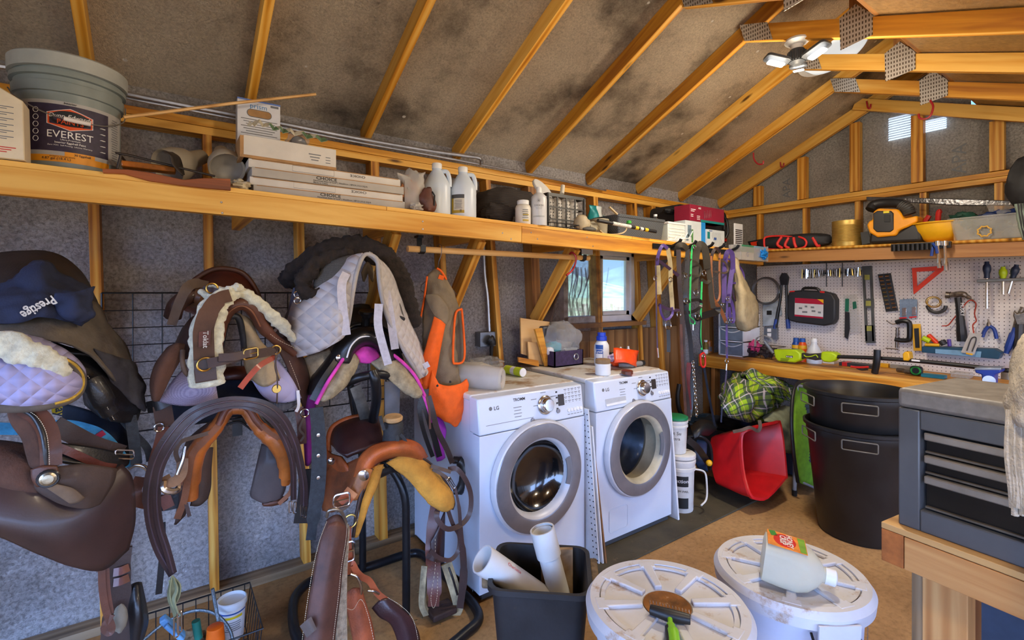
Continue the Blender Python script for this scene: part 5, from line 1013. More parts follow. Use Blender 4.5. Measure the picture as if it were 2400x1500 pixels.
S('side_straps',[(615,735,2.1),(640,760,2.1),(660,790,2.12)],.03,L_STR,t)
for xx,yy in((622,741),(648,770)):S('keeper',[(xx-6,yy+7,2.092),(xx+8,yy-7,2.092)],.012,L_STR,t,.008)
t=TH('breast_collar','brown breast collar edged with cream fleece hung over the english saddle','breast collar',530,900,2.05)
fleece('fleece',[(562,682,2.02),(536,690,2.01),(508,712,2.0),(490,748,1.99),(484,790,1.985),(484,840,1.985),(486,880,1.985),(488,908,1.985)],[.05,.07,.09,.105,.11,.112,.112],.022,FLC,t)
S('webbing',[(540,692,1.992),(515,700,1.985),(492,728,1.975),(478,770,1.968),(478,820,1.968),(480,860,1.968),(484,894,1.968)],[.045,.055,.06,.062,.062,.064],leather('brown_webbing',(86,60,44),.8,0),t,.006,6)
fleece('fleece',[(556,682,2.03),(580,690,2.03),(610,714,2.04),(640,742,2.06),(668,770,2.09),(690,800,2.14)],[.035,.04,.045,.045,.035],.03,FLC,t);fleece('fleece',[(470,682,2.1),(490,694,2.07),(512,698,2.04)],.024,.02,FLC,t);fleece('fleece',[(486,672,2.12),(510,676,2.1),(538,682,2.06)],.018,.02,FLC,t)
S('neck_strap',[(476,680,2.1),(505,685,2.06),(540,690,2.02)],.03,L_STR,t,.006);dring(oy(497,676,2.06),.018,BRASS,t);b=B();b.blob(oy(556,676,2.02),(.022,.02,.018),.2,4,5);b.done('fleece_tuft',FLC,t)
b=B();b.slab(pts([(466,778,1.961),(494,774,1.961),(493,808,1.961),(465,814,1.961)]),(0,.003,0));b.done('maker_patch',leather('patch_red_brown',(96,50,38),.6,.1),t)
lettering(t,'Toklat',oy(476,776,1.958),-Z,X,.022,M('patch_white',(196,190,180),.7,0,0,bump=0),align='LEFT',bold=.015)
S('end_tab',[(480,842,1.958),(482,870,1.957),(484,892,1.957)],.062,L_STR,t,.006);dring(oy(480,854,1.945),.022,BRASS,t,.0035,V((1,0,.1)),Z)
t=TH('connecting_strap','brown buckled strap joining breast collar and saddle ring','strap',570,840,1.95)
S('strap',[(486,852,1.94),(520,845,1.94),(565,834,1.96),(610,828,1.99),(650,820,2.03)],.033,L_STR,t,.006);S('strap_tail',[(512,838,1.932),(550,836,1.935),(585,828,1.945),(612,826,1.96)],.027,L_STR,t,.005);buckle(oy(588,829,1.945),V((1,.2,.12)),Z,.048,.036,BRASS,t)
t=TH('tie_strap','bright red brown leather strap end hanging from the saddle ring','strap',600,880,2.02)
S('strap',[(563,910,1.98),(585,882,1.99),(610,856,2.0),(645,836,2.03)],.02,leather('red_brown_strap',(150,58,36),.4,.4),t,.006)
TU('saddle_string',[(648,824,2.02),(646,850,2.02),(650,890,2.02),(649,946,2.04)],.0028,L_GRY,t,m=6);TU('saddle_string',[(650,824,2.02),(645,860,2.02),(654,892,2.03)],.0028,L_GRY,t,m=6);b=B();b.lathe([(.009,0),(.017,.002),(.015,.006),(.007,.006)],oy(648,911,2.03),16,az=-Y);b.done('brass_rosette',BRASS,t);dring(oy(647,820,2.02),.016,BRASS,t)
t=TH('jumping_saddle','tan panelled english saddle on the lower rack under bridle reins','saddle',560,1190,2.2)
TU('panel',[(560,957,2.1),(535,962,2.1),(516,988,2.09),(500,1010,2.09),(476,1036,2.09),(458,1066,2.1),(450,1110,2.11),(447,1168,2.13)],[.022,.024,.024,.026,.028,.03,.031,.03,.024],L_TAN,t)
TU('panel',[(560,957,2.1),(580,964,2.1),(600,994,2.09),(620,1014,2.09),(648,1036,2.09),(666,1066,2.1),(672,1105,2.12),(668,1132,2.14)],[.022,.024,.024,.028,.033,.035,.034,.03,.02],L_TAN,t)
TU('pommel_welt',[(512,996,2.065),(530,960,2.07),(556,948,2.075),(582,958,2.07),(600,985,2.065),(618,1005,2.065)],.012,leather('pommel_chestnut',(108,58,36),.4,.3),t)
S('flap_edge',[(520,985,2.07),(505,1006,2.06),(478,1034,2.06),(452,1064,2.07),(442,1110,2.08),(432,1170,2.1),(416,1214,2.12)],.022,leather('raw_edge',(122,78,54),.8,0),t,.012)
S('flap_edge',[(612,996,2.06),(635,1016,2.06),(665,1038,2.07),(682,1070,2.08),(686,1110,2.1),(682,1150,2.12),(655,1180,2.15)],.016,leather('raw_edge',(122,78,54),.8,0),t,.012)
PA('sweat_flap',[[(470,1060,2.16),(490,1050,2.17),(498,1048,2.18)],[(462,1100,2.15),(482,1095,2.16),(494,1095,2.18)],[(455,1145,2.15),(475,1145,2.15),(493,1140,2.17)],[(445,1185,2.15),(466,1185,2.15),(486,1168,2.17)]],leather('underflap',(66,50,42),.6,.2),t,.008)
PA('sweat_flap',[[(614,1040,2.18),(630,1042,2.16),(655,1055,2.14)],[(604,1080,2.17),(630,1085,2.14),(662,1095,2.13)],[(592,1130,2.16),(625,1135,2.14),(672,1130,2.13)],[(587,1160,2.16),(620,1174,2.14),(662,1162,2.14)],[(604,1172,2.16),(625,1176,2.14),(648,1172,2.14)]],leather('underflap_grey',(58,50,50),.55,.25),t,.008)
PA('flap',[[(500,985,2.11),(470,1005,2.15),(440,1030,2.2)],[(485,1010,2.09),(455,1035,2.12),(430,1060,2.2)],[(455,1050,2.08),(435,1075,2.11),(420,1100,2.2)],[(444,1110,2.09),(430,1120,2.11),(420,1150,2.2)],[(432,1170,2.1),(424,1190,2.12),(414,1215,2.18)],[(436,1205,2.12),(428,1215,2.13),(410,1230,2.16)]],L_FL,t,.008)
PA('flap',[[(600,965,2.1),(625,975,2.15),(645,990,2.2)],[(620,990,2.09),(645,1005,2.13),(668,1020,2.2)],[(650,1012,2.1),(672,1030,2.13),(690,1055,2.2)]],L_BK,t,.008)
b=B();b.blob(oy(645,1175,2.2),(.05,.02,.016),.05,3,7);b.done('flap_tip',L_BR,t)
S('stirrup_leather',[(498,1012,2.06),(455,1025,2.05),(424,1036,2.04),(412,1060,2.04),(420,1085,2.05)],.014,L_GRY,t);S('stirrup_leather',[(384,1118,2.05),(392,1130,2.03),(410,1128,2.03),(425,1110,2.04),(428,1075,2.05)],.034,leather('tan_keeper',(122,92,66),.6,.15),t)
TU('stirrup_iron',[(434,1046,2.03),(428,1080,2.02),(416,1112,2.02)],.006,CHROME,t);b=B();b.tube(cr(pts([(384,1128,2.03),(384,1146,2.02),(402,1152,2.02),(418,1146,2.03),(420,1130,2.04)]),4),.011,8);b.done('stirrup_tread',CHROME,t)
b=B();b.box(oy(560,960,2.5),(.05,.5,.02));b.box(oy(556,1000,2.24),(.035,.02,.07));b.done('rack_arm',BLACKM,t)
TU('rack_wire',[(530,996,2.2),(548,990,2.2),(565,990,2.2),(590,1008,2.2)],.004,BLACKM,t)
S('hanging_tab',[(436,1180,2.1),(440,1195,2.1),(444,1210,2.1)],.012,L_STR,t)
t=TH('draped_reins','dark brown padded leather reins draped over the tan panelled saddle','reins',560,1300,2.0)
R1=[(404,1345,2.12),(372,1290,2.1),(352,1225,2.07),(348,1160,2.04),(360,1092,2.02),(388,1035,2.0),(440,975,1.99),(500,948,1.98),(560,940,1.98),(620,950,1.99),(660,980,2.0),(688,1030,2.02),(702,1080,2.04),(712,1140,2.06),(712,1185,2.08)]
S('rein',R1,[.026]*3+[.034]*8+[.03]*4,L_BRI,t,.012,6);TU('rein_piping',[(x,y,q-.006)for x,y,q in R1],.0032,leather('rein_ridge',(70,56,62),.3,.5),t)
R2=[(406,1342,2.11),(392,1290,2.09),(374,1230,2.07),(368,1165,2.04),(376,1100,2.02),(404,1045,2.0),(452,988,1.99),(506,960,1.985),(556,950,1.985),(602,960,1.99),(640,988,2.0),(668,1032,2.02),(686,1090,2.04),(688,1170,2.08)]
S('rein',R2,.022,L_BRI,t,.01,6);TU('rein_piping',[(x,y,q-.005)for x,y,q in R2],.0028,MATS['rein_ridge'],t)
for x_,y_ in((681,1188),(691,1190),(708,1196),(714,1200)):b=B();c_=oy(x_,y_,2.075);b.tube([c_+X*p[0]+Z*p[1]for p in rrect(.010,.045,.004)],.0022,6,closed=True);b.done('buckle',CHROME,t)
S('short_strap',[(380,1225,2.14),(381,1290,2.14),(376,1350,2.14),(372,1392,2.14)],.02,L_BK,t)
t=TH('wrapped_strap','reddish brown wrapped leather strap hanging from the english saddle corner','strap',385,1080,2.1)
S('strap',[(384,1000,2.1),(374,1040,2.1),(360,1086,2.1)],.034,leather('wrapped_red_brown',(112,62,42),.55,.15),t,.012);S('top_strap',[(380,950,2.13),(384,975,2.12),(388,1000,2.11)],.055,L_FL,t,.014);dring(oy(373,1002,2.09),.014,CHROME,t);S('black_strap',[(346,955,2.14),(372,948,2.12),(400,935,2.12)],.04,L_BK,t,.008);S('loop',[(330,1118,2.14),(318,1150,2.12),(326,1175,2.12),(350,1182,2.13)],.035,L_BR,t,.006)
S('cross_band',[(352,1178,2.16),(390,1178,2.15),(425,1170,2.15)],.055,L_BK,t,.012);S('band_keeper',[(384,1160,2.13),(396,1190,2.13)],.035,L_MA,t,.008)
t=TH('leg_wraps','pale green folded strap ends with steel snaps hanging below the reins','strap',410,1480,2.05)
OLV=M('pale_sage_cloth',(142,146,112),.9,0,.12,20,bump=.3)
for k,l in enumerate(([(402,1352,2.1),(396,1385,2.06),(398,1410,2.05),(408,1435,2.06),(412,1455,2.06)],[(404,1352,2.1),(414,1380,2.05),(407,1405,2.04),(413,1430,2.05),(420,1442,2.06)],[(404,1354,2.1),(420,1372,2.07),(418,1395,2.06),(410,1412,2.06)])):S('strap_fold',l,.014,OLV,t,.004,face=(.8,.5,0))
S('strap_face',[(404,1358,2.09),(406,1385,2.065),(402,1410,2.06)],.022,OLV,t,.004)
for x_,y_ in((413,1470),(421,1458)):b=B();c_=oy(x_,y_,2.05);b.tube([c_+X*p[0]+Z*p[1]for p in rrect(.012,.07,.005)],.003,6,closed=True);b.done('snap_hook',CHROME,t)
t=thing('saddle_stand','black tubular two tier saddle stand with padded floor loop','saddle stand',oz(900,1400,0))
STB=M('black_stand_tube',(24,26,30),.35,.3,.25,30,bump=.08,dirt=((74,70,66),30,.7))
def fl(x,y,z=.022):return oz(x,y,z)
base=[fl(853,1331),fl(752,1352),fl(706,1380),fl(687,1420),fl(700,1500),fl(790,1590),fl(1000,1545),fl(1098,1478),fl(1122,1450),fl(1112,1420),fl(1082,1388),fl(1010,1318),fl(985,1298),fl(950,1300)]
b=B();b.tube(cr(base,6,True),.022,12,closed=True);b.done('floor_loop',STB,t)
pA=oz(952,1440,.03);pB=V((pA.x,pA.y,0))
def vert(x,y):return oy(x,y,pA.y)
b=B();q1=vert(938,1160);b.tube(cr([pA,V((pA.x,pA.y,.4)),V((pA.x-.01,pA.y,q1.z)),q1+V((-.03,.05,.12)),q1+V((-.09,.12,.17))],5),.018,12);b.done('front_post',STB,t)
pC=oz(850,1334,.03);b=B();b.tube([pC,V((pC.x,pC.y,.6)),oy(788,700,pC.y)],.018,12);b.done('back_post',STB,t)
top=oy(888,1085,2.05);b=B();b.tube(cr([oy(855,1130,2.35),oy(895,1110,2.2),oy(930,1098,2.03),oy(975,1120,1.98),oy(985,1118,2.05)],5),.017,12);b.done('lower_arm',STB,t)
b=B();b.tube(cr([oy(778,908,2.15),oy(812,897,2.1),oy(852,882,2.05),oy(896,878,2.05),oy(936,892,2.1)],6),.019,12);b.done('upper_arm',STB,t)
b=B();b.tube(cr([oy(872,870,2.04),oy(880,893,2.03),oy(882,935,2.08),oy(874,985,2.18)],6),.022,12);b.done('curved_support',STB,t)
b=B();b.strap([oy(832,905,2.2),oy(845,940,2.2),oy(858,985,2.22)],.05,.008);b.done('flat_brace',M('worn_steel_flat',(120,118,112),.45,.8,.2,20,bump=.1),t)
b=B();b.slab(pts([(902,895,2.3),(938,893,2.3),(936,985,2.3),(902,985,2.3)]),(0,.01,0));b.done('backing_plate',M('grey_plate',(118,120,126),.5,.3,.1,bump=0),t)
t=TH('western_saddle','black western saddle with horn and hot pink gullet on the upper stand arm','saddle',860,950,2.2)
c=oy(857,762,2.2)
b=B();b.lathe([(.032,-.03),(.022,.0),(.019,.03),(.024,.045),(.034,.052),(.037,.06),(.033,.068),(.02,.066),(0,.064)],c,28,az=V((0,-.25,1)));b.done('horn',L_BK,t)
PA('swell',[[(775,850,2.13),(785,812,2.12),(812,783,2.11),(857,768,2.1),(902,782,2.11),(932,815,2.12),(945,850,2.13)],[(800,850,2.08),(808,820,2.07),(828,795,2.06),(858,783,2.05),(890,795,2.06),(914,822,2.07),(925,850,2.08)],[(818,852,2.08),(824,826,2.075),(838,808,2.07),(860,800,2.07),(884,808,2.07),(900,828,2.075),(908,850,2.08)],[(824,856,2.16),(829,832,2.15),(842,818,2.15),(862,812,2.15),(880,818,2.15),(894,834,2.15),(902,852,2.16)]],L_BK,t,.014)
PA('seat_back',[[(780,830,2.2),(815,772,2.2),(857,760,2.2),(905,775,2.2),(940,830,2.2)],[(775,820,2.45),(810,770,2.45),(855,765,2.45),(900,775,2.45),(935,815,2.45)],[(760,800,2.6),(800,735,2.62),(850,715,2.62),(905,740,2.62),(940,800,2.6)]],L_BK,t,.02)
TU('white_piping',[(813,838,2.06),(822,812,2.05),(840,793,2.045),(860,788,2.045),(880,791,2.05)],.0035,INKW,t)
PA('pink_gullet',[[(836,824,2.13),(858,814,2.11),(884,822,2.13)],[(832,834,2.11),(858,830,2.09),(886,834,2.11)],[(836,845,2.11),(858,850,2.1),(882,846,2.11)]],PINK,t,.02)
PA('wool_bar',[[(818,828,2.12),(830,832,2.1),(840,846,2.1)],[(795,868,2.08),(808,876,2.06),(818,888,2.08)],[(772,900,2.06),(782,910,2.04),(790,918,2.06)],[(748,936,2.06),(756,938,2.05),(762,932,2.06)]],FLG,t,.025,.004,40)
PA('wool_bar',[[(870,852,2.1),(890,840,2.1),(908,828,2.12)],[(892,870,2.07),(920,860,2.06),(940,852,2.08)],[(918,895,2.05),(948,890,2.04),(968,888,2.07)],[(950,918,2.05),(972,920,2.04),(984,912,2.07)],[(972,928,2.06),(980,929,2.06),(985,922,2.07)]],FLG,t,.025,.004,40)
TU('pink_edge',[(816,824,2.09),(795,855,2.06),(768,896,2.04),(741,947,2.04)],.0075,PINK,t);TU('pink_edge',[(908,822,2.09),(940,846,2.06),(972,880,2.05),(992,920,2.06),(1004,945,2.08)],.0075,PINK,t)
S('skirt_edge',[(806,824,2.11),(784,855,2.09),(758,893,2.08),(733,938,2.08)],.03,L_BK,t,.012)
PA('fender',[[(800,822,2.14),(782,826,2.18),(770,835,2.24)],[(782,848,2.12),(758,858,2.16),(742,866,2.22)],[(762,880,2.11),(738,892,2.14),(726,900,2.2)],[(744,918,2.1),(730,924,2.12),(724,926,2.18)]],L_BK,t,.01)
b=B();b.lathe([(0,0),(.014,0),(.016,.004),(.01,.008),(0,.009)],oy(796,838,2.085),18,az=-Y);b.done('concho',CHROME,t)
for l,w_,m_ in(([(986,926,2.08),(1000,965,2.07),(1012,1005,2.08),(1030,1070,2.1)],.028,L_BK),([(990,920,2.065),(1004,960,2.06),(1012,990,2.07)],.012,PINK),([(998,925,2.06),(1006,960,2.055),(1008,1005,2.06)],.010,L_BR),([(1004,928,2.06),(1014,965,2.05),(1026,1010,2.06),(1046,1050,2.07),(1060,1085,2.08)],.026,L_DK),([(984,940,2.09),(985,975,2.09),(996,1020,2.1),(1014,1070,2.11)],.02,L_BK)):S('hanging_strap',l,w_,m_,t)
S('cinch_webbing',[(741,955,2.0),(746,1010,1.99),(748,1080,1.99),(744,1150,2.0),(736,1205,2.0),(728,1265,2.01)],[.05,.054,.056,.056,.05,.036],WEB,t,.006)
for y_ in(1020,1068,1120):b=B();b.lathe([(.004,0),(.007,.0005),(.007,.0015),(.004,.002)],oy(746,y_,1.985),12,az=-Y);b.done('eyelet',CHROME,t)
PA('purple_cloth',[[(716,900,2.22),(728,905,2.2),(742,925,2.22)],[(708,960,2.2),(722,965,2.18),(736,970,2.2)],[(712,1020,2.2),(722,1030,2.18),(734,1035,2.2)],[(716,1090,2.2),(722,1092,2.19),(728,1085,2.2)]],PURP2,t,.006)
S('side_leather',[(700,955,2.15),(706,990,2.14),(708,1040,2.14)],.035,L_BR,t,.008);dring(oy(714,968,2.12),.016,CHROME,t);S('latigo_lace',[(712,980,2.11),(702,1005,2.1),(712,1020,2.1),(704,1035,2.1)],.008,L_GRY,t)
S('black_skirt_strap',[(720,1100,2.15),(716,1160,2.15),(706,1225,2.16)],.06,L_BK,t,.012);S('purple_pad_edge',[(698,915,2.12),(700,950,2.11),(694,965,2.11)],.012,INKW,t)
PA('purple_pad',[[(1004,965,2.2),(1022,975,2.19),(1036,985,2.2)],[(1010,1010,2.19),(1030,1010,2.17),(1044,1010,2.19)],[(1016,1050,2.19),(1028,1052,2.18),(1038,1044,2.19)],[(1024,1080,2.2),(1034,1078,2.19),(1042,1072,2.2)]],M('magenta_pad',(160,52,168),.75,0,.12,bump=.2),t,.012)
TU('black_tread',[(1062,1078,2.16),(1078,1082,2.14),(1090,1110,2.13),(1078,1148,2.14),(1064,1152,2.16)],[.018,.024,.028,.024,.016],L_BK,t)
t=TH('shearling_pad','worn beige shearling pad corner showing below the grey quilted pad','saddle pad',745,885,2.25)
PA('shearling',[[(712,840,2.27),(745,832,2.24),(775,820,2.24)],[(716,860,2.25),(748,862,2.2),(778,845,2.2)],[(724,880,2.25),(752,888,2.21),(768,868,2.21)]],M('worn_shearling',(170,152,124),1.,0,.2,20,bump=1.,bscale=90),t,.03,.008,30)
t=TH('grey_quilted_pad','grey quilted dressage pad with white elastic straps peaked over the western saddle','saddle pad',850,800,2.1)
PA('quilt_side',[[(852,596,2.03),(838,632,2.0),(828,680,2.0),(820,735,2.02),(812,775,2.04)],[(835,600,2.05),(810,660,2.01),(795,705,2.0),(790,755,2.0),(790,800,2.02)],[(800,618,2.12),(768,680,2.07),(750,720,2.05),(742,780,2.05),(742,826,2.07)],[(752,650,2.2),(720,695,2.15),(700,730,2.13),(690,790,2.14),(700,836,2.15)],[(715,672,2.27),(696,700,2.23),(682,740,2.2),(672,800,2.2),(675,838,2.2)]],Q_GRY,t,.022,.004,12,6,6)
PA('quilt_side',[[(862,594,2.03),(884,612,2.01),(889,660,2.0),(902,725,2.02),(935,800,2.05),(984,886,2.1)],[(868,596,2.08),(898,630,2.06),(912,680,2.06),(930,745,2.08),(962,815,2.1),(997,878,2.13)],[(874,600,2.16),(912,640,2.15),(932,690,2.16),(952,745,2.18),(980,805,2.2),(1001,860,2.22)]],Q_GRY,t,.022,.003,12,6,6)
TU('front_binding',[(812,778,2.035),(820,735,2.01),(828,680,1.99),(838,632,1.99),(852,600,2.01),(868,597,2.01),(884,612,1.995),(890,660,1.99),(902,725,2.01),(935,800,2.04),(984,886,2.09)],.009,M('grey_binding',(164,160,158),.9,0,.08,bump=.2),t)
PA('far_side',[[(690,672,2.45),(712,690,2.4)],[(680,720,2.42),(702,735,2.36)],[(664,760,2.4),(685,770,2.35)]],quilt('slate_quilting',(112,116,134),40),t,.02)
PA('suede_inset',[[(848,640,2.18),(862,615,2.15),(876,640,2.18)],[(852,660,2.24),(862,640,2.22),(874,660,2.24)]],M('cream_inset',(168,150,122),.9,0,.1,bump=.2),t,.01)
WEL=M('white_elastic',(196,192,198),.8,0,.06,60,bump=.3,bscale=260)
for l in([(812,640,2.0),(802,662,1.985),(801,690,1.975),(804,725,1.985),(812,785,2.0)],[(905,682,2.03),(912,720,2.02),(919,770,2.02),(926,818,2.04)],[(888,712,1.99),(886,760,1.99),(896,805,2.0),(910,854,2.02)]):S('elastic_strap',l,.034,WEL,t,.004)
S('elastic_tab',[(996,850,2.11),(1002,862,2.1)],.028,WEL,t,.006)
t=TH('fleece_half_pad','dark brown fleece half pad with grey mesh arched on top of everything','saddle pad',820,700,2.2)
fleece('fleece_roll',[(664,668,2.36),(690,640,2.32),(730,610,2.28),(775,588,2.26),(822,580,2.25),(870,588,2.24),(912,618,2.22),(940,660,2.2),(956,710,2.2),(972,768,2.2)],[.075,.09,.10,.105,.11,.11,.105,.10,.09,.08],.07,FLD,t,.014,8)
fleece('fleece_roll',[(752,694,2.12),(722,690,2.12),(708,672,2.14),(716,646,2.14),(742,620,2.14),(782,600,2.14),(828,594,2.13)],[.05,.055,.06,.065,.06,.055,.045],.05,FLD,t,.014,8,seed=8)
PA('mesh_panel',[[(738,648,2.16),(770,618,2.13),(810,602,2.1),(846,598,2.07)],[(738,682,2.13),(778,655,2.09),(812,628,2.06),(840,605,2.05)],[(756,700,2.12),(784,684,2.07),(806,660,2.04),(830,628,2.03)],[(772,705,2.1),(786,698,2.06),(798,690,2.03),(808,672,2.02)]],MESHG,t,.012)
PA('mesh_panel',[[(884,632,2.1),(908,660,2.1),(925,690,2.12)],[(892,668,2.09),(920,700,2.09),(938,720,2.12)],[(912,712,2.1),(930,735,2.1),(945,745,2.13)]],MESHG,t,.012)
TU('mesh_binding',[(752,702,2.11),(775,706,2.085),(798,694,2.02),(812,670,2.005)],.009,M('charcoal_binding',(38,40,48),.8,0,.1,bump=.2),t);TU('mesh_binding',[(905,715,2.085),(930,740,2.085),(946,748,2.11)],.009,MATS['charcoal_binding'],t)
for y_ in(690,705):dring(oy(697,y_,2.13),.012,CHROME,t)
t=TH('barrel_saddle','orange tooled barrel racing saddle with gold roughout underside on the lower stand arm','saddle',900,1200,2.05)
PA('seat',[[(776,1040,2.28),(782,1005,2.3),(812,986,2.3),(850,978,2.28),(888,984,2.24)],[(786,1048,2.2),(800,1015,2.2),(825,1000,2.2),(860,994,2.18),(890,998,2.16)],[(795,1062,2.13),(815,1040,2.12),(840,1028,2.12),(870,1022,2.11),(895,1020,2.1)],[(812,1070,2.08),(835,1062,2.07),(858,1055,2.06),(882,1046,2.05),(900,1040,2.05)]],L_PL,t,.02)
TU('cantle_roll',[(770,1062,2.25),(770,1030,2.28),(780,1002,2.29),(812,983,2.29),(850,976,2.27),(886,981,2.23)],.013,L_OR,t)
PA('cantle_side',[[(764,1050,2.26),(774,1062,2.22),(800,1070,2.14)],[(762,1070,2.24),(782,1085,2.18),(812,1088,2.1)],[(760,1090,2.24),(785,1108,2.17),(822,1108,2.08)]],L_OR,t,.012)
PA('skirt',[[(765,1080,2.22),(800,1090,2.15),(838,1075,2.06),(850,1072,2.02)],[(758,1120,2.2),(795,1130,2.12),(828,1118,2.05),(845,1108,2.02)],[(755,1160,2.19),(785,1170,2.12),(812,1158,2.06),(836,1140,2.03)],[(758,1195,2.19),(780,1200,2.13),(802,1190,2.08),(820,1175,2.05)]],leather('tooled_brown',(120,66,32),.5,.2,.35,.7),t,.012)
PA('swell',[[(832,1118,2.0),(842,1078,2.0),(868,1050,1.99),(910,1036,1.98),(950,1032,1.98),(982,1044,2.0),(1000,1072,2.03)],[(850,1112,1.95),(860,1084,1.94),(880,1062,1.93),(915,1048,1.92),(950,1046,1.92),(978,1056,1.95),(994,1076,1.99)],[(864,1100,1.95),(872,1084,1.945),(890,1070,1.94),(918,1062,1.935),(948,1062,1.935),(972,1068,1.95),(986,1080,1.98)],[(874,1095,2.02),(884,1084,2.02),(900,1076,2.02),(925,1070,2.02),(948,1070,2.02),(966,1074,2.02),(978,1082,2.03)]],L_OR,t,.016)
c=oy(922,1040,2.0)
b=B();b.lathe([(.055,-.02),(.048,.01),(.042,.05),(.044,.085),(.035,.1),(0,.1)],c,24,az=V((-.05,-.1,1)));hn=b.done('horn_wrap',M('black_rubber_wrap',(36,38,40),.75,0,.25,40,bump=.5,bscale=60),t)
b=B();b.lathe([(0,.098),(.03,.1),(.04,.108),(.041,.118),(.036,.124),(0,.126)],c,28,az=V((-.05,-.1,1)));b.done('horn_cap',leather('raw_horn_cap',(188,150,100),.7,0),hn)
for l in([(930,1020,1.955),(932,1040,1.94),(927,1062,1.93)],[(938,1018,1.955),(948,1030,1.95),(953,1045,1.94)],[(900,1008,1.96),(893,985,1.97),(891,975,1.97)]):S('loose_end',l,.014,MATS['black_rubber_wrap'],hn,.003)
PA('roughout_bar',[[(905,1085,1.99),(935,1070,1.975),(975,1068,1.98),(998,1080,2.0)],[(925,1098,1.97),(960,1092,1.95),(995,1095,1.96),(1022,1108,1.99)],[(950,1115,1.96),(985,1120,1.935),(1018,1125,1.945),(1042,1132,1.98)],[(975,1142,1.95),(1010,1152,1.93),(1036,1152,1.94),(1055,1155,1.97)],[(1005,1172,1.955),(1028,1182,1.94),(1046,1180,1.945),(1060,1176,1.97)],[(1028,1190,1.96),(1040,1194,1.955),(1052,1193,1.955),(1060,1188,1.97)]],L_ROUGH,t,.022,.005,22)
TU('bar_rim',[(960,1066,1.955),(1000,1080,1.975),(1030,1110,1.975),(1052,1142,1.965),(1064,1176,1.965),(1060,1194,1.965)],.006,L_DK,t)
PA('roughout_bar',[[(870,1100,1.98),(882,1092,1.97),(896,1088,1.98)],[(862,1135,1.96),(874,1132,1.95),(884,1130,1.96)],[(848,1180,1.95),(858,1180,1.94),(866,1172,1.95)],[(838,1222,1.95),(846,1222,1.945),(850,1215,1.95)],[(830,1256,1.955),(834,1258,1.95),(838,1250,1.955)]],L_ROUGH,t,.018,.003,22)
TU('bar_rim',[(872,1098,1.95),(852,1140,1.935),(838,1190,1.93),(828,1258,1.94)],.007,L_DK,t)
PA('fork_front',[[(838,1110,1.95),(856,1098,1.935),(872,1100,1.94)],[(826,1140,1.955),(845,1140,1.93),(858,1138,1.935)],[(806,1168,1.96),(826,1172,1.935),(838,1170,1.94)]],leather('tan_tooled',(156,98,52),.5,.15,.3,.6),t,.01)
for x_,y_,q_,r_ in((852,1114,1.92,.017),(776,1081,2.14,.012)):
 b=B();b.lathe([(0,0),(r_,0),(r_*1.15,.003),(r_*.7,.006),(0,.008)],oy(x_,y_,q_),24,az=-Y,sy=1.25);b.done('concho',CHROME,t)
S('tie_straps',[(1010,1092,1.95),(1030,1098,1.94),(1056,1106,1.95)],.016,L_GRY,t);S('tie_straps',[(1014,1100,1.95),(1036,1112,1.94),(1054,1125,1.95)],.014,L_GRY,t);buckle(oy(1058,1132,1.945),V((.6,0,-1)),V((1,0,.6)),.06,.016,CHROME,t)
S('orange_tug',[(826,1150,1.93),(812,1168,1.92),(800,1182,1.92)],.05,leather('rust_strap',(150,72,34),.5,.2),t,.008);buckle(oy(801,1172,1.9),X,Z,.06,.05,CHROME,t,.004)
S('keeper_lace',[(790,1195,1.92),(805,1190,1.91),(818,1180,1.91)],.02,L_GRY,t,.01)
S('billet',[(812,1235,1.93),(813,1280,1.92),(818,1320,1.92),(820,1345,1.93)],.036,MATS['rust_strap'],t,.006);buckle(oy(817,1293,1.9),X,Z,.044,.075,CHROME,t,.0038);dring(oy(820,1222,1.93),.026,BRASS,t,.004)
t=TH('mohair_cinch','wide brown leather girth with white edge stitching and mohair cords hanging off the barrel saddle','cinch',770,1480,1.8)
PA('girth_leather',[[(768,1218,1.9),(790,1206,1.885),(812,1222,1.9)],[(752,1260,1.87),(784,1256,1.85),(812,1262,1.875)],[(740,1320,1.85),(772,1322,1.825),(802,1325,1.855)],[(728,1390,1.83),(762,1395,1.8),(795,1398,1.835)],[(718,1460,1.81),(752,1465,1.78),(786,1468,1.815)],[(706,1560,1.78),(740,1560,1.75),(775,1560,1.785)]],leather('girth_brown',(82,50,38),.6,.15,.25,.3),t,.01)
PA('girth_overlay',[[(770,1228,1.875),(790,1222,1.868),(806,1232,1.878)],[(752,1300,1.85),(778,1300,1.832),(796,1302,1.85)],[(745,1330,1.842),(772,1332,1.824),(796,1334,1.842)]],leather('girth_overlay',(96,58,42),.5,.25),t,.006)
stitch([(766,1222,1.878),(748,1270,1.855),(734,1330,1.838),(722,1400,1.812),(712,1470,1.79),(704,1540,1.772)],t,14);stitch([(814,1225,1.882),(810,1270,1.858),(800,1330,1.84),(793,1400,1.815),(784,1470,1.795),(776,1540,1.775)],t,14)
for k in range(7):f=k/6;TU('mohair_cord',[(814+2*f,1230+8*f,1.9),(808+5*f,1290,1.89),(803+7*f,1350,1.87),(796+13*f,1420,1.85),(790+20*f,1490,1.83),(788+24*f,1560,1.8)],.0065,ROPE,t,m=7)
TU('cinch_ring',[(766,1212,1.885),(770,1198,1.87),(784,1194,1.865),(800,1200,1.87),(810,1222,1.885),(812,1240,1.89)],.006,M('antique_ring',(150,142,130),.35,.9,.1,bump=0),t)
S('cinch_keeper',[(712,1480,1.78),(728,1466,1.77),(736,1460,1.77)],.045,L_GRY,t,.008)
t=TH('tooled_breast_collar','rust coloured basket tooled breast collar end hanging behind the girth','breast collar',840,1490,1.9)
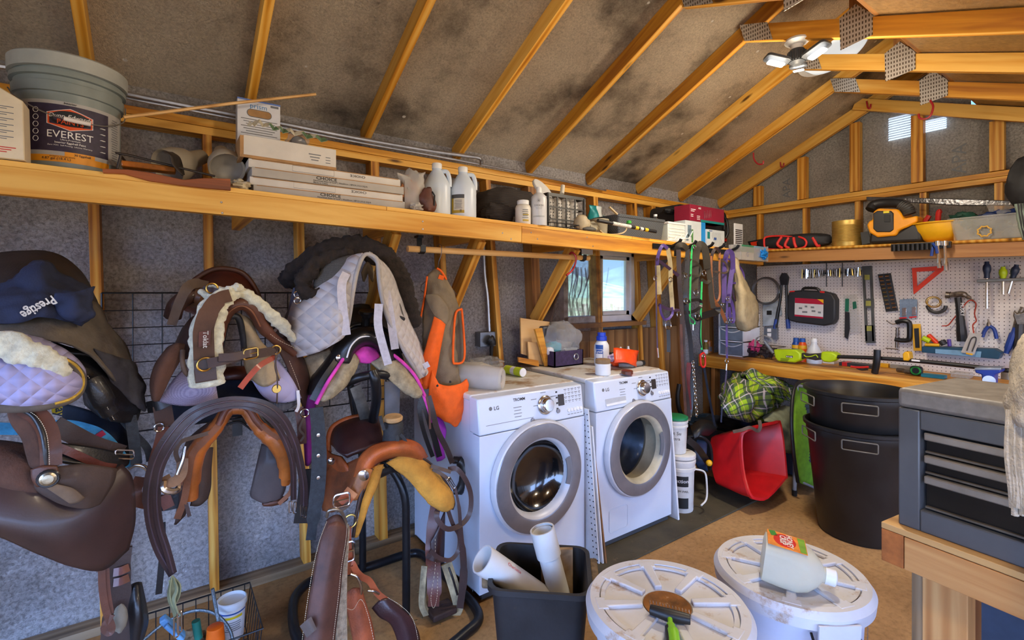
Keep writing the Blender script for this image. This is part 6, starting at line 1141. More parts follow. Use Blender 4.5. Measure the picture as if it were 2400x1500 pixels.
PA('tooled_leather',[[(808,1392,1.92),(828,1378,1.9),(846,1378,1.91)],[(814,1430,1.91),(836,1422,1.885),(858,1420,1.9)],[(822,1470,1.9),(846,1466,1.875),(872,1466,1.89)],[(836,1540,1.88),(858,1540,1.86),(882,1540,1.875)]],leather('rust_tooled',(140,70,38),.6,.1,.3,.8),t,.01)
stitch([(810,1425,1.888),(828,1428,1.875),(846,1405,1.88),(862,1440,1.878),(876,1500,1.865)],t,10)
S('carrier_strap',[(816,1338,1.92),(824,1320,1.9),(836,1340,1.9),(848,1352,1.905),(866,1362,1.91),(884,1390,1.91),(906,1408,1.91)],.024,MATS['rust_strap'],t,.006);TU('ring',[(822,1345,1.9),(836,1352,1.89),(846,1372,1.89),(846,1392,1.9)],.0055,CHROME,t);TU('ring',[(862,1384,1.905),(876,1386,1.9),(888,1392,1.905)],.005,CHROME,t)
PA('dark_wing',[[(872,1424,1.93),(892,1405,1.91),(910,1402,1.91)],[(890,1445,1.91),(912,1430,1.89),(935,1422,1.9)],[(916,1462,1.9),(938,1455,1.88),(962,1448,1.89)],[(934,1510,1.89),(956,1500,1.87),(982,1490,1.885)],[(938,1560,1.88),(960,1560,1.86),(984,1555,1.88)]],L_PL,t,.01)
stitch([(908,1400,1.895),(940,1420,1.882),(966,1448,1.872),(978,1490,1.868),(984,1540,1.862)],t,10)
t=TH('split_reins','long dark brown split reins looped at the side of the dryer','reins',1080,1420,1.97)
S('rein',[(1050,1100,1.97),(1072,1100,1.95),(1094,1130,1.94),(1104,1165,1.94),(1100,1205,1.94),(1080,1230,1.94),(1050,1240,1.94),(1030,1225,1.95),(1022,1205,1.96),(1030,1190,1.97)],.022,L_STR,t);S('rein',[(1066,1140,1.95),(1076,1190,1.94),(1080,1250,1.94),(1086,1310,1.94),(1086,1360,1.94),(1078,1425,1.95)],[.012,.016,.022,.03,.036,.032],L_STR,t);S('rein',[(1050,1196,1.96),(1062,1230,1.955),(1076,1255,1.95),(1074,1290,1.95),(1056,1312,1.95),(1030,1308,1.96),(1008,1290,1.97)],.018,L_STR,t)
t=TH('rawhide_stirrup','rawhide stirrup with brown fender strap hanging beside the stand','stirrup',1035,1448,2.0)
RAW=M('cracked_rawhide',(156,142,110),.8,0,.25,20,bump=.5,bscale=60)
S('fender_strap',[(1022,1180,2.1),(1014,1230,2.08),(1012,1290,2.06),(1016,1330,2.02),(1018,1380,1.99),(1016,1420,1.985)],[.05,.055,.06,.065,.065,.05],L_MA,t,.012);PA('fender_blade',[[(1008,1270,2.05),(1025,1240,2.04),(1042,1200,2.05)],[(1010,1300,2.04),(1026,1290,2.03),(1040,1280,2.05)],[(1012,1330,2.05),(1026,1330,2.04),(1038,1320,2.05)]],L_PL,t,.01);stitch([(1020,1262,2.02),(1020,1330,1.99),(1010,1400,1.965),(1016,1425,1.965),(1024,1400,1.965),(1026,1340,1.98)],t)
S('stirrup_side',[(996,1325,2.04),(992,1370,2.03),(990,1415,2.03),(1000,1440,2.02)],.028,RAW,t,.02,face=(.7,.7,0));S('stirrup_side',[(1046,1320,2.02),(1056,1350,2.0),(1068,1390,1.98),(1074,1420,1.98),(1062,1446,1.98)],.05,RAW,t,.02);TU('lacing',[(1052,1330,1.975),(1060,1352,1.96),(1066,1372,1.955),(1072,1394,1.95)],.005,L_BK,t)
b=B();b.box(oy(1034,1430,2.0),(.12,.09,.028));b.done('stirrup_tread',leather('tread_leather',(56,38,32),.7,.1),t,bev=.006);S('strap_belt',[(1000,1302,2.03),(1018,1310,2.0),(1036,1312,2.02)],.022,L_STR,t,.006)
t=TH('hunting_vest','khaki vest with blaze orange panels and pouch on a hanger from the rod','vest',1040,1000,2.25)
KH=M('khaki_cotton',(122,108,88),.9,0,.12,12,bump=.3,bscale=220);BLZ=M('blaze_orange',(236,96,10),.75,0,.08,14,bump=.25,bscale=200)
PA('khaki_body',[[(1000,648,2.26),(1018,630,2.25),(1030,636,2.24),(1046,655,2.25)],[(998,690,2.25),(1020,680,2.21),(1046,680,2.2),(1066,695,2.23)],[(992,730,2.25),(1022,720,2.19),(1050,722,2.18),(1076,728,2.22)],[(990,800,2.25),(1025,800,2.19),(1052,800,2.18),(1066,790,2.22)],[(990,860,2.25),(1030,860,2.19),(1055,865,2.18),(1074,868,2.21)],[(994,905,2.25),(1030,910,2.2),(1058,915,2.19),(1080,905,2.21)]],KH,t,.006,.012,16,6,6,seed=6)
PA('back_panel',[[(1060,735,2.28),(1084,735,2.26)],[(1062,800,2.28),(1088,800,2.26)],[(1066,885,2.28),(1088,880,2.26)]],M('khaki_inside',(110,98,84),.9,0,.1,bump=.2),t,.005)
PA('yoke_flap',[[(998,690,2.2),(1026,692,2.17),(1050,720,2.165)],[(1000,706,2.2),(1022,720,2.165),(1054,745,2.16)],[(1018,740,2.17),(1032,752,2.155),(1046,762,2.155)]],KH,t,.006,.004)
PA('orange_panel',[[(1018,742,2.17),(1032,750,2.15),(1044,760,2.155)],[(1002,800,2.17),(1018,808,2.14),(1032,815,2.15)],[(990,850,2.18),(1005,858,2.15),(1024,862,2.16)],[(985,905,2.19),(998,912,2.16),(1016,905,2.17)]],BLZ,t,.008,.006)
PA('orange_pouch',[[(1012,868,2.15),(1026,898,2.13),(1050,905,2.12),(1076,900,2.13),(1092,888,2.16)],[(1006,905,2.14),(1030,920,2.11),(1052,925,2.1),(1078,920,2.11),(1095,910,2.15)],[(1005,945,2.15),(1030,955,2.12),(1055,960,2.1),(1078,955,2.11),(1092,945,2.15)],[(1014,970,2.16),(1036,978,2.13),(1054,980,2.12),(1074,978,2.13),(1086,968,2.16)],[(1034,978,2.16),(1050,985,2.14),(1060,996,2.13),(1068,1000,2.14),(1078,985,2.16)]],BLZ,t,.01,.008,18,6,6)
PA('side_pocket',[[(968,895,2.2),(985,880,2.19),(1000,880,2.2)],[(975,905,2.19),(990,900,2.175),(1003,905,2.19)]],BLZ,t,.008)
TU('armhole_piping',[(1082,724,2.2),(1068,735,2.19),(1063,790,2.17),(1062,845,2.17),(1068,852,2.17),(1084,848,2.18),(1089,825,2.2),(1086,770,2.21),(1082,724,2.2)],.006,BLZ,t);TU('neck_piping',[(1024,629,2.235),(1034,636,2.225),(1046,655,2.225)],.006,BLZ,t);TU('left_piping',[(1001,648,2.25),(994,700,2.24),(984,755,2.23)],.005,BLZ,t);S('collar_tab',[(1028,648,2.215),(1040,652,2.21)],.022,BLZ,t,.006)
for x_,y_ in((1025,904),(1055,895)):b=B();b.lathe([(0,0),(.006,0),(.005,.004),(0,.005)],oy(x_,y_,2.095),12,az=-Y);b.done('snap_button',INK,t)
t2=TH('wire_hanger','thin wire clothes hanger hooked over the wooden rod','hanger',1028,640,2.28)
hk=oy(1030,584,2.3);b=B();b.tube(cr([hk+V((.0,.03,-.01)),hk+V((0,.02,.018)),hk+V((0,-.004,.026)),hk+V((0,-.024,.01)),hk+V((0,-.02,-.03)),oy(1028,615,2.29),oy(1026,634,2.285)],5),.0017,6);b.tube([oy(1026,634,2.285),oy(988,668,2.29),oy(986,680,2.29),oy(1000,690,2.29),oy(1060,700,2.29),oy(1070,690,2.29),oy(1026,634,2.285)],.0017,6);b.done('wire',M('dull_wire',(110,104,100),.4,.9,.1,bump=0),t2)
hk=oy(1340,602,2.29);b=B();b.tube(cr([oy(1335,640,2.24),oy(1328,645,2.245),oy(1338,637,2.25),oy(1346,625,2.27),hk+V((.01,-.03,-.01)),hk+V((0.0,-.018,.02)),hk+V((0,.005,.028)),hk+V((0,.024,.01))],5),.0062,10);b.thing('red_hook',M('red_vinyl_hook',(166,30,40),.4,0,.08,bump=.03,coat=.3),'red vinyl coated hook hanging on the wooden rod near the window','hook')
xa,xb,yA,yB,zb,zr_=-.10,.30,2.06,2.42,.03,.205
t=thing('wire_basket','black wire basket of grooming things on the floor below the saddles','basket',((xa+xb)/2,(yA+yB)/2,zb))
def rectl(z,i=0):return[V((xa+i,yA+i,z)),V((xb-i,yA+i,z)),V((xb-i,yB-i,z)),V((xa+i,yB-i,z))]
b=B();b.tube(rectl(zr_),.0038,6,closed=True);b.tube(rectl(zb,.02),.003,6,closed=True);b.done('rim',BLACKM,t)
for i in range(9):b=B();x_=xa+.02+(xb-xa-.04)*i/8;b.tube([V((x_,yA,zr_)),V((x_,yA+.02,zb)),V((x_,yB-.02,zb)),V((x_,yB,zr_))],.0022,5);b.done('wire',BLACKM,t)
for i in range(8):b=B();y_=yA+.02+(yB-yA-.04)*i/7;b.tube([V((xa,y_,zr_)),V((xa+.02,y_,zb)),V((xb-.02,y_,zb)),V((xb,y_,zr_))],.0022,5);b.done('wire',BLACKM,t)
zf=zb+.005
c=V((.225,2.355,zf));t=bottle('white_tub','white plastic tub with blue and yellow label in the wire basket','tub',c,[(0,0),(.042,0),(.044,.004),(.052,.14)],WHITE,[(.053,.138),(.057,.139),(.057,.160),(.052,.163),(.05,.15),(0,.15)],M('bluish_white_lid',(206,216,226),.4,0,.04,bump=0));a=toang(c)
cyl(c,.047,a,1.2,c.z+.034,c.z+.12,M('pale_label',(214,218,224),.5,0,.04,bump=0),t,R1=.0506);cyl(c,.0505,a,1.2,c.z+.118,c.z+.124,MATS['label_blue'],t,off=.0014);lettering(t,'WHITE LIGHTNING',V((c.x+.05*cos(a),c.y+.05*sin(a),c.z+.098)),V((-sin(a),cos(a),0)),Z,.012,M('label_yellow',(214,190,30),.5,0,0,bump=0),bend=(c,.0495),lift=.0018,bold=.02)if False else None
b=B();lines(b,c,.0505,a+.1,.7,[c.z+.100],.010,off=.0016,rag=0);b.done('yellow_lettering',M('label_yellow',(214,190,30),.5,0,0,bump=0),t);b=B();lines(b,c,.0487,a+.1,.65,[c.z+.05+.0085*i for i in range(5)],.003,off=.002);b.done('label_text',INKG,t,smooth=False,kind='stuff')
c=V((.152,2.17,zf));t=bottle('spray_bottle','white bottle with orange cap and red lettering at the basket front','bottle',c,[(0,0),(.03,0),(.032,.004),(.032,.10),(.024,.115)],M('repellent_white',(206,206,196),.4,0,.04,bump=0),[(.0,.115),(.031,.113),(.032,.12),(.028,.175),(.02,.178),(0,.178)],M('orange_cap',(232,104,14),.45,0,.05,bump=0));a=toang(c)
cyl(c,.032,a,.9,c.z+.03,c.z+.098,M('label_mint',(150,190,176),.5,0,.05,bump=0),t);cyl(c,.032,a,.9,c.z+.075,c.z+.098,M('label_dark_red',(60,22,24),.5,0,0,bump=0),t,off=.001);lettering(t,'Cutter',V((c.x+.032*cos(a),c.y+.032*sin(a),c.z+.08)),V((-sin(a),cos(a),0)),Z,.019,M('label_salmon',(224,120,96),.5,0,0,bump=0),bend=(V((c.x,c.y,0)),.032),lift=.0016,bold=.02)
b=B();b.tube(cr([V((-.13,2.25,.12)),V((-.08,2.3,.165)),V((0,2.33,.198)),V((.09,2.33,.208)),V((.16,2.29,.19)),V((.205,2.24,.14)),V((.22,2.2,.07))],8),.006,8)
HOSE=M('braided_steel_hose',(120,136,146),.35,.9,.2,200,bump=.6,bscale=260);b.thing('flexible_hose',HOSE,'flexible steel hose arched over the wire basket','hose')
b=B();b.tube([oy(498,1380,2.22),oy(505,1420,2.22),oy(513,1462,2.2)],.0065,8);b.thing('metal_rod',HOSE,'short ribbed steel rod standing in the basket behind the orange cap','rod')
b=B();b.blob(V((.08,2.24,zf+.072)),(.062,.06,.07),.18,4,4);b.thing('grey_sponge',M('dusty_sponge',(112,96,74),.95,0,.3,40,bump=.8,bscale=80),'dusty grey brown sponge ball in the wire basket','sponge')
b=B();b.tube([oy(459,1455,2.12),oy(462,1475,2.12),oy(466,1495,2.12)],.014,10);b.thing('green_brush',M('teal_green_plastic',(16,96,84),.4,0,.1,bump=0),'dark green brush grip sticking out beside the sponge','brush')
t=TH('blue_scraper','light blue plastic sweat scraper lying across the basket','scraper',410,1490,2.1);b=B();b.slab(pts([(372,1462,2.1),(388,1450,2.1),(436,1492,2.1),(425,1510,2.1)]),(.0,.02,.01));b.done('scraper_blade',M('light_blue_plastic',(92,146,196),.4,0,.1,bump=.03),t,bev=.004);TU('scraper_grip',[(388,1466,2.09),(428,1500,2.085)],.008,MATS['light_blue_plastic'],t)
b=B();b.blob(V((.23,2.12,zf+.04)),(.04,.035,.042),.1,3,3);b.thing('mint_jar',M('mint_plastic',(150,168,158),.4,0,.06,bump=0),'pale mint plastic jar at the right end of the basket','jar')
b=B();rn=random.Random(5)
for i in range(260):
 p=V((rn.uniform(.2,3.2),rn.uniform(.9,2.6),.0));r=rn.uniform(.002,.007);b.box(p+Z*.0015,(r*2.2,r,.003),V((cos(i),sin(i),0)),V((-sin(i),cos(i),0)))
b.thing('floor_crumbs',M('straw_crumbs',(150,122,78),.9,0,.4,40,bump=0),None,None,kind='stuff',smooth=False)['label']='bits of straw and dirt scattered on the floor'
XW=4.66
def wl(x,y,q=XW):return ox(x,y,q)
def slabx(poly,q,d,name,mat,par=None,bev=.001,**k):
 b=B();b.slab([wl(x,y,q)for x,y in poly],(d,0,0));return b.done(name,mat,par,bev=bev,**k)
def TW(name,label,cat,x,y,q=XW,group=None):return thing(name,label,cat,wl(x,y,q),group)
def tub(l,r,name,mat,par,n=5,m=8):b=B();b.tube(cr([wl(*p)for p in l],n),r,m);return b.done(name,mat,par)
BLUEG=M('blue_grip',(26,58,136),.5,0,.1,bump=.05);NAVG=M('navy_grip',(24,40,70),.45,0,.1,bump=.05);REDP=M('red_plastic',(200,30,28),.4,0,.06,bump=.03);LIME=M('lime_plastic',(178,206,20),.42,0,.06,bump=.04);GRN=M('green_plastic',(30,150,60),.45,0,.1,bump=.03);YEL=M('yellow_plastic',(226,170,24),.42,0,.06,bump=.03);DGR=M('dark_grey_metal',(60,60,62),.45,.5,.15,bump=.05);BRZ=M('used_tool_steel',(120,112,104),.4,.85,.2,40,bump=.1)
t=TW('wire_coil','coil of shiny galvanized wire hung at the pegboard corner','wire coil',1794,683,4.6);rn=random.Random(3)
for k in range(6):
 c=wl(1794,682,4.58+.012*k)+V((0,rn.uniform(-.008,.008),rn.uniform(-.006,.006)));b=B();b.tube(circ(c,Y,Z,.125+rn.uniform(-.01,.008),36),.0032,6,closed=True);b.done('wire_turn',M('galvanized_wire',(150,156,164),.3,.9,.1,bump=0),t)
t=TW('bolt_cutters','black bolt cutters with blue grips hung between wire coil and tool case','bolt cutters',1837,700)
slabx([(1827,650),(1832,640),(1842,640),(1848,650),(1845,668),(1829,668)],4.64,.02,'jaws',DGR,t);tub([(1831,668,4.645),(1829,700,4.64),(1822,740,4.64),(1818,768,4.64)],[.012]*9+[.016]*9,'handle',BLACKP,t);tub([(1843,668,4.645),(1844,700,4.64),(1845,740,4.64),(1847,768,4.64)],[.012]*9+[.016]*9,'handle',BLACKP,t);tub([(1820,748,4.64),(1816,770,4.64)],.018,'grip',BLUEG,t);tub([(1846,748,4.64),(1848,770,4.64)],.018,'grip',BLUEG,t)
t=TW('blister_pack','pale packaged hardware hung under the wire coil','package',1808,745);slabx([(1787,708),(1828,706),(1832,738),(1826,740),(1824,762),(1788,764)],4.65,.015,'card',M('grey_blue_card',(166,178,190),.4,0,.12,14,bump=.05),t);slabx([(1797,728),(1808,728),(1808,738),(1797,738)],4.645,.006,'dark_part',INK,t)
t=TW('socket_case','black carrying case with red and white label hung on the pegboard','tool case',1902,760,4.6)
slabx([(1850,682),(1878,680),(1926,682),(1950,688),(1958,702),(1957,748),(1950,760),(1930,764),(1866,756),(1850,752),(1844,740),(1845,694)],4.57,.09,'case_shell',M('black_case',(34,35,38),.5,0,.15,bump=.05),t,bev=.012)
tub([(1880,684,4.58),(1884,676,4.575),(1900,675,4.575),(1916,677,4.575),(1922,685,4.58)],.012,'handle',BLACKP,t);slabx([(1863,698),(1930,702),(1929,747),(1862,741)],4.5685,.002,'label_panel',M('label_white',(206,204,204),.4,0,.05,bump=0),t);slabx([(1863,698),(1930,702),(1930,714),(1863,710)],4.5675,.002,'red_band',M('label_crimson',(168,18,52),.4,0,.05,bump=0),t);slabx([(1862,737),(1929,743),(1929,747),(1862,741)],4.5675,.002,'red_strip',MATS['label_crimson'],t)
slabx([(1915,701),(1930,702),(1930,711)],4.567,.001,'yellow_corner',YEL,t)
for x_,y_,w_ in((1872,720,8),(1886,716,6),(1900,718,8),(1880,729,12),(1902,727,9),(1917,730,7)):slabx([(x_,y_),(x_+w_,y_+.5),(x_+w_,y_+4.5),(x_,y_+4)],4.568,.001,'printed_tool',INKG,t)
slabx([(1850,682),(1862,681),(1862,684),(1851,685)],4.568,.01,'red_latch',REDP,t);slabx([(1921,682),(1932,683),(1932,687),(1922,686)],4.568,.01,'red_latch',REDP,t)
t=TW('bit_rack','long rack of drill bits and sockets along the pegboard top','bit rack',1950,641);tub([(1880,642,4.65),(1950,640,4.65),(2018,637,4.65)],.008,'rail',DGR,t);rn=random.Random(9)
for k in range(30):
 x_=1881+4.65*k;h=rn.choice((7,8,9,11));mm=rn.choice((BRZ,CHROME,BRASS,DGR));y_=642-5*k/30
 if k in(12,20):tub([(x_,616,4.64),(x_,672,4.64)],.004,'drill_bit',DGR,t,2,6)
 else:tub([(x_+rn.uniform(-1,1),y_-h,4.64),(x_+rn.uniform(-2,2),y_+h,4.64)],rn.choice((.005,.006,.008,.011)),'drill_bit',mm,t,2,7)
t=TW('spirit_level','dark grey spirit level hung upright on the pegboard','level',2035,714);LV=M('level_grey',(74,76,74),.5,.3,.12,bump=.05)
for l in([(2020,624),(2042,623),(2043,645),(2021,646)],[(2021,646),(2025,646),(2033,800),(2028,800)],[(2038,645),(2043,645),(2049,800),(2044,800)],[(2024,700),(2046,700),(2047,722),(2025,722)],[(2027,762),(2048,762),(2050,804),(2029,804)]):slabx(l,4.64,.024,'level_frame',LV,t)
for x_,y_ in((2032,650),(2035,711),(2037,770)):slabx([(x_-6,y_-6),(x_+6,y_-6),(x_+6,y_+6),(x_-6,y_+6)],4.637,.02,'vial',M('vial_yellow',(150,150,80),.2,0,.1,bump=0),t)
t=TW('saw_pack','green handled saw in a clear sleeve hung left of the level','saw',1990,745);slabx([(1977,692),(2008,690),(2018,778),(1982,782)],4.648,.002,'plastic_sleeve',FILMY,t);slabx([(1981,700),(1990,700),(1989,730),(1980,730)],4.645,.004,'green_grip',M('dark_green_grip',(10,96,70),.45,0,.1,bump=0),t);slabx([(1980,730),(1991,732),(1992,770),(1987,796),(1979,790)],4.645,.004,'blade_sheath',BLACKP,t);slabx([(1998,708),(2006,706),(2008,722),(1999,725)],4.645,.004,'green_grip',MATS['dark_green_grip'],t)
t=TW('socket_rail','tilted black rail holding two columns of chrome sockets','socket rail',2080,690);slabx([(2057,643),(2087,640),(2104,728),(2076,731)],4.648,.012,'rail_plate',BLACKP,t)
for r in range(9):
 for cc in range(2):x_,y_=2061+14*cc+2.1*r,649+9.1*r-1.5*cc;tub([(x_,y_,4.642),(x_+9,y_-.8,4.642)],.0085,'socket',CHROME,t,2,8)
t=TW('speed_square','orange red triangular speed square hung on the pegboard','square',2170,655);OSQ=M('orange_red_square',(222,58,24),.42,0,.06,bump=.03)
for l in([(2137,628),(2211,623),(2205,634),(2146,637)],[(2137,628),(2147,636),(2149,672),(2141,690)],[(2211,623),(2211,633),(2141,690),(2148,672),(2190,636)]):slabx(l,4.648,.014,'square_side',OSQ,t)
for i,(l,lb)in enumerate((([(2108,702),(2134,700),(2136,745),(2109,747)],'blue grey hook card nearest the socket rail'),([(2131,700),(2150,702),(2149,744),(2135,745)],'paler blue hook card hung beside the wire hooks'))):
 t=TW('hardware_card',lb,'package',l[0][0]+12,745,group='hardware cards on the pegboard');slabx(l,4.652-.004*i,.003,'card',M('slate_card',(112,130,152),.45,0,.12,30,bump=0),t);x_,y_=l[0];slabx([(x_+6,y_+20),(x_+16,y_+19),(x_+16,y_+38),(x_+6,y_+39)],4.645-.004*i,.006,'packed_hook',CHROME,t);slabx([(x_,y_+42),(x_+17,y_+41),(x_+17,y_+44),(x_,y_+46)],4.649-.004*i,.003,'red_edge',REDP,t);tub([(x_+10,y_-4,4.62),(x_+11,y_+1,4.66)],.003,'peg_hook',CHROME,t,2,6)
t=TW('wire_hooks','tangle of brass coloured wire hooks on the pegboard','hooks',2190,722);c=wl(2188,708,4.63)
for k in range(4):b=B();b.tube(circ(c,V((0,cos(k),sin(k))),V((.5,-sin(k),cos(k))).normalized(),.034+.004*k,18),.0022,5,closed=True);b.done('wire_loop',BRASS,t)
b=B();b.tube(circ(wl(2195,716,4.64),Y,Z,.052,16,pi,2*pi),.012,8);b.done('grey_ring',DGR,t)
t=TW('claw_hammer','black handled claw hammer with a loop of red twine','hammer',2250,800);tub([(2217,691,4.62),(2226,692,4.62)],.024,'hammer_face',BRZ,t,2,14);tub([(2226,692,4.62),(2240,690,4.62),(2255,689,4.62),(2270,697,4.62),(2283,707,4.62)],[.018,.02,.02,.014,.006],'hammer_head',BRZ,t);tub([(2245,697,4.62),(2250,740,4.62),(2255,800,4.62)],[.02,.02,.022,.026,.03,.03],'handle',BLACKP,t);lettering(t,'HUSKY',wl(2251,725,4.597),-Z,-Y,.03,INKW)
b=B();b.tube(cr([wl(x,y,q)for x,y,q in((2208,764,4.63),(2222,762,4.63),(2234,748,4.63),(2245,735,4.64),(2270,705,4.6),(2287,711,4.63),(2284,735,4.63),(2288,752,4.63),(2280,762,4.63),(2283,785,4.63))],5),.004,6);b.thing('red_twine',M('rust_red_twine',(160,50,30),.8,0,.15,bump=.3),'short kinked red twine looped on the claw hammer','twine')
t=TW('screwdriver_shelf','grey metal shelf holding screwdrivers on the pegboard','tool holder',2345,665,4.6);slabx([(2289,655),(2420,650),(2420,657),(2289,662)],4.58,.09,'holder_plate',M('holder_grey',(128,132,132),.5,.3,.1,bump=0),t,bev=.004)
for i,(x_,y0,y1,yb,g,lb)in enumerate(((2313,613,652,723,NAVG,'long screwdriver with navy grip leftmost on the grey shelf'),(2351,625,658,690,LIME,'green and black handled screwdriver on the grey shelf'),(2373,620,654,688,NAVG,'leaning screwdriver with navy grip right on the grey shelf'))):
 dx=10 if i==2 else 0;t=TW('screwdriver',lb,'screwdriver',x_,yb,4.6,'screwdrivers on the grey shelf');tub([(x_+dx,y0,4.6),(x_+dx*.5,(y0+y1)/2,4.6),(x_,y1,4.6)],[.012,.02,.022,.019,.015,.014],'grip',g,t,4,12);tub([(x_,y1,4.6),(x_-dx,yb,4.6)],.008,'shaft',CHROME,t,2)
t=TW('c_clamp','black iron C clamp hung on the pegboard','clamp',2118,800);tub([(2100,756,4.63),(2115,752,4.63),(2130,756,4.63),(2132,775,4.63),(2130,795,4.63),(2115,798,4.63),(2098,795,4.63)],.018,'clamp_frame',BLACKM,t);tub([(2103,768,4.63),(2101,815,4.63)],.01,'screw',BRZ,t,2);tub([(2076,816,4.63),(2105,819,4.63)],.004,'cross_bar',BRZ,t,2,6);tub([(2078,752,4.6),(2092,760,4.65),(2110,754,4.65)],.004,'peg_hook',CHROME,t)
t=TW('yellow_pack','yellow edged blister pack with dark blade hung by the clamp','package',2149,820);slabx([(2137,760),(2157,759),(2160,822),(2141,822)],4.64,.01,'card',YEL,t);slabx([(2142,770),(2153,769),(2155,815),(2145,815)],4.634,.008,'packed_blade',INK,t)
t=TW('blue_tray','blue plastic tool tray with pale label hung low on the pegboard','tray',2250,840,4.6);TBL=M('tray_blue',(16,66,92),.5,0,.1,bump=.03)
slabx([(2160,812),(2330,818),(2347,828),(2340,842),(2160,826)],4.56,.1,'tray_body',TBL,t,bev=.004);slabx([(2192,818),(2300,824),(2298,838),(2192,828)],4.557,.004,'label',M('tray_label',(116,160,190),.5,0,.1,10,bump=0),t)
for i,(l,m_,r_,nm,lb)in enumerate((([(2162,792,4.6),(2180,800,4.6)],LIME,.02,'knife','lime green handled knife in the blue tray'),([(2176,785,4.62),(2198,806,4.6)],OSQ,.016,'chisel','orange handled chisel leaning in the blue tray'),([(2168,808,4.58),(2202,809,4.58)],YEL,.012,'marker','yellow marker lying on the blue tray edge'),([(2224,795,4.6),(2226,812,4.6)],M('violet_plastic',(84,60,150),.4,0,0,bump=0),.012,'brush','small violet handle standing in the blue tray'),([(2206,798,4.6),(2214,808,4.6)],DGR,.022,'spool','dark round spool lying in the blue tray'))):
 b=B();b.tube([wl(*p)for p in l],r_,10);b.thing(nm,m_,lb,nm,'small tools in the blue tray',bev=.003)
t=TW('hook_card','grey card with wire hook leaning over the blue tray','package',2275,830,4.54);slabx([(2272,780),(2302,783),(2283,832),(2252,826)],4.54,.004,'card',M('pale_grey_card',(176,172,166),.45,0,.06,bump=0),t);tub([(2266,822,4.535),(2276,795,4.535),(2286,790,4.535),(2287,800,4.535),(2278,824,4.535)],.003,'packed_hook',DGR,t);slabx([(2264,826),(2280,829),(2279,833),(2264,830)],4.536,.003,'yellow_print',YEL,t)
t=TW('pliers','needle nose pliers with blue handles hung open on the pegboard','pliers',2318,790)
tub([(2316,748,4.64),(2318,765,4.64)],[.004,.012],'jaws',BRZ,t,3);tub([(2317,764,4.64),(2308,775,4.64),(2302,790,4.64)],.011,'handle',BLUEG,t);tub([(2319,764,4.64),(2330,772,4.64),(2336,794,4.64)],.011,'handle',BLUEG,t)
t=TW('adjustable_wrench','heavy adjustable wrench with chrome jaw at the photo edge','wrench',2386,830);slabx([(2374,740),(2376,728),(2384,735),(2396,732),(2410,728),(2412,745),(2400,762),(2382,762)],4.62,.03,'wrench_head',BRZ,t,bev=.006);tub([(2390,760,4.63),(2388,800,4.63),(2384,835,4.63)],.024,'handle',DGR,t)
t=TW('blue_pliers','slip joint pliers with long blue handles beside the wrench','pliers',2365,828);tub([(2380,768,4.63),(2370,795,4.63),(2358,828,4.63)],[.014,.02,.02,.014],'handle',BLUEG,t);tub([(2398,720,4.64),(2385,745,4.64),(2378,770,4.64)],.012,'jaw',BRZ,t)
t=TW('outlet_box','grey metal outlet box with white duplex sockets on the pegboard','socket',1805,795,4.63);slabx([(1791,766),(1820,767),(1820,796),(1791,795)],4.63,.04,'box_cover',M('outlet_grey',(120,126,134),.4,.7,.1,bump=0),t)
for y_ in(774,785):slabx([(1798,y_-4),(1807,y_-4),(1807,y_+4),(1798,y_+4)],4.627,.006,'socket_face',INKW,t,bev=.002)
t=TW('magnetic_rail','black magnetic rail with socket heads along the shelf edge','tool rail',2150,585,4.18);slabx([(2088,572),(2228,565),(2228,580),(2088,588)],4.165,.03,'rail',BLACKP,t)
for k in range(9):tub([(2095+11*k,574-.5*k,4.15),(2095+11*k,589-.5*k,4.15)],.015,'socket',M('black_socket',(34,34,36),.35,.7,.1,bump=0),t,2,10)
for i,x_ in enumerate((2198,2214)):
 t=TW('ratchet',('chrome ratchet with round head hung on the black rail','chrome ratchet with swivel head at the black rail end')[i],'ratchet',x_,630,4.15,'ratchets on the rail');tub([(x_,565,4.145),(x_+.5,576,4.145)],.018,'ratchet_head',CHROME,t,2,14);tub([(x_+.5,576,4.145),(x_+2,605,4.145),(x_+4,628+6*i,4.145)],[.008,.008,.009,.012,.012],'handle',CHROME,t)
t=TW('blue_snips','snips with curved blue grips hung on the black rail','snips',2188,600,4.15);tub([(2182,572,4.145),(2185,585,4.145),(2183,600,4.145)],.009,'grip',BLUEG,t);tub([(2186,570,4.14),(2194,580,4.14),(2197,594,4.14)],.009,'grip',BLUEG,t)
def sx_(x,y,q):p=ox(x,y,q);return V((q,p.y,SR(p.y)+.0005))
def shelfpoly(l,q,d,name,mat,par,**k):return slabx(l,q,d,name,mat,par,**k)
t=thing('tool_roll','black tool roll with red piping lying on the tool shelf','tool roll',sx_(1855,584,4.3))
RPI=M('red_piping',(214,44,38),.6,0,.06,bump=.05)
c=sx_(1856,584,4.33);b=B();b.blob(c+Z*.062,(.085,.30,.062),.07,3,5,40,14,flat=-.062,pw=.75);b.done('roll_body',NYL,t)
tub([(1793,583,4.24),(1791,570,4.245),(1795,556,4.26),(1830,553,4.262),(1862,556,4.262),(1900,555,4.27)],.008,'piping',RPI,t);tub([(1793,584,4.24),(1840,585,4.235),(1880,581,4.235),(1890,570,4.235),(1885,560,4.24),(1872,555,4.255)],.008,'piping',RPI,t)
for l in([(1832,555,4.25),(1822,572,4.238),(1834,582,4.236)],[(1848,557,4.25),(1840,575,4.236),(1850,582,4.236)],[(1860,557,4.25),(1862,570,4.236),(1866,580,4.236)],[(1905,557,4.26),(1915,575,4.25),(1922,576,4.25)]):tub(l,.011,'red_strap',RPI,t)
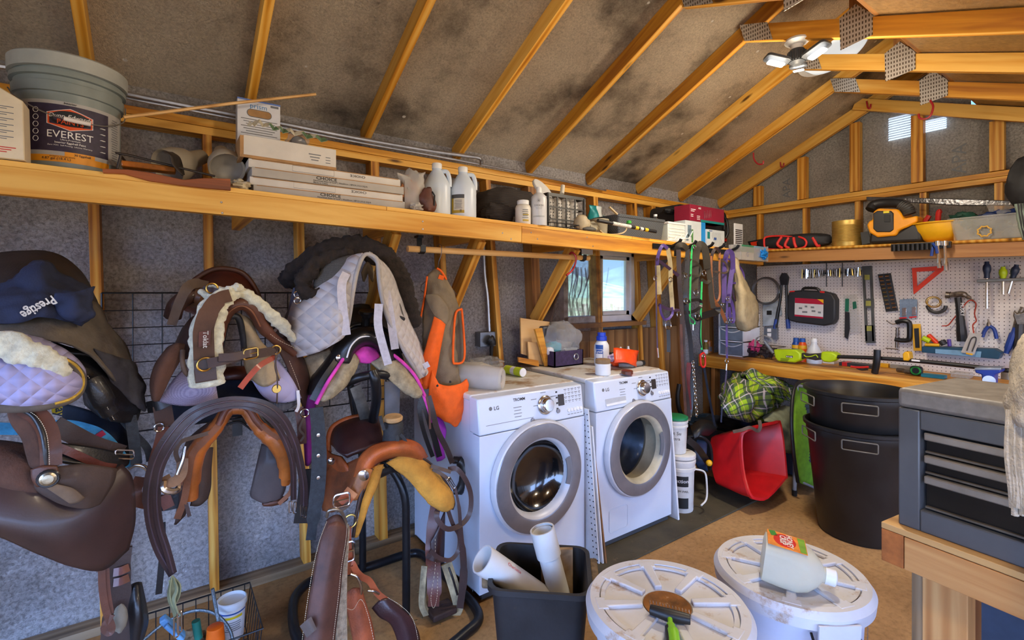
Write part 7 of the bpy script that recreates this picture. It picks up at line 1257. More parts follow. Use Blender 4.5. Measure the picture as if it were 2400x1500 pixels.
t=thing('black_carton','small black carton with orange print behind the tool roll','box',sx_(1770,582,4.4));slabx([(1752,566),(1790,559),(1795,585),(1760,588)],4.42,.1,'box_body',M('black_card',(28,26,26),.5,0,.1,bump=0),t);slabx([(1758,568),(1778,565),(1780,574),(1762,577)],4.418,.002,'orange_print',OSQ,t)
b=B();c=sx_(1942,578,4.4);[b.box(c+Z*(.015+.024*k)+Y*(.01*(k%2)),(.1,.17,.02))for k in range(3)];b.thing('sandpaper_stack',M('brown_abrasive',(112,84,40),.9,0,.3,40,bump=.4),'stack of brown sanding blocks between tool roll and tin can','sanding blocks',bev=.004,kind='stuff')
c=sx_(1985,577,4.33);t=thing('tin_can','gold coloured ribbed tin can on the tool shelf','can',c);TIN=M('gold_tin',(198,164,86),.38,.75,.1,bump=.03);b=B();b.lathe([(0,0),(.098,0),(.1,.006),(.098,.03)]+[(.098+.0022*(k%2),.03+.0055*k)for k in range(26)]+[(.099,.19),(.101,.2),(.097,.2),(.095,.02),(0,.02)],c,40);b.done('can_body',TIN,t)
t=thing('black_brush','black bristle brush lying beside the gold tin can','brush',sx_(2028,572,4.3));
for k in range(9):tub([(2018+2*k,545-.3*k,4.28),(2022+2.4*k,574-.5*k,4.26)],.005,'bristle',INK,t,2,5)
c=sx_(2092,570,4.36);t=thing('shop_vacuum','yellow and black wet dry vacuum with hose on top on the tool shelf','vacuum',c);VY=M('vacuum_yellow',(226,148,18),.42,0,.06,bump=.03)
slabx([(2035,572),(2038,540),(2060,535),(2100,545),(2140,520),(2158,528),(2160,566)],4.23,.3,'base_tank',BLACKP,t,bev=.02);slabx([(2037,545),(2031,528),(2036,518),(2044,516),(2046,496),(2058,488),(2104,490),(2112,500),(2118,512),(2150,505),(2150,520),(2130,530),(2106,540),(2100,552),(2056,556)],4.21,.26,'yellow_housing',VY,t,bev=.012);slabx([(2046,500),(2056,494),(2088,494),(2094,500),(2094,538),(2086,544),(2054,544),(2046,536)],4.203,.02,'front_panel',M('vacuum_front',(32,32,34),.4,0,.1,bump=.03),t,bev=.006)
slabx([(2072,503),(2086,503),(2086,520),(2072,520)],4.198,.01,'port',INK,t);slabx([(2070,495),(2084,494),(2084,499),(2070,500)],4.2,.004,'yellow_logo',M('logo_yellow',(216,200,40),.5,0,0,bump=0),t)
tub([(2040,492,4.26),(2050,480,4.28),(2080,476,4.28),(2110,478,4.26),(2128,490,4.25),(2132,502,4.25)],.035,'hose',BLACKP,t,6,12);b=B();cc=cr([wl(x,y,q)for x,y,q in((2112,480,4.26),(2126,489,4.25),(2132,502,4.25))],8);b.tube(cc,[.036,.041]*9,12);b.done('ribbed_hose',M('hose_grey',(66,64,62),.5,0,.1,bump=0),t)
c=sx_(2206,564,4.34);t=thing('hard_hat','yellow hard hat turned upside down as a bowl of pliers','hard hat',c);b=B();b.lathe([(0,0),(.06,.002),(.105,.03),(.135,.08),(.143,.125),(.158,.128),(.16,.135),(.14,.136),(.125,.08),(.09,.03),(0,.015)],c,36,sy=1.1);b.done('hat_shell',YEL,t)
for i,(l,lb)in enumerate((([(2165,525,4.34),(2178,505,4.34)],'red handled pliers leaning left in the hard hat'),([(2198,522,4.3),(2200,498,4.32),(2206,494,4.32)],'red handled pliers standing in the middle of the hard hat'),([(2235,525,4.34),(2244,512,4.34)],'red handled pliers leaning right in the hard hat'))):
 t=thing('red_pliers',lb,'pliers',wl(*l[0]),'pliers in the hard hat');tub(l,.016,'handle',M('dark_red_grip',(170,30,24),.45,0,.15,bump=.03),t,4);x_,y_,q_=l[0];tub([(x_,y_,q_),(x_+4,y_+6,q_)],.02,'joint',BLACKM,t,2)
t=thing('small_carton','little plain brown carton between hard hat and clear bin','box',sx_(2255,563,4.25));slabx([(2235,544),(2273,542),(2273,563),(2235,565)],4.25,.12,'box_body',CARDB,t)
c=sx_(2325,560,4.33);t=thing('clear_bin','clear plastic bin with yellow star sticker on the tool shelf','storage bin',c);CLB=M('clear_bin_plastic',(206,206,200),.25,0,.05,bump=.05,trans=.4,alpha=.55)
b=B();b.loft([[c+V((p[0],p[1],z))for p in rrect(w_,l_,.03)]for w_,l_,z in((.2,.32,0),(.24,.38,.14),(.26,.40,.142),(.26,.4,.15),(.23,.37,.148),(.19,.31,.008))]);b.done('bin_body',CLB,t);b=B();q=wl(2307,542,c.x-.125);b.tube([q+V((0,(.028+.006*(i%2))*cos(i*pi/8),(.028+.006*(i%2))*sin(i*pi/8)))for i in range(16)],.005,6,closed=True);b.done('star_sticker',M('sticker_gold',(206,160,60),.5,0,0,bump=0),t)
for i,(o_,m_,lb)in enumerate(((V((0,-.04,.13)),M('navy_plastic_parts',(24,44,92),.5,0,.2,30,bump=.2),'heap of navy plastic strapping in the clear bin'),(V((0,.13,.14)),M('dark_green_parts',(18,62,48),.6,0,.2,30,bump=.2),'dark green crumpled glove on the clear bin edge'))):
 b=B();b.blob(c+o_,(.08,.14-.06*i,.055),.4,5,9+i);b.thing(('plastic_straps','green_glove')[i],m_,lb,('straps','glove')[i])
t=thing('wrapped_strip','long strip wrapped in shiny grey plastic across the shelf things','strip',wl(2200,478,4.3));slabx([(2030,461),(2120,463),(2250,466),(2430,472),(2430,482),(2250,482),(2120,474),(2030,470)],4.45,.03,'wrapped_length',M('shiny_wrap',(74,74,78),.2,.5,.4,20,bump=.6,bscale=40),t,bev=.005)
b=B();b.grid(patch([[wl(2310,478,4.4),wl(2350,476,4.36),wl(2385,480,4.4)],[wl(2325,505,4.3),wl(2358,505,4.25),wl(2384,508,4.3)],[wl(2340,528,4.3),wl(2362,530,4.25),wl(2378,530,4.3)]],6,6),.02,14,2);b.thing('clear_bag',FILMY,'clear plastic bag draped over the clear bin','bag')
t=thing('striped_cloth','pale green cloth with dark stripes hanging at the photo edge','cloth',wl(2395,560,4.1));g=patch([[wl(2380,478,4.15),wl(2400,476,4.1),wl(2425,476,4.12)],[wl(2386,515,4.15),wl(2405,515,4.08),wl(2430,515,4.12)],[wl(2398,562,4.15),wl(2412,560,4.1),wl(2432,556,4.12)]],6,6);b=B();b.grid(g,.01,14,3);b.done('cloth',M('pale_sage_towel',(146,164,152),.9,0,.06,bump=.2),t,sol=.004)
for k in(2,4,6):b=B();b.strap([r[k]-X*.006 for r in g],.008,.002,Y);b.done('stripe',INK,t)
b=B();b.blob(wl(2412,430,4.2),(.1,.1,.16),.15,3,8);b.thing('fabric_hat',NYL,'black fabric hat hanging above the striped cloth at the photo edge','hat')
def bz(x,y,z=ZB+.0008):return oz(x,y,z)
def boxb(x0,y0,x1,dep,h,name,mat,label=None,cat=None,par=None,bev=.002,z=ZB+.0008,grp=None):
 a,c=bz(x0,y0,z),bz(x1,y0,z);q=(a.x+c.x)/2;b=B();b.bx(q,q+dep,ox(x1,y0,q).y,ox(x0,y0,q).y,z,z+h)
 return b.thing(name,mat,label,cat,grp,bev=bev)if label else b.done(name,mat,par,bev=bev)
q=V((4.42,2.50,ZB+.0008));t=thing('drawer_tower','white framed plastic drawer unit standing in the bench corner','drawers',q);DRW=M('smoky_drawer',(120,132,146),.3,0,.12,bump=.04,alpha=.95)
b=B();[b.bx(q.x-.12,q.x+.16,q.y+dy,q.y+dy+.012,q.z,q.z+.40)for dy in(-.125,.113)];[b.bx(q.x-.12,q.x+.16,q.y-.125,q.y+.125,q.z+z,q.z+z+.01)for z in(0,.132,.264,.392)];b.done('frame',WHITE,t,smooth=False)
for k in range(3):
 d_=None;b=B();b.bx(q.x-.115,q.x+.14,q.y-.11,q.y+.11,q.z+.014+.132*k,q.z+.125+.132*k);d_=b.done('drawer',DRW,t,bev=.004);b=B();b.tube(cr([q+V((-.118,.1-.2*i/6,.118+.132*k-.03*sin(pi*i/6)))for i in range(7)],3),.005,6);b.done('drawer_pull',WHITE,d_)
for i,(x_,y_,r,h,m_,lb)in enumerate(((1640,822,.028,.13,M('olive_bottle',(110,92,40),.2,0,.2,bump=0,coat=.5),'olive brown medicine bottle with white label by the bench post'),(1662,826,.034,.15,M('amber_bottle',(176,104,44),.2,0,.12,bump=0,coat=.5),'amber bottle standing in front of the drawer unit'))):
 p=V((4.19,2.69,ZB+.0008))if i==0 else bz(x_,y_);t=bottle('amber_bottle',lb,'bottle',p,[(0,0),(r,0),(r,h*.75),(r*.5,h*.88),(r*.45,h*.95)],m_,[(0,h*.95),(r*.55,h*.95),(r*.55,h*1.08),(0,h*1.08)],INKW,'brown bottles on the bench');cyl(p,r,toang(p),.9,p.z+.015,p.z+h*.4,(INKW,M('clear_foot',(120,116,120),.2,0,.1,bump=0))[i],t)
t=thing('clutter_basket','black wire basket crammed with dark and pink oddments on the bench','basket',bz(1765,835));c=bz(1760,835)
for z in(.005,.1):b=B();b.tube([c+V((x_,y_,z))for x_,y_ in((-.08,.22),(-.08,-.24),(.16,-.24),(.16,.22))],.003,6,closed=True);b.done('wire_rim',BLACKM,t)
for k in range(10):b=B();b.tube([c+V((-.08,.22-.05*k,.1)),c+V((-.08,.22-.05*k,.005))],.002,5);b.done('wire',BLACKM,t)
OD=[((.03,.12,.07),(.07,.1,.075),(26,24,28),'black knitted bundle heaped in the clutter basket','black_bundle'),((-.02,0,.05),(.05,.07,.05),(40,30,40),'dark tangled cord bundle in the clutter basket','cord_bundle'),((-.03,-.05,.1),(.04,.05,.05),(190,60,110),'pink handled thing on top of the clutter basket','pink_oddment'),((.02,-.14,.06),(.06,.07,.05),(60,50,50),'dark brown oddment at the right of the clutter basket','brown_oddment'),((-.05,.17,.03),(.03,.05,.03),(40,110,140),'teal packet low in the clutter basket','teal_packet')]
for o_,r_,col,lb,nm in OD:b=B();b.blob(c+V(o_),r_,.45,5,len(lb));b.thing(nm,M(nm+'_mat',col,.7,0,.3,40,bump=.3),lb,'oddment')
t=thing('head_strap','grey and white headband strap arched over the clutter basket','strap',wl(1800,822,4.3));b=B();b.strap(cr([wl(*p)for p in((1770,812,4.33),(1772,795,4.33),(1788,786,4.33),(1805,792,4.33),(1816,806,4.33))],5),.03,.005,X);b.done('band',M('grey_white_band',(150,150,150),.7,0,.2,40,bump=.2),t);tub([(1792,800,4.3),(1803,815,4.3),(1813,828,4.3)],.014,'grey_handle',M('grey_handle_plastic',(110,116,128),.4,0,.05,bump=0),t)
t=thing('string_trimmer','lime green and black cordless trimmer with long black shaft lying on the bench','trimmer',wl(1990,845,4.2));QT=4.24
slabx([(1812,819),(1865,820),(1876,828),(1876,843),(1862,850),(1822,847),(1815,838)],QT-.03,.11,'battery_housing',LIME,t,bev=.012);slabx([(1874,827),(1890,830),(1912,829),(1926,827),(1926,843),(1910,845),(1886,840),(1874,843)],QT-.01,.07,'black_grip',M('trimmer_grip',(44,42,38),.6,0,.1,bump=.1),t,bev=.012);slabx([(1924,824),(1950,826),(1961,832),(1958,842),(1946,850),(1928,848),(1922,840)],QT-.03,.1,'trigger_housing',LIME,t,bev=.012)
tub([(1884,832,QT-.012),(1890,836,QT-.014),(1902,835,QT-.014),(1912,832,QT-.012),(1917,838,QT-.012)],.004,'lime_trim',LIME,t);slabx([(1842,833),(1858,834),(1858,839),(1842,838)],QT-.032,.003,'name_plate',INK,t);lettering(t,'RYOBI',wl(1850,838,QT-.034),-Y,Z,.017,INKW,bold=.02)
for k in range(3):slabx([(1829,840+2.5*k),(1850-2*k,841+2.5*k),(1850-2*k,842+2.5*k),(1829,841+2.5*k)],QT-.032,.003,'vent_slot',INK,t)
tub([(1960,836,QT),(2050,839,QT),(2170,848,QT),(2340,866,QT),(2420,874,QT)],.0145,'shaft',BLACKP,t,4,12);tub([(2056,820,QT-.05),(2055,845,QT-.05),(2050,874,QT-.03)],.022,'front_handle',BLACKP,t,4,12);slabx([(2115,830),(2120,824),(2130,826),(2132,840),(2128,846),(2116,845)],QT-.04,.08,'yellow_clamp',YEL,t,bev=.006);slabx([(2136,842),(2156,844),(2156,848),(2136,846)],QT-.018,.003,'shaft_label',INKW,t)
for i,(x_,y_,m_,cm,lb,w_)in enumerate(((1866,832,M('sunscreen_blue',(22,70,150),.35,0,.05,bump=0),MATS['label_blue'],'blue and yellow aerosol can behind the trimmer',YEL),(1881,834,M('sunscreen_orange',(226,80,24),.35,0,.05,bump=0),MATS['label_blue'],'orange aerosol can with blue cap behind the trimmer',REDP))):
 p=wl(x_,y_,4.46);p.z=ZB+.0008;h=.2;t=bottle('aerosol_can',lb,'can',p,[(0,0),(.033,0),(.034,h*.7),(.026,h*.8),(.022,h*.84)],m_,[(0,h*.84),(.024,h*.84),(.022,h),(0,h)],cm,'aerosol cans on the bench');cyl(p,.034,toang(p),1.3,p.z+h*.55,p.z+h*.7,YEL,t);cyl(p,.034,toang(p),.5,p.z+.05,p.z+.09,w_,t)
p=wl(1908,838,4.44);p.z=ZB+.0008;t=bottle('cleaner_bottle','white bottle with pale blue lettering behind the trimmer','bottle',p,[(0,0),(.055,0),(.058,.02),(.058,.09),(.04,.13),(.022,.16),(.02,.18)],M('cleaner_white',(214,218,222),.4,0,.04,bump=0),[(0,.178),(.024,.178),(.022,.2),(.014,.21),(0,.21)],WHITE);lettering(t,'pure',V((p.x-.06,p.y,p.z+.06)),-Y,Z,.045,M('pale_blue_print',(110,150,180),.5,0,0,bump=0),bend=(V((p.x,p.y,0)),.058),lift=.002)
p=wl(1833,826,4.46);p.z=ZB+.0008;bottle('tiny_bottle','tiny brown bottle with white cap behind the trimmer','bottle',p,[(0,0),(.016,0),(.016,.05),(.012,.06)],MATS['olive_bottle'],[(0,.06),(.013,.06),(.013,.078),(0,.078)],WHITE)
for x0,y0,x1,dp,h,nm,mm,lb,ct in((1886,848,1916,.08,.03,'white_tin',WHITE,'white tin lying under the trimmer grip','tin'),(1917,852,1955,.09,.028,'white_carton',CARDW,'white carton lying under the lime trigger housing','box'),(1955,848,1962,.06,.04,'blue_packet',MATS['label_blue'],'small blue and white packet beside the white carton','packet'),(1962,846,2055,.2,.035,'black_organizer',BLACKP,'flat black tool organizer behind the trimmer shaft','organizer'),(1966,861,2050,.1,.028,'hinged_case',M('charcoal_case',(44,44,48),.5,0,.1,bump=.03),'charcoal hinged bit case in front of the organizer','case'),(1973,858,1985,.1,.031,'red_packet',REDP,'small red block on the charcoal bit case','packet'),(2003,846,2038,.08,.05,'blue_case',MATS['label_blue'],'bright blue case behind the trimmer shaft','case'),(2063,861,2082,.08,.03,'yellow_block',YEL,'yellow block right of the black handle','block'),(2086,866,2150,.16,.03,'grey_organizer',M('dusty_clear_lid',(130,126,116),.3,0,.15,bump=.1),'dusty clear organizer box on the bench','organizer'),(2158,886,2213,.07,.022,'cyan_case',M('cyan_case_plastic',(30,140,162),.4,0,.08,bump=.02),'cyan plastic case near the tape measure','case'),(2228,886,2272,.1,.036,'parts_box',CLB,'clear parts box with white label near the vise','box'),(2282,882,2330,.09,.03,'brown_pad',M('brown_pad_foam',(110,86,50),.9,0,.2,bump=.3),'brown foam pad lying beside the vise','pad')):
 boxb(x0,y0,x1,dp,h,nm,mm,lb,ct)
for i,(x_,y_)in enumerate(((2110,872),(2128,876))):b=B();b.tube([bz(x_-7,y_)+Z*.017,bz(x_+8,y_+2)+Z*.017],.016,10);b.thing('hole_saw',BRZ,('round steel hole saw left of the tape measure','second round steel hole saw against the tape measure')[i],'hole saw','hole saws on the bench')
p=bz(2146,880);t=thing('tape_measure','green and black tape measure on the bench','tape measure',p);b=B();b.prism(rrect(.07,.065,.02),p+Z*.034,-Y,Z,X*.035);b.done('tape_case',BLACKP,t,bev=.004);b=B();b.tube(circ(p+Z*.034-X*.001,Y,Z,.026,20),.006,6,closed=True);b.done('green_trim',GRN,t)
t=thing('red_cutters','red and black handled cutters lying on the bench front','cutters',bz(2018,865));tub([(1994,859,4.2),(2010,861,4.2),(2036,860,4.2)],.008,'handle',REDP,t);tub([(2004,860,4.205),(2018,866,4.205),(2034,865,4.205)],.008,'handle',BLACKP,t)
t=thing('bench_vise','blue bench vise with serrated jaw at the end of the bench','vise',bz(2312,905));VB=M('vise_blue',(34,62,160),.4,.1,.08,bump=.05)
slabx([(2284,866),(2346,866),(2344,874),(2330,878),(2328,908),(2302,908),(2300,878),(2286,874)],4.1,.12,'vise_body',VB,t,bev=.006);tub([(2318,892,4.085),(2318,892,4.1)],.03,'screw_end',STEEL,t,2,16);slabx([(2284,862),(2346,862),(2346,867),(2284,867)],4.098,.124,'jaw_plate',STEEL,t)
b=B();p=bz(2362,888);b.lathe([(0,0),(.05,0),(.05,.07),(.048,.07),(.045,.005),(0,.005)],p,24);b.thing('paint_tin',M('plain_tin',(140,136,126),.35,.7,.1,bump=0),'plain grey tin standing behind the vise','can')
t=TH('hook_rail','black metal hook rail screwed to the long shelf front for bridles','hook rail',1625,590,2.12)
pa,pb=oy(1530,576,2.134),oy(1722,592,2.134);b=B();b.strap([pa,pb],.035,.006,Z);b.done('rail',BLACKM,t)
for x_ in(1567,1600,1640,1668,1705):
 q=pa.lerp(pb,(x_-1530)/192);b=B();b.tube(cr([q,q+V((0,-.04,.018)),q+V((0,-.07,.03)),q+V((0,-.085,.05))],4),.011,8);b.done('hook',BLACKM,t)
PURL=leather('purple_strap',(76,56,124),.5,.15);CRL=leather('cream_strap',(172,158,120),.7,0);DOL=leather('dark_olive_strap',(58,52,42),.65,.1);PUD=leather('plum_strap',(62,42,70),.45,.2);GRC=M('green_cord',(40,190,100),.7,0,.1,60,bump=.3)
def LP(l,Yq=2.06):return[(x,y,Yq+(.0 if len(p)<3 else p[2]))for p in l for x,y in(p[:2],)]
def halter(lbl,x,y,straps,rings=(),nm='halter',ct='halter'):
 t=TH(nm,lbl,ct,x,y,2.06)
 for l,w_,m_ in straps:S('strap',LP(l),w_,m_,t,.006,5,None if len(l[0])<3 else(.75,.66,0))
 for x_,y_,r in rings:dring(oy(x_,y_,2.045),r,CHROME,t,.0035)
 return t
t=halter('purple and cream leather halter with steel ring, leftmost on the hook rail',1565,770,[([(1541,640,.02),(1541,606,0),(1552,576,-.02),(1565,582,0)],.022,PURL),([(1565,582),(1571,620),(1572,665),(1575,705),(1576,726)],.028,CRL),([(1541,622),(1543,660),(1545,690)],.034,CRL),([(1538,607),(1562,624),(1590,646)],.02,PUD),([(1537,622),(1538,680),(1539,760),(1541,815)],.009,PUD),([(1544,714),(1565,724),(1593,728)],.022,PUD),([(1546,714),(1550,735),(1558,748),(1568,746),(1576,735),(1575,720)],.016,PURL),([(1566,770),(1567,800),(1567,825)],.024,L_BK)],[(1566,762,.03),(1536,652,.016),(1572,655,.016),(1591,737,.02)])
TU('snap',[(1541,815,2.05),(1543,838,2.05)],.006,CHROME,t)
t=halter('dark brown bridle with looped noseband and long reins reaching below the bench',1610,1000,[([(1586,600,.03),(1588,578,0),(1600,574,-.02),(1612,584,0)],.036,DOL),([(1590,585),(1592,650),(1597,720),(1601,800),(1603,880),(1612,950),(1614,985)],.03,L_DK),([(1612,584),(1609,650),(1606,700),(1610,745),(1618,800),(1622,880),(1618,960),(1612,985)],.03,L_BK),([(1600,640),(1625,647),(1640,645),(1643,630),(1630,614),(1605,605)],.016,DOL),([(1603,733),(1625,730),(1642,718),(1640,704),(1622,704),(1603,712)],.022,L_BK),([(1596,760),(1600,860),(1606,950),(1608,1010),(1604,1060)],.018,L_BR)],[(1607,705,.018),(1607,646,.014)],'bridle','bridle')
t=halter('bright green cord lead looped over the rail beside the dark bridle',1624,770,[([(1628,575),(1622,582),(1619,640),(1617,720),(1617,742)],.012,GRC),([(1617,742),(1628,752),(1627,760),(1618,757),(1615,744)],.007,GRC)],[(1628,578,.016)],'green_lead','lead rope');TU('snap',[(1624,760,2.05),(1624,774,2.05)],.007,CHROME,t)
t=halter('wide dark olive halter with padded black noseband in the middle of the rail',1660,750,[([(1628,680,.02),(1630,610,.02),(1638,574,-.01),(1652,584,-.02),(1658,630,0)],.05,DOL),([(1658,620),(1664,660),(1668,700),(1672,722)],.034,DOL),([(1644,655),(1658,662),(1668,650)],.024,DOL),([(1632,745),(1655,738),(1679,730),(1680,720)],.05,L_BK),([(1629,740),(1634,750),(1650,744)],.02,L_BK)],[(1631,685,.024),(1634,740,.024),(1650,640,.02)])
t=halter('green lead with red clip hanging in front of the bench post',1648,880,[([(1657,598),(1664,640),(1668,690),(1672,712)],.008,GRC),([(1645,660),(1643,720),(1642,790),(1645,820)],.012,GRC),([(1642,740),(1640,790),(1646,822)],.008,NAVYD)],[(1648,835,.014)],'clip_lead','lead rope');TU('red_clip',[(1641,832,2.05),(1650,828,2.05),(1653,850,2.05),(1650,860,2.05),(1643,856,2.05),(1641,832,2.05)],.007,REDP,t)
t=halter('tan headstall with black rein and worn russet strap end',1700,765,[([(1665,640,.03),(1668,600,0),(1678,582,-.02),(1688,592,0)],.022,L_BRI),([(1687,592),(1686,640),(1687,690),(1680,706),(1672,692),(1668,640),(1667,600)],.014,leather('russet',(142,88,52),.6,.1)),([(1674,636),(1698,640),(1706,632),(1700,616),(1684,606)],.014,L_GRY),([(1676,708),(1690,728),(1702,756)],.026,MATS['russet']),([(1703,756),(1704,800),(1702,830)],.014,PUD)],[(1704,755,.012)],'headstall','headstall')
t=halter('purple webbing halter nearest the canvas bag with long purple lead',1720,880,[([(1697,710,.02),(1698,630,.02),(1704,592,-.01),(1716,596,-.02),(1718,640,0)],.034,PURL),([(1718,620),(1712,660),(1707,710)],.034,PURL),([(1700,605),(1725,615),(1742,640),(1740,660),(1715,664)],.014,PURL),([(1707,690),(1718,720),(1720,750),(1714,752),(1708,720)],.022,PURL),([(1713,670),(1722,700),(1738,725),(1738,740),(1720,750)],.010,PUD),([(1704,700),(1703,780),(1704,842)],.014,PURL),([(1703,868),(1700,900),(1694,940),(1690,990)],.010,PUD)],[(1693,714,.014),(1705,700,.016),(1713,750,.016),(1703,846,.02)],'purple_halter');TU('snap',[(1703,852,2.05),(1702,868,2.05)],.006,CHROME,t)
t=TH('canvas_bag','beige canvas feed bag hanging at the end of the hook rail','bag',1750,780,2.1)
PA('bag_cloth',[[(1716,605,2.06),(1722,600,2.06),(1728,612,2.07)],[(1722,655,2.07),(1732,650,2.03),(1744,655,2.06)],[(1722,700,2.07),(1742,698,2.0),(1764,688,2.06)],[(1722,745,2.07),(1748,748,1.99),(1778,725,2.06)],[(1730,772,2.08),(1752,776,2.02),(1776,765,2.07)]],M('natural_canvas',(176,160,126),.9,0,.12,12,bump=.3),t,.006,.018,12)
t=TH('steel_chain','steel lead chain hanging below the rail beside the bench leg','chain',1632,985,2.05)
for k in range(16):b=B();q=oy(1624+.6*k,850+8.2*k,2.03);s=X if k%2 else Y;b.tube([q+s*(.008*cos(a))+Z*(.014*sin(a))for a in[2*pi*i/10 for i in range(10)]],.0028,5,closed=True);b.done('link',CHROME,t)
halter('dark red cord and strap bundle hanging behind the steel chain',1620,960,[([(1615,850),(1612,900),(1616,960)],.03,leather('oxblood',(96,26,30),.6,.1)),([(1650,860),(1662,930),(1676,1000)],.016,NAVYD)],(),'strap_bundle','strap')
TUB=M('black_rubber_tube',(24,24,26),.5,0,.1,bump=.05);b=B();b.tube(cr([oz(1592,900,.75),oy(1588,930,2.4),oy(1592,960,2.4),oy(1606,985,2.42),oy(1614,1000,2.5)],5),.018,10);b.thing('black_hose',TUB,'thick black hose curving down behind the washer corner','hose')
t=TH('net_curtain','brown see through net curtain over the left half of the window','curtain',1340,790,2.7)
m,nt,bs=newmat('brown_net');tc=nd(nt,'ShaderNodeTexCoord');n=nd(nt,'ShaderNodeTexNoise',Scale=14.,Detail=4.);nt.links.new(tc.outputs['Object'],n.inputs[0]);mr=nd(nt,'ShaderNodeMapRange');mr.inputs[1].default_value=.35;mr.inputs[2].default_value=.7;mr.inputs[3].default_value=.38;mr.inputs[4].default_value=.8;nt.links.new(n.outputs[0],mr.inputs[0]);nt.links.new(mr.outputs[0],bs.inputs['Alpha']);bs.inputs['Base Color'].default_value=lin((74,54,42));bs.inputs['Roughness'].default_value=.9
PA('net',[[(1312,600,2.66),(1340,596,2.64),(1370,598,2.66),(1410,600,2.64)],[(1308,660,2.66),(1336,660,2.63),(1375,660,2.66),(1411,660,2.63)],[(1294,720,2.66),(1330,725,2.63),(1372,725,2.66),(1410,725,2.63)],[(1286,790,2.66),(1325,800,2.63),(1370,800,2.66),(1411,800,2.63)]],m,t,0,.012,6)
PA('gathered_side',[[(1308,640,2.68),(1318,660,2.64)],[(1292,700,2.68),(1302,715,2.62)],[(1268,745,2.7),(1292,760,2.62)],[(1264,800,2.7),(1284,820,2.64)]],M('net_folds',(66,50,42),.95,0,.2,bump=.3),t,.01,.01,12)
b=B();rn=random.Random(2)
for k in range(9):
 p=oy(1335+5*k,765,3.3);l=[p]
 for i in range(5):l.append(l[-1]+V((rn.uniform(-.06,.05),rn.uniform(-.02,.02),.11)))
 b.tube(cr(l,2),.007,5)
b.thing('bare_shrub',M('dead_twigs',(70,46,30),.9,0,.2,bump=0),'bare twiggy shrub growing outside behind the net curtain','shrub')
CON=M('flexible_conduit',(168,168,170),.35,.9,.1,bump=0)
def conduit(nm,lb,l,r):c=cr(l,14);b=B();b.tube([p for p in c for _ in(0,1)]if False else c,[r*(1+.14*(i%2))for i in range(len(c))],8);return b.thing(nm,CON,lb,'conduit')
Q=2.70
conduit('flexible_conduit','ribbed metal conduit running above the top plate to the bent end',[oy(x,y,Q)for x,y in((-60,145),(60,165),(180,190),(295,219),(430,246),(555,270),(670,291),(760,309),(860,328),(1000,352),(1090,365),(1124,371),(1129,386))],.0115)
conduit('thin_conduit','thinner ribbed cable running just under the conduit',[oy(x,y,Q+.01)for x,y in((160,196),(300,230),(430,255),(560,280),(700,306),(860,337),(1000,362),(1160,392),(1290,418),(1420,446))],.007)
conduit('outlet_conduit','ribbed conduit dropping from the shelf to the grey outlet box',[oy(x,y,2.8)for x,y in((1133,565),(1136,640),(1143,700),(1147,778))],.012)
t=TH('range_outlet','grey metal outlet box with black plug on the foil wall behind the dryer','socket',1140,815,2.8)
b=B();b.bx(oy(1122,800,2.79).x,oy(1158,800,2.79).x,2.77,2.84,oy(1140,812,2.78).z,oy(1140,778,2.78).z);b.done('box',MATS['outlet_grey'],t,bev=.003);TU('plug',[(1146,795,2.75),(1152,800,2.74),(1152,815,2.75),(1151,840,2.76),(1151,868,2.76)],[.035,.03,.014,.012,.012],BLACKP,t)
RH=MATS['red_vinyl_hook']
for i,(l,lb)in enumerate((([(1766,358),(1767,372),(1776,384),(1788,384),(1789,377)],'red utility hook on the seventh rafter'),([(1829,380),(1831,391),(1836,389),(1837,382)],'small red hook on the end rafter'),([(2031,237),(2034,252),(2039,254),(2041,244)],'small red hook where rafter meets the sloping board'),([(2180,235),(2187,250),(2180,272),(2166,279),(2155,276),(2153,267)],'large red hook hanging from the last sloping board'))):
 xx=(3.97,4.63,4.58,3.96)[i];b=B();b.tube(cr([ox(x,y,xx-.02)for x,y in l],5),.006,8);b.thing('ceiling_hook',RH,lb,'hook','red hooks on the roof timbers')
def deckpt(px,py):d=ray(px,py);k=(.998+.47*2.75)/(d.z+.47*d.y);return V((0,0,CAMZ))+d*k
c=deckpt(1955,112);un=V((0,-.47,-1)).normalized();u1=X;u2=un.cross(u1)
t=thing('skylight',None,None,c);t['kind']='structure'
b=B();b.lathe([(.20,0),(.235,.0),(.235,.012),(.2,.016)],c,40,az=un,ax=u1,cap=False);b.done('ring',WHITE,t)
b=B();b.lathe([(.2,.012),(.18,.05),(.12,.075),(0,.085)],c,40,az=un,ax=u1,cap=False);b.done('diffuser',M('glowing_skylight',(226,236,240),.2,0,0,bump=0,emit=.45),t)  # diffuser emits by itself in place of daylight; the roof is not cut
for y0,y1,z0,z1 in((2083,2135,272,328),(2168,2219,279,308)):
 a,c=ox(y0,(z0+z1)/2,4.765),ox(y1,(z0+z1)/2,4.765);zt_,zb_=ox((y0+y1)/2,z0,4.765).z,ox((y0+y1)/2,z1,4.765).z
 t=thing('gable_vent',None,None,(4.765,(a.y+c.y)/2,zb_));t['kind']='structure';n_=10 if z1>320 else 6
 for k in range(n_):b=B();zz=zb_+(zt_-zb_)*(k+.5)/n_;b.slab([V((4.768,c.y,zz+.011)),V((4.768,a.y,zz+.011)),V((4.752,a.y,zz-.004)),V((4.752,c.y,zz-.004))],(0,0,.002));b.done('louvre',M('glowing_louvre',(206,224,246),.5,0,0,bump=0,emit=.55),t,smooth=False)  # slats glow to imitate daylight behind them; the wall has no opening
for px,py,s in((1852,440,.1),(2265,370,.12)):
 q=ox(px,py,4.771);o_=struct(lettering(thing('sheathing_stamp',None,None,q),'APA',q,Z,Y,s,INKG));o_.parent['kind']='structure'
ZT=.986
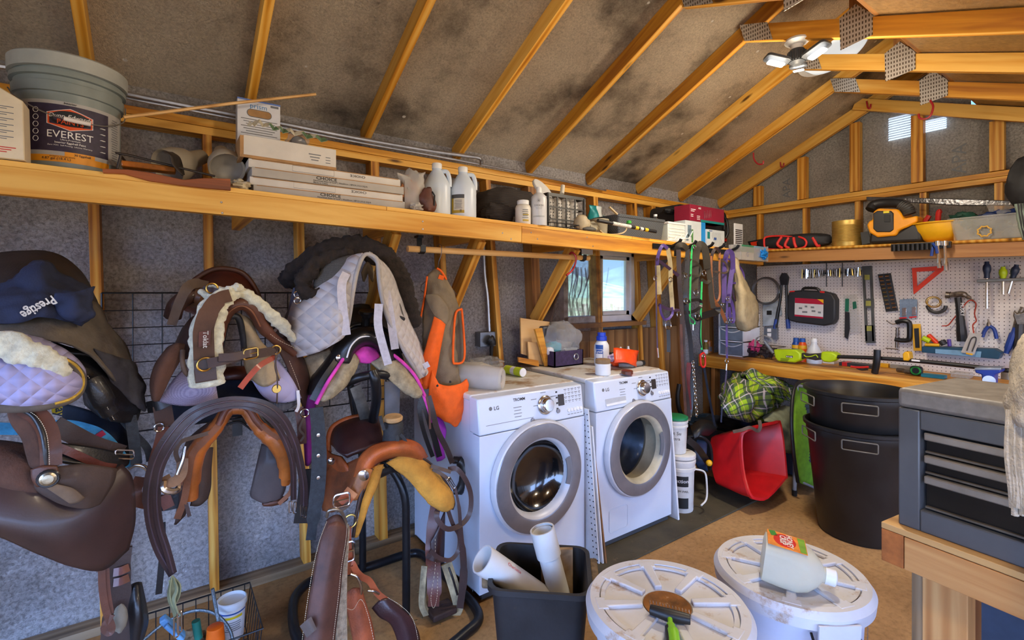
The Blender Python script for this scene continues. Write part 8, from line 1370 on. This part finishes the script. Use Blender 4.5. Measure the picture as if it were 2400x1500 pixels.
t=thing('plastic_roll','large roll of cloudy plastic sheeting lying on the dryer','roll',oz(1150,905,ZT));pa=oz(1060,905,ZT)+Z*.062;pb=oz(1192,915,ZT)+Z*.05+Y*.05
b=B();b.lathe([(0,0),(.055,0),(.062,.02),(.064,.2),(.06,(pb-pa).length-.01),(.05,(pb-pa).length),(.02,(pb-pa).length-.01),(.018,(pb-pa).length-.03),(0,(pb-pa).length-.03)],pa,24,az=pb-pa);b.done('roll_body',FILMW,t);b=B();b.blob(pa.lerp(pb,.45)+V((0,.09,.0)),(.2,.09,.062),.16,3,4,flat=-.058);b.done('loose_sheet',FILMW,t)
t=thing('vinyl_tube','small tube with neon yellow label lying on the dryer','tube',oz(1208,880,ZT));pa,pb=oz(1186,876,ZT)+Z*.028,oz(1226,884,ZT)+Z*.028;b=B();b.tube([pa,pb],.026,14);b.done('tube',WHITE,t);b=B();b.tube([pa.lerp(pb,.05),pa.lerp(pb,.4)],.0266,14);b.tube([pa.lerp(pb,.62),pa.lerp(pb,.97)],.0266,14);b.done('neon_label',M('neon_yellow',(200,220,50),.5,0,0,bump=0),t)
b=B();b.blob(oz(1150,868,ZT)+V((0,.06,.04)),(.13,.08,.042),.35,4,6,flat=-.04);b.thing('empty_bag',FILMY,'crumpled clear bag lying behind the plastic roll','bag')
for i,(l,q,d,mm,lb)in enumerate((([(1220,774),(1288,782),(1290,880),(1222,858)],2.62,.012,PLY,'largest plywood offcut standing on the dryer back'),([(1237,811),(1272,815),(1275,866),(1240,860)],2.585,.012,PLY,'small plywood square in front of the largest offcut'),([(1215,846),(1262,854),(1264,868),(1216,858)],2.56,.012,PINE,'low pine strip lying at the foot of the plywood offcuts'),([(1254,787),(1271,784),(1289,872),(1279,874)],2.54,.018,PINE2,'narrow pine stick leaning on the plywood offcuts'))):
 v_=[oy(x,y,q)for x,y in l];z_=min(p.z for p in v_);b=B();b.slab([p+Z*(ZT+.001-z_)for p in v_],(0,d,0));b.thing('wood_offcut',mm,lb,'wood offcut',smooth=False,bev=.001)
a,c=oz(1300,862,ZT),oz(1390,858,ZT);t=thing('fabric_bin','purple fabric bin with metal grommet on the washer','storage bin',a.lerp(c,.5));PF=M('purple_felt_bin',(56,42,72),.9,0,.2,40,bump=.4);y_=a.y
b=B();b.bx(a.x,c.x,y_,y_+.008,ZT,ZT+.105);b.bx(a.x,c.x,y_+.23,y_+.238,ZT,ZT+.105);b.bx(a.x,a.x+.008,y_,y_+.238,ZT,ZT+.105);b.bx(c.x-.008,c.x,y_,y_+.238,ZT,ZT+.105);b.bx(a.x,c.x,y_,y_+.238,ZT,ZT+.008);b.done('bin_body',PF,t,smooth=False);b=B();b.tube(circ(V((c.x-.07,y_-.002,ZT+.06)),X,Z,.02,20),.005,7,closed=True);b.done('grommet',STEEL,t)
b=B();b.bx(a.x-.01,a.x+.12,2.58,2.68,ZT+.001,ZT+.27);b.thing('dark_case',M('charcoal_plastic',(48,50,56),.5,0,.15,bump=.05),'dark grey plastic case standing behind the purple bin','case',bev=.015)
b=B();b.blob(V(((a.x+c.x)/2+.01,y_+.12,ZT+.17)),(.16,.10,.12),.25,3,8,flat=-.09);b.thing('clear_sack',FILMY,'clear plastic sack bulging out of the purple bin','bag')
for i,(o_,r_,col,lb)in enumerate((((-.06,.05,.12),(.06,.04,.04),(22,150,160),'teal packet inside the clear sack'),((-.11,.03,.1),(.03,.03,.03),(216,216,216),'white bottle top inside the clear sack'),((.08,.03,.085),(.07,.03,.03),(190,196,200),'pale grey box inside the clear sack'))):b=B();b.blob(V(((a.x+c.x)/2,y_+.05,ZT))+V(o_),r_,.2,4,i,pw=.7);b.thing('sack_item',M('sack_item_%d'%i,col,.4,0,.1,bump=.1),lb,'packet')
p=oz(1410,856,ZT);t=bottle('detergent_bottle','white disinfectant bottle with blue cap on the washer','bottle',p,[(0,0),(.046,0),(.05,.006),(.052,.11),(.05,.14),(.034,.168),(.028,.172)],WHITE,[(0,.172),(.036,.172),(.036,.2),(.028,.204),(.028,.226),(0,.228)],M('cap_blue',(24,60,190),.4,0,.04,bump=0));a_=toang(p)-.35;LB=MATS['label_blue']
cyl(p,.051,a_,.55,p.z+.05,p.z+.145,LB,t);cyl(p,.051,a_,.48,p.z+.055,p.z+.115,INKW,t,off=.0012);cyl(p,.051,a_,.5,p.z+.085,p.z+.112,LB,t,off=.0016);lettering(t,'Lysol',V((p.x+.051*cos(a_),p.y+.051*sin(a_),p.z+.092)),V((-sin(a_),cos(a_),0)),Z,.022,INKW,bend=(V((p.x,p.y,0)),.051),lift=.003,bold=.02)
p=oz(1413,878,ZT);bottle('cream_jar','white jar with dirty tan lid in front of the disinfectant','jar',p,[(0,0),(.043,0),(.047,.005),(.047,.068),(.04,.072)],WHITE,[(0,.07),(.046,.07),(.046,.094),(.043,.096),(0,.094)],M('dirty_tan_lid',(140,112,80),.8,0,.2,bump=.2))
t=thing('orange_pack','orange pack with striped cloth lying behind the jar on the washer','packet',oz(1470,858,ZT));p=oz(1468,856,ZT);ORP=M('orange_wrapper',(230,74,20),.4,0,.1,20,bump=.3)
b=B();b.blob(p+V((-.04,.02,.03)),(.1,.05,.032),.2,3,5,flat=-.03);b.done('pack_body',ORP,t);b=B();b.grid(patch([[oy(1438,815,2.2),oy(1470,818,2.18),oy(1496,822,2.2)],[oy(1440,850,2.15),oy(1468,850,2.13),oy(1492,860,2.15)]],4,4),.008,20);b.done('pack_flap',ORP,t,sol=.003);b=B();b.blob(p+V((-.09,.02,.055)),(.06,.04,.03),.25,4,3);b.done('striped_cloth',M('lilac_cloth',(196,176,206),.8,0,.25,60,bump=.2),t)
p=V((2.645,2.3,ZT));bottle('dropper_bottle','white dropper bottle with lilac label behind the orange pack','bottle',p,[(0,0),(.026,0),(.027,.06),(.02,.07)],M('lilac_label',(150,140,196),.4,0,.1,bump=0),[(0,.07),(.02,.07),(.018,.1),(.008,.108),(.007,.125),(0,.125)],WHITE)
t=thing('clipper','grey hair clipper lying on the washer front edge','clipper',oz(1480,866,ZT));b=B();b.tube([oz(1450,862,ZT)+Z*.018,oz(1478,862,ZT)+Z*.02,oz(1502,858,ZT)+Z*.02],[.014,.02,.017],12);b.done('body',M('clipper_grey',(128,126,124),.45,.1,.15,bump=.05),t);b=B();b.tube([oz(1500,858,ZT)+Z*.02,oz(1508,857,ZT)+Z*.02],.019,12);b.done('black_end',BLACKP,t)
b=B();b.lathe([(0,0),(.036,0),(.036,.018),(.03,.022),(0,.02)],oz(1470,876,ZT),24,sx=1.3);b.thing('curry_disc',L_MA,'dark brown oval rubber curry lying by the washer edge','curry comb')
t=thing('funnel','dark round strainer with white handle at the washer back','strainer',oz(1440,846,ZT));p=oz(1440,846,ZT);b=B();b.lathe([(0,0),(.04,0),(.05,.06),(.046,.06),(.03,.01),(0,.01)],p,20);b.done('cup',BLACKP,t);b=B();b.tube([p+Z*.04,p+V((.05,-.02,.1))],.006,8);b.done('handle',WHITE,t)
TBB=M('blue_tote',(44,66,96),.5,0,.12,bump=.05)
for i,(x_,y_,lb)in enumerate(((3.95,2.42,'slate blue storage tote in the corner under the bench'),(4.3,1.95,'slate blue storage tote under the plaid blanket'))):
 t=thing('storage_tote',lb,'tote',(x_,y_,.012),'blue totes under the bench');c=V((x_,y_,.012));b=B();b.loft([[c+V((p[0],p[1],z))for p in rrect(w_,l_,.05)]for w_,l_,z in((.36,.42,0),(.44,.5,.30),(.48,.54,.30),(.48,.54,.33),(.42,.48,.33),(.35,.41,.01))]);b.done('tote_body',TBB,t)
 b=B();b.blob(c+V((0,0,.3)),(.18,.2,.07),.3,4,i);b.thing('tote_contents',NAVYD,('dark tangled straps filling the corner tote','dark cloth filling the tote below the plaid blanket')[i],'straps')
m,nt,bs=newmat('lime_plaid');L=nt.links.new;tc=nd(nt,'ShaderNodeTexCoord');sp=nd(nt,'ShaderNodeSeparateXYZ');L(tc.outputs['UV'],sp.inputs[0]);col=None
def band(axis,sc,lo):f=nd(nt,'ShaderNodeMath',operation='MULTIPLY');L(sp.outputs[axis],f.inputs[0]);f.inputs[1].default_value=sc;g=nd(nt,'ShaderNodeMath',operation='FRACT');L(f.outputs[0],g.inputs[0]);h=nd(nt,'ShaderNodeMath',operation='COMPARE');L(g.outputs[0],h.inputs[0]);h.inputs[1].default_value=lo[0];h.inputs[2].default_value=lo[1];return h.outputs[0]
prev=None
for ax_,sc,lo,c_,f_ in((0,5,(.3,.22),(34,44,62),.72),(1,5,(.3,.22),(34,44,62),.72),(0,5,(.3,.03),(206,196,206),.7),(1,5,(.3,.03),(206,196,206),.7),(0,5,(.78,.03),(226,206,120),.6),(1,5,(.78,.04),(30,40,60),.7)):
 mx=nd(nt,'ShaderNodeMix',data_type='RGBA');k=nd(nt,'ShaderNodeMath',operation='MULTIPLY');L(band(ax_,sc,lo),k.inputs[0]);k.inputs[1].default_value=f_;L(k.outputs[0],mx.inputs[0])
 if prev:L(prev,mx.inputs[6])
 else:mx.inputs[6].default_value=lin((150,186,30))
 mx.inputs[7].default_value=lin(c_);prev=mx.outputs[2]
L(prev,bs.inputs['Base Color']);bs.inputs['Roughness'].default_value=.95;PLD=m
def plaid(nm,rows,par,seed):
 g=patch([[oy(x,y,q)for x,y,q in r]for r in rows],9,9);h,w_=len(g),len(g[0]);b=B();b.grid(g,.05,6,seed);b.v=b.v;o=b.done(nm,PLD,par,sol=.012);me=o.data;uv=me.uv_layers.new()
 for lp in me.loops:i=lp.vertex_index;uv.data[lp.index].uv=((i%w_)/w_,(i//w_)/h)
 return o
t=TH('plaid_blanket','lime green plaid blanket heaped on the totes under the bench','blanket',1770,970,1.95)
plaid('blanket_fold',[[(1690,935,2.1),(1705,900,2.2),(1745,872,2.3),(1790,868,2.3),(1820,890,2.2)],[(1690,945,1.98),(1712,915,1.98),(1750,892,2.0),(1790,890,2.02),(1830,910,2.05)],[(1695,960,1.92),(1720,945,1.88),(1755,930,1.86),(1795,925,1.9),(1838,935,1.98)],[(1708,970,1.95),(1735,975,1.9),(1765,972,1.88),(1800,960,1.92),(1835,950,2.0)],[(1720,975,2.1),(1745,985,2.05),(1770,984,2.05),(1800,972,2.05),(1830,960,2.1)]],t,3)
plaid('blanket_fold',[[(1735,880,2.2),(1765,868,2.25),(1800,880,2.2),(1850,908,2.1)],[(1750,885,1.98),(1775,880,1.95),(1810,892,1.95),(1862,918,1.98)],[(1780,905,1.9),(1805,902,1.86),(1835,912,1.88),(1858,930,1.95)],[(1790,930,1.95),(1820,935,1.92),(1845,938,1.95),(1855,940,2.0)]],t,8)
t=TH('sage_cloth','pale sage cloth draped over the red bucket and floor','cloth',1830,1060,1.8);PA('cloth',[[(1786,978,1.95),(1815,960,1.95),(1850,952,1.95),(1868,985,1.95)],[(1795,985,1.85),(1825,985,1.83),(1855,990,1.85),(1872,1010,1.9)],[(1832,1015,1.84),(1845,1020,1.82),(1860,1025,1.84),(1870,1040,1.88)],[(1840,1062,1.85),(1850,1062,1.83),(1862,1060,1.85),(1868,1070,1.88)]],M('sage_fleece',(138,142,118),.95,0,.12,12,bump=.3),t,.01,.02,12)
t=TH('red_bucket','bright red square bucket lying on its side on the mat','bucket',1790,1168,1.8);RB=M('red_bucket_plastic',(186,20,26),.38,0,.08,8,bump=.05)
oC=[oy(*p)for p in((1741,1030,1.82),(1755,1010,1.8),(1815,994,1.74),(1830,1002,1.73),(1842,1105,1.66),(1838,1122,1.65),(1800,1163,1.66),(1775,1166,1.68),(1760,1155,1.7),(1745,1100,1.78))];ctr=sum(oC,V())/len(oC)
bk=V((.13,.25,-.02));mouth=[ctr+(p-ctr)for p in cr(oC,3,True)];ax_=(oy(1700,1075,2.0)-ctr)
def lp_(k,s):return[ctr+ax_*k+(p-ctr)*s for p in mouth]
b=B();b.loft([lp_(.06,1.0),lp_(.06,1.07),lp_(0,1.07),lp_(0,1.0),lp_(.1,.95),lp_(.92,.74),lp_(.95,.6)],cap=False);b.f.append(tuple(range(len(b.v)-len(mouth),len(b.v))));n0=len(mouth);b.loft([lp_(.06,1.04),lp_(.3,1.0),lp_(.97,.8),lp_(1.0,.74)],cap=False);b.f.append(tuple(range(len(b.v)-n0,len(b.v))));b.done('bucket_body',RB,t,ang=50)
S('strap_handle',[(1718,1012,1.84),(1738,1008,1.82),(1758,1002,1.79),(1776,1010,1.77),(1782,1000,1.76),(1780,985,1.78)],.022,L_GRY,t,.004)
PAIL=M('white_pail',(210,208,202),.45,0,.06,bump=.04)
def pail(x_,y_,z_,r,h,lb,lidm=None,words=(),bail=False):
 c=V((x_,y_,z_));t=thing('white_pail',lb,'pail',c,'white pails beside the washer');b=B();b.lathe([(0,0),(r*.88,0),(r*.9,.006),(r*.97,h*.72),(r*1.06,h*.73),(r*1.06,h*.78),(r,h*.79),(r*1.08,h*.86),(r*1.08,h*.9),(r,h*.92)],c,32);b.done('pail_body',PAIL,t);b=B();b.lathe([(0,h*.96),(r*1.02,h*.95),(r*1.08,h*.94),(r*1.08,h),(r*.95,h*1.02),(0,h*1.0)],c,32);b.done('lid',lidm or PAIL,t)
 a=toang(c)-.2;s=V((-sin(a),cos(a),0));R=r*.95
 for w_,zz,sz,mm in words:lettering(t,w_,V((c.x+R*cos(a),c.y+R*sin(a),z_+zz)),s,Z,sz,mm,bend=(V((c.x,c.y,0)),R),lift=.003)
 if bail:b=B();q=c+s*(r*1.02)+Z*(h*.75);b.tube(cr([q,q+V((.05,-.04,-.02)),q+V((.06,-.05,-.1)),q+V((.04,-.06,-.19)),q+V((-.02,-.06,-.22))],5),.006,8);b.done('bail',PAIL,t)
 return c,R,a,t
c,R,a,t=pail(2.865,2.03,.012,.092,.38,'tall white supplement pail with black label panels at the bottom of the stack',words=(('Perfection',.205,.034,INKW),('PSYLLIUM PAIL',.14,.022,INK)),bail=True)
cyl(c,R,a,.8,.19,.26,INK,t,off=.0016,R1=R+.001);cyl(c,R,a,.8,.045,.115,INK,t,off=.0016)
c,R,a,t=pail(2.84,2.05,.402,.075,.24,'white square shouldered pail with green lid topmost of the pail stack',M('green_pail_lid',(20,120,70),.45,0,.06,bump=.03),(('Dart Su',.13,.032,INK),('Spectra',.095,.028,INK)))
t=TH('wheel_cover','black ribbed rubber wheel cover lying behind the red bucket','wheel',1640,1050,2.1);PA('cover',[[(1618,1000,2.2),(1645,985,2.2),(1678,992,2.2)],[(1622,1012,2.05),(1648,998,2.02),(1680,1004,2.05)],[(1626,1030,2.02),(1640,1022,2.0),(1660,1020,2.05)]],BLACKP,t,.012);TU('frame_bar',[(1612,1025,2.06),(1640,1022,2.0),(1662,1040,1.98),(1668,1075,1.98),(1664,1100,2.0)],.012,BLACKM,t);PA('blue_guard',[[(1632,1030,2.1),(1656,1035,2.08)],[(1626,1070,2.08),(1655,1080,2.04)],[(1634,1095,2.1),(1660,1105,2.06)]],TBB,t,.012);S('black_strap',[(1612,1030,2.0),(1635,1050,1.98),(1660,1085,1.98)],.045,L_BK,t);b=B();b.sphere(oy(1662,1085,1.95),.022);b.done('yellow_knob',YEL,t)
t=TH('camp_chair','lime green folding seat stored behind the step ladder','chair',1890,1140,1.62);LG=M('lime_fabric',(112,160,30),.8,0,.1,20,bump=.2)
PA('seat_panel',[[(1862,905,1.72),(1885,896,1.72),(1915,898,1.7)],[(1858,980,1.68),(1885,980,1.66),(1920,980,1.66)],[(1862,1060,1.66),(1890,1065,1.64),(1920,1070,1.64)],[(1872,1130,1.66),(1895,1140,1.64),(1922,1140,1.64)]],LG,t,.02);TU('edge_tape',[(1920,894,1.68),(1885,893,1.68),(1862,910,1.68),(1855,980,1.65),(1860,1060,1.63),(1870,1130,1.63)],.012,BLACKP,t)
t=thing('step_ladder','grey folded step ladder with black ribbed treads beside the trash cans','ladder',oz(1862,1158,0));p=oz(1862,1158,.012)
LT=M('grey_ladder_tube',(150,152,156),.4,.3,.1,bump=.03);top=p+V((.10,.03,.775));s=V((.28,-.26,0));b=B();b.tube(cr([p,p.lerp(top,.93),top+s*.1,top+s*.9,(p+s).lerp(top+s,.93),p+s],4),.014,10);b.done('frame',LT,t);b=B();b.tube([p+Z*.10+s*.08,p+Z*.03+s*.5,p+Z*.06+s],.009,8);b.done('lower_bar',LT,t);b=B();b.tube([p-Z*.01,p+Z*.03],.018,10);b.done('rubber_foot',BLACKP,t)
for k in(.42,.70):b=B();q=p.lerp(top,k)+s*.5+V((.01,.01,0));dz=(top-p).normalized();sn=s.normalized();b.box(q,(.36,.20,.025),sn,dz,sn.cross(dz));[b.box(q+dz*(.021*i)-sn.cross(dz)*-.014,(.34,.008,.012),sn,dz,sn.cross(dz))for i in range(-4,5)];b.done('tread',BLACKP,t,smooth=False)
CANM=M('scuffed_black_can',(24,24,24),.4,0,.35,5,bump=.08,dirt=((62,60,56),4,.66));c=V((3.5,1.2,0))
for i,(zz,lb)in enumerate(((0.,'lower black trash can standing on the floor beside the ladder'),(.215,'upper black trash can nested inside the lower one'))):
 t=thing('trash_can',lb,'trash can',c+Z*zz,'nested black trash cans');b=B();h=.67;k=.985 if i else 1.;b.lathe([(0,.012),(.205*k,.0),(.215*k,.02),(.272*k,h-.07),(.278*k,h-.06),(.28*k,h-.02),(.295,h-.012),(.297,h+.006),(.285,h+.01),(.27*k,h-.03),(.2*k,.03),(0,.03)],c+Z*zz,56);b.done('can_body',CANM,t)
 for a in(pi+.35,pi-.75,2*pi+.2):d=V((cos(a),sin(a),0));b=B();b.tube([c+Z*zz+d*(.284+.012*min(1,i+.4))+d.cross(Z)*p_[0]+Z*(h-.065+p_[1])for p_ in rrect(.17,.055,.008)],.004,6,closed=True);b.done('grip_frame',M('worn_edge_grey',(96,92,84),.6,0,.2,bump=0),t)
for k in range(2):b=B();b.box(c+V((-.02+.12*k,.08-.14*k,.78)),(.22,.12,.02),V((1,.4+k,.1)),V((-.4-k,1,.3)));b.thing('trash_board',M('dark_trash_grey',(58,58,54),.7,0,.2,bump=.2),('dark grey slab lying in the upper trash can','second dark slab lying in the upper trash can')[k],'board')
DRMW=M('dirty_white_drum',(200,202,210),.5,0,.06,4,bump=.06,dirt=((158,122,76),7,.57));DRB=M('white_drum_body',(192,196,212),.45,0,.05,4,bump=.04,dirt=((150,140,130),6,.68));MUD=M('dried_mud',(126,82,36),.95,0,.3,14,bump=.8,dirt=((214,200,180),16,.6));OGR=M('orange_grip',(232,140,24),.45,0,.08,bump=.03)
def drum(c,zt,lb,rot,full):
 t=thing('white_drum',lb,'drum',c,'white lidded drums');b=B();b.lathe([(0,0),(.185,0),(.195,.01),(.218,zt-.06),(.226,zt-.055),(.226,zt-.03),(0,zt-.03)],c,56);b.done('drum_body',DRB,t)
 ld=B();ld.lathe([(.229,zt-.062),(.246,zt-.055),(.25,zt-.02),(.236,zt),(.208,zt),(.205,zt-.012),(.075,zt-.012),(.07,zt-.02),(0,zt-.02)],c,72,cap=False);lo=ld.done('drum_lid',DRMW,t)
 for k in range(8):
  a=rot+pi/4*k;d=V((cos(a),sin(a),0));e=d.cross(Z);b=B();b.prism([(.078,-.012),(.19,-.016),(.186,-.026),(.222,-.03),(.222,.03),(.186,.026),(.19,.016),(.078,.012)],c+Z*(zt-.014),d,e,Z*.015);b.done('lid_spoke',DRMW,lo,bev=.004)
  b=B();b.grid([[c+Z*z+V((r*cos(a+.12+.54*i/8),r*sin(a+.12+.54*i/8),0))for i in range(9)]for r,z in((.19,zt-.010),(.19,zt-.003),(.203,zt-.003))]);b.done('lid_rib',DRMW,lo)
 if full:b=B();b.lathe([(0,zt-.0185),(.068,zt-.0185),(.072,zt-.012)],c,32);b.done('mud_patch',MUD,lo)
 a=toang(c)+.55;d=V((cos(a),sin(a),0));e=V((-sin(a),cos(a),0));q=c+d*.222+Z*(zt-.10)
 b=B();b.strap([c+d*.252+Z*(zt-.03),c+d*.246+Z*(zt-.105)],.13,.006,e);b.done('latch_flap',DRMW,t)
 for sg in(-1,1):b=B();b.tube(cr([q+e*(.07*sg)+Z*.03,q+e*(.075*sg)+d*.03-Z*.0,q+e*(.07*sg)+d*.035-Z*.06],4),.004,6);b.done('wire_loop',BLACKM,t)
 b=B();b.tube(cr([q+e*-.075+d*.035-Z*.03,q+e*-.06+d*.04-Z*.06,q+e*-.02+d*.045-Z*.058,q+d*.045-Z*.066,q+e*.02+d*.045-Z*.058,q+e*.06+d*.04-Z*.06,q+e*.075+d*.035-Z*.03],4),.012,10);b.done('orange_handle',OGR,t);a-=-1.0
 lettering(t,'TUFF',c+V((.2205*cos(a),.2205*sin(a),zt-.16)),Z,V((sin(a),-cos(a),0)),.05,INKG,bold=.02)
drum(V((1.266,.945,0)),.53,'white lidded drum with muddy centre and grooming rake, nearest the black bin',.2,True);drum(V((1.80,.826,0)),.51,'white lidded drum with juice jug on its lid and orange handle',.45,False)
zl=.532;t=thing('grooming_rake','green and black grooming rake with steel tines lying on the drum','rake',oz(1570,1450,zl));pc,pl,pr=oz(1570,1445,zl+.014),oz(1524,1428,zl+.014),oz(1618,1452,zl+.014)
b=B();b.tube([pl,pc+(pl+pr-2*pc)*.2,pr],[.014,.019,.014],10);b.done('head',BLACKP,t,bev=.002);dv=(pc-oz(1580,1520,zl+.01)).normalized()
for k in range(13):b=B();q=pl.lerp(pr,k/12);b.tube([q,q+dv*.035+Z*.004,q+dv*.04-Z*.004],.0014,5);b.done('tine',CHROME,t)
b=B();b.tube(cr([pc,oz(1572,1466,zl+.016),oz(1578,1486,zl+.018),oz(1582,1520,zl+.016),oz(1586,1560,zl+.016)],4),[.007,.012,.016,.017,.016],12);b.done('green_handle',M('lime_green_grip',(126,190,30),.45,0,.05,bump=.03),t);b=B();b.tube(cr([oz(1566,1470,zl+.016),oz(1567,1490,zl+.016),oz(1571,1530,zl+.016)],4),.009,10);b.done('black_grip',BLACKP,t)
zj=.512;A_,E_=oz(1786,1300,zj+.075),oz(1945,1352,zj+.05);ax_=(E_-A_).normalized();ln=(E_-A_).length;sv=ax_.cross(Z).normalized();uv_=sv.cross(ax_)
t=thing('juice_jug','empty cloudy juice jug with bright apple label lying on the drum lid','jug',V((A_.x,A_.y,zj)));JG=M('cloudy_jug',(226,224,204),.25,0,.04,5,bump=.08,trans=.25,alpha=.72)
def sec(f,w_,r):return[A_+ax_*(ln*f)+sv*p[0]+uv_*p[1]for p in rrect(w_,w_,r,5)]
b=B();b.loft([sec(0,.10,.02),sec(.02,.128,.025),sec(.3,.135,.03),sec(.55,.138,.04),sec(.7,.13,.055),sec(.82,.09,.04),sec(.9,.05,.024),sec(.94,.048,.0235)]);b.done('jug_body',JG,t);b=B();b.lathe([(.0,0),(.026,0),(.026,.028),(.02,.032),(0,.032)],A_+ax_*(ln*.93),24,az=ax_);b.done('cap',WHITE,t)
fo=sv*-.0705 if(sv.dot(V((0,-1,0)))<0)else sv*.0705;fo=uv_*.0702
def jl(f,s):return A_+ax_*(ln*f)+fo+sv*s
def lab(pl_,nm,col,off):b=B();b.slab([jl(f,s)+uv_*off for f,s in pl_],uv_*.0006);b.done(nm,M(nm,col,.4,0,.1,30,bump=0),t)
lab([(.04,-.055),(.62,-.055),(.62,.055),(.04,.055)],'label_peach',(230,140,50),.0);lab([(.3+.17*cos(i*pi/10),.045*sin(i*pi/10))for i in range(20)],'label_apple_red',(200,26,22),.0008);lab([(.06,-.05),(.16,-.055),(.2,-.02),(.1,-.015)],'label_leaf_green',(50,140,50),.0008);lab([(.5,-.05),(.61,-.05),(.61,.05),(.52,.05)],'label_lime',(120,170,50),.0008)
o_=jl(.30,0)+uv_*.001
for w_,f_,sz in(('HONEY',.33,.026),('CRISP',.23,.026)):lettering(t,w_,jl(f_,0)+uv_*.0018,sv if sv.x<0 else-sv,ax_ if True else-ax_,sz,INKW,bold=.02)
BN=M('dusty_black_bin',(30,30,32),.55,0,.3,8,bump=.15,dirt=((120,98,72),9,.68));cn=[V((.94,1.49,0)),V((1.21,1.25,0)),V((1.44,1.455,0)),V((1.17,1.695,0))];ctr=sum(cn,V())/4;t=thing('black_bin','dusty black plastic bin holding white pipes in front of the dryer','bin',ctr)
e1,e2=(cn[1]-cn[0]).normalized(),(cn[2]-cn[1]).normalized();e2=(e2-e1*e2.dot(e1)).normalized();w1,w2=.36,.32
def bn(k,z):return[ctr+e1*p[0]+e2*p[1]+Z*z for p in rrect(w1*k,w2*k,.05*k,5)]
b=B();b.loft([bn(.8,0),bn(.98,.39),bn(1.07,.40),bn(1.07,.42),bn(.98,.42),bn(.95,.39),bn(.78,.012)]);b.done('bin_body',BN,t,ang=50)
for sg in(-1,1):b=B();b.box(ctr+e1*(sg*w1*.57)+Z*.395,(.03,.18,.045),e1,e2);b.done('side_grip',M('sandy_black',(96,80,60),.9,0,.4,30,bump=.5),t,bev=.006)
PVC=M('pvc_white',(210,210,208),.35,0,.03,bump=.02)
def pipe(p,q,r,lb,coup):
 p,q=V(p),V(q);d=(q-p);t=thing('white_pipe',lb,'pipe',q,'white plastic pipes in the bin');b=B();L_=d.length;b.lathe([(r,0),(r,L_),(r*.9,L_),(r*.9,0),(r,0)],p,28,az=d,cap=False);b.done('pipe',PVC,t)
 if coup:b=B();b.lathe([(r*1.02,-.01),(r*1.16,-.01),(r*1.16,.10),(r*1.02,.104)],p,28,az=d,cap=False);b.done('coupling',PVC,t)
 return t,d.normalized()
t,d=pipe((.981,1.572,.471),(1.345,1.475,.15),.054,'white pipe with open end leaning left out of the bin',False);s=d.cross(V((0,-.6,.8))).normalized();lettering(t,'Charlotte',V((.981,1.572,.471))+d*.12+d.cross(s)*.0545*(-1 if d.cross(s).y>0 else 1),d,-s,.018,INKR)
pipe((1.233,1.516,.528),(1.335,1.44,.045),.043,'white pipe with collar standing upright in the bin',True)
b=B();q=ctr+e2*.1+e1*.06+Z*.23;b.box(q,(.13,.02,.4),(e1+e2*.1),e2,Z+e2*.12);b.thing('plank_offcut',PINEW,'grey brown plank offcut standing in the black bin','wood offcut',smooth=False)
t=thing('knitted_throw','off white knitted throw with long fringe hanging at the photo edge','throw',od(2392,1200,1.05));KN=M('white_knit',(190,182,168),1.,0,.1,30,bump=.9,bscale=160)
b=B();b.grid(patch([[od(2392,800,1.12),od(2420,780,1.08),od(2470,780,1.06)],[od(2372,880,1.10),od(2412,880,1.02),od(2470,880,1.02)],[od(2362,950,1.10),od(2405,955,1.02),od(2470,960,1.02)],[od(2366,990,1.10),od(2408,1000,1.02),od(2470,1000,1.02)]],6,6),.006,30);b.done('knit_body',KN,t,sol=.012);q=od(2435,782,1.075);b=B();b.tube([q-Z*.02,V((q.x,q.y,tieZ(q.y)-.03))],.006,8);b.done('hanging_cord',KN,t)
for k in range(8):x_=2364+8*k;b=B();b.tube(cr([od(x_+2,960,1.07-.006*k),od(x_-2+2*(k%2),1060,1.06-.006*k),od(x_+6,1140,1.05-.005*k),od(x_+10-3*(k%3),1190+18*(k%2),1.05-.005*k)],5),.0065,7);b.done('fringe',KN,t)
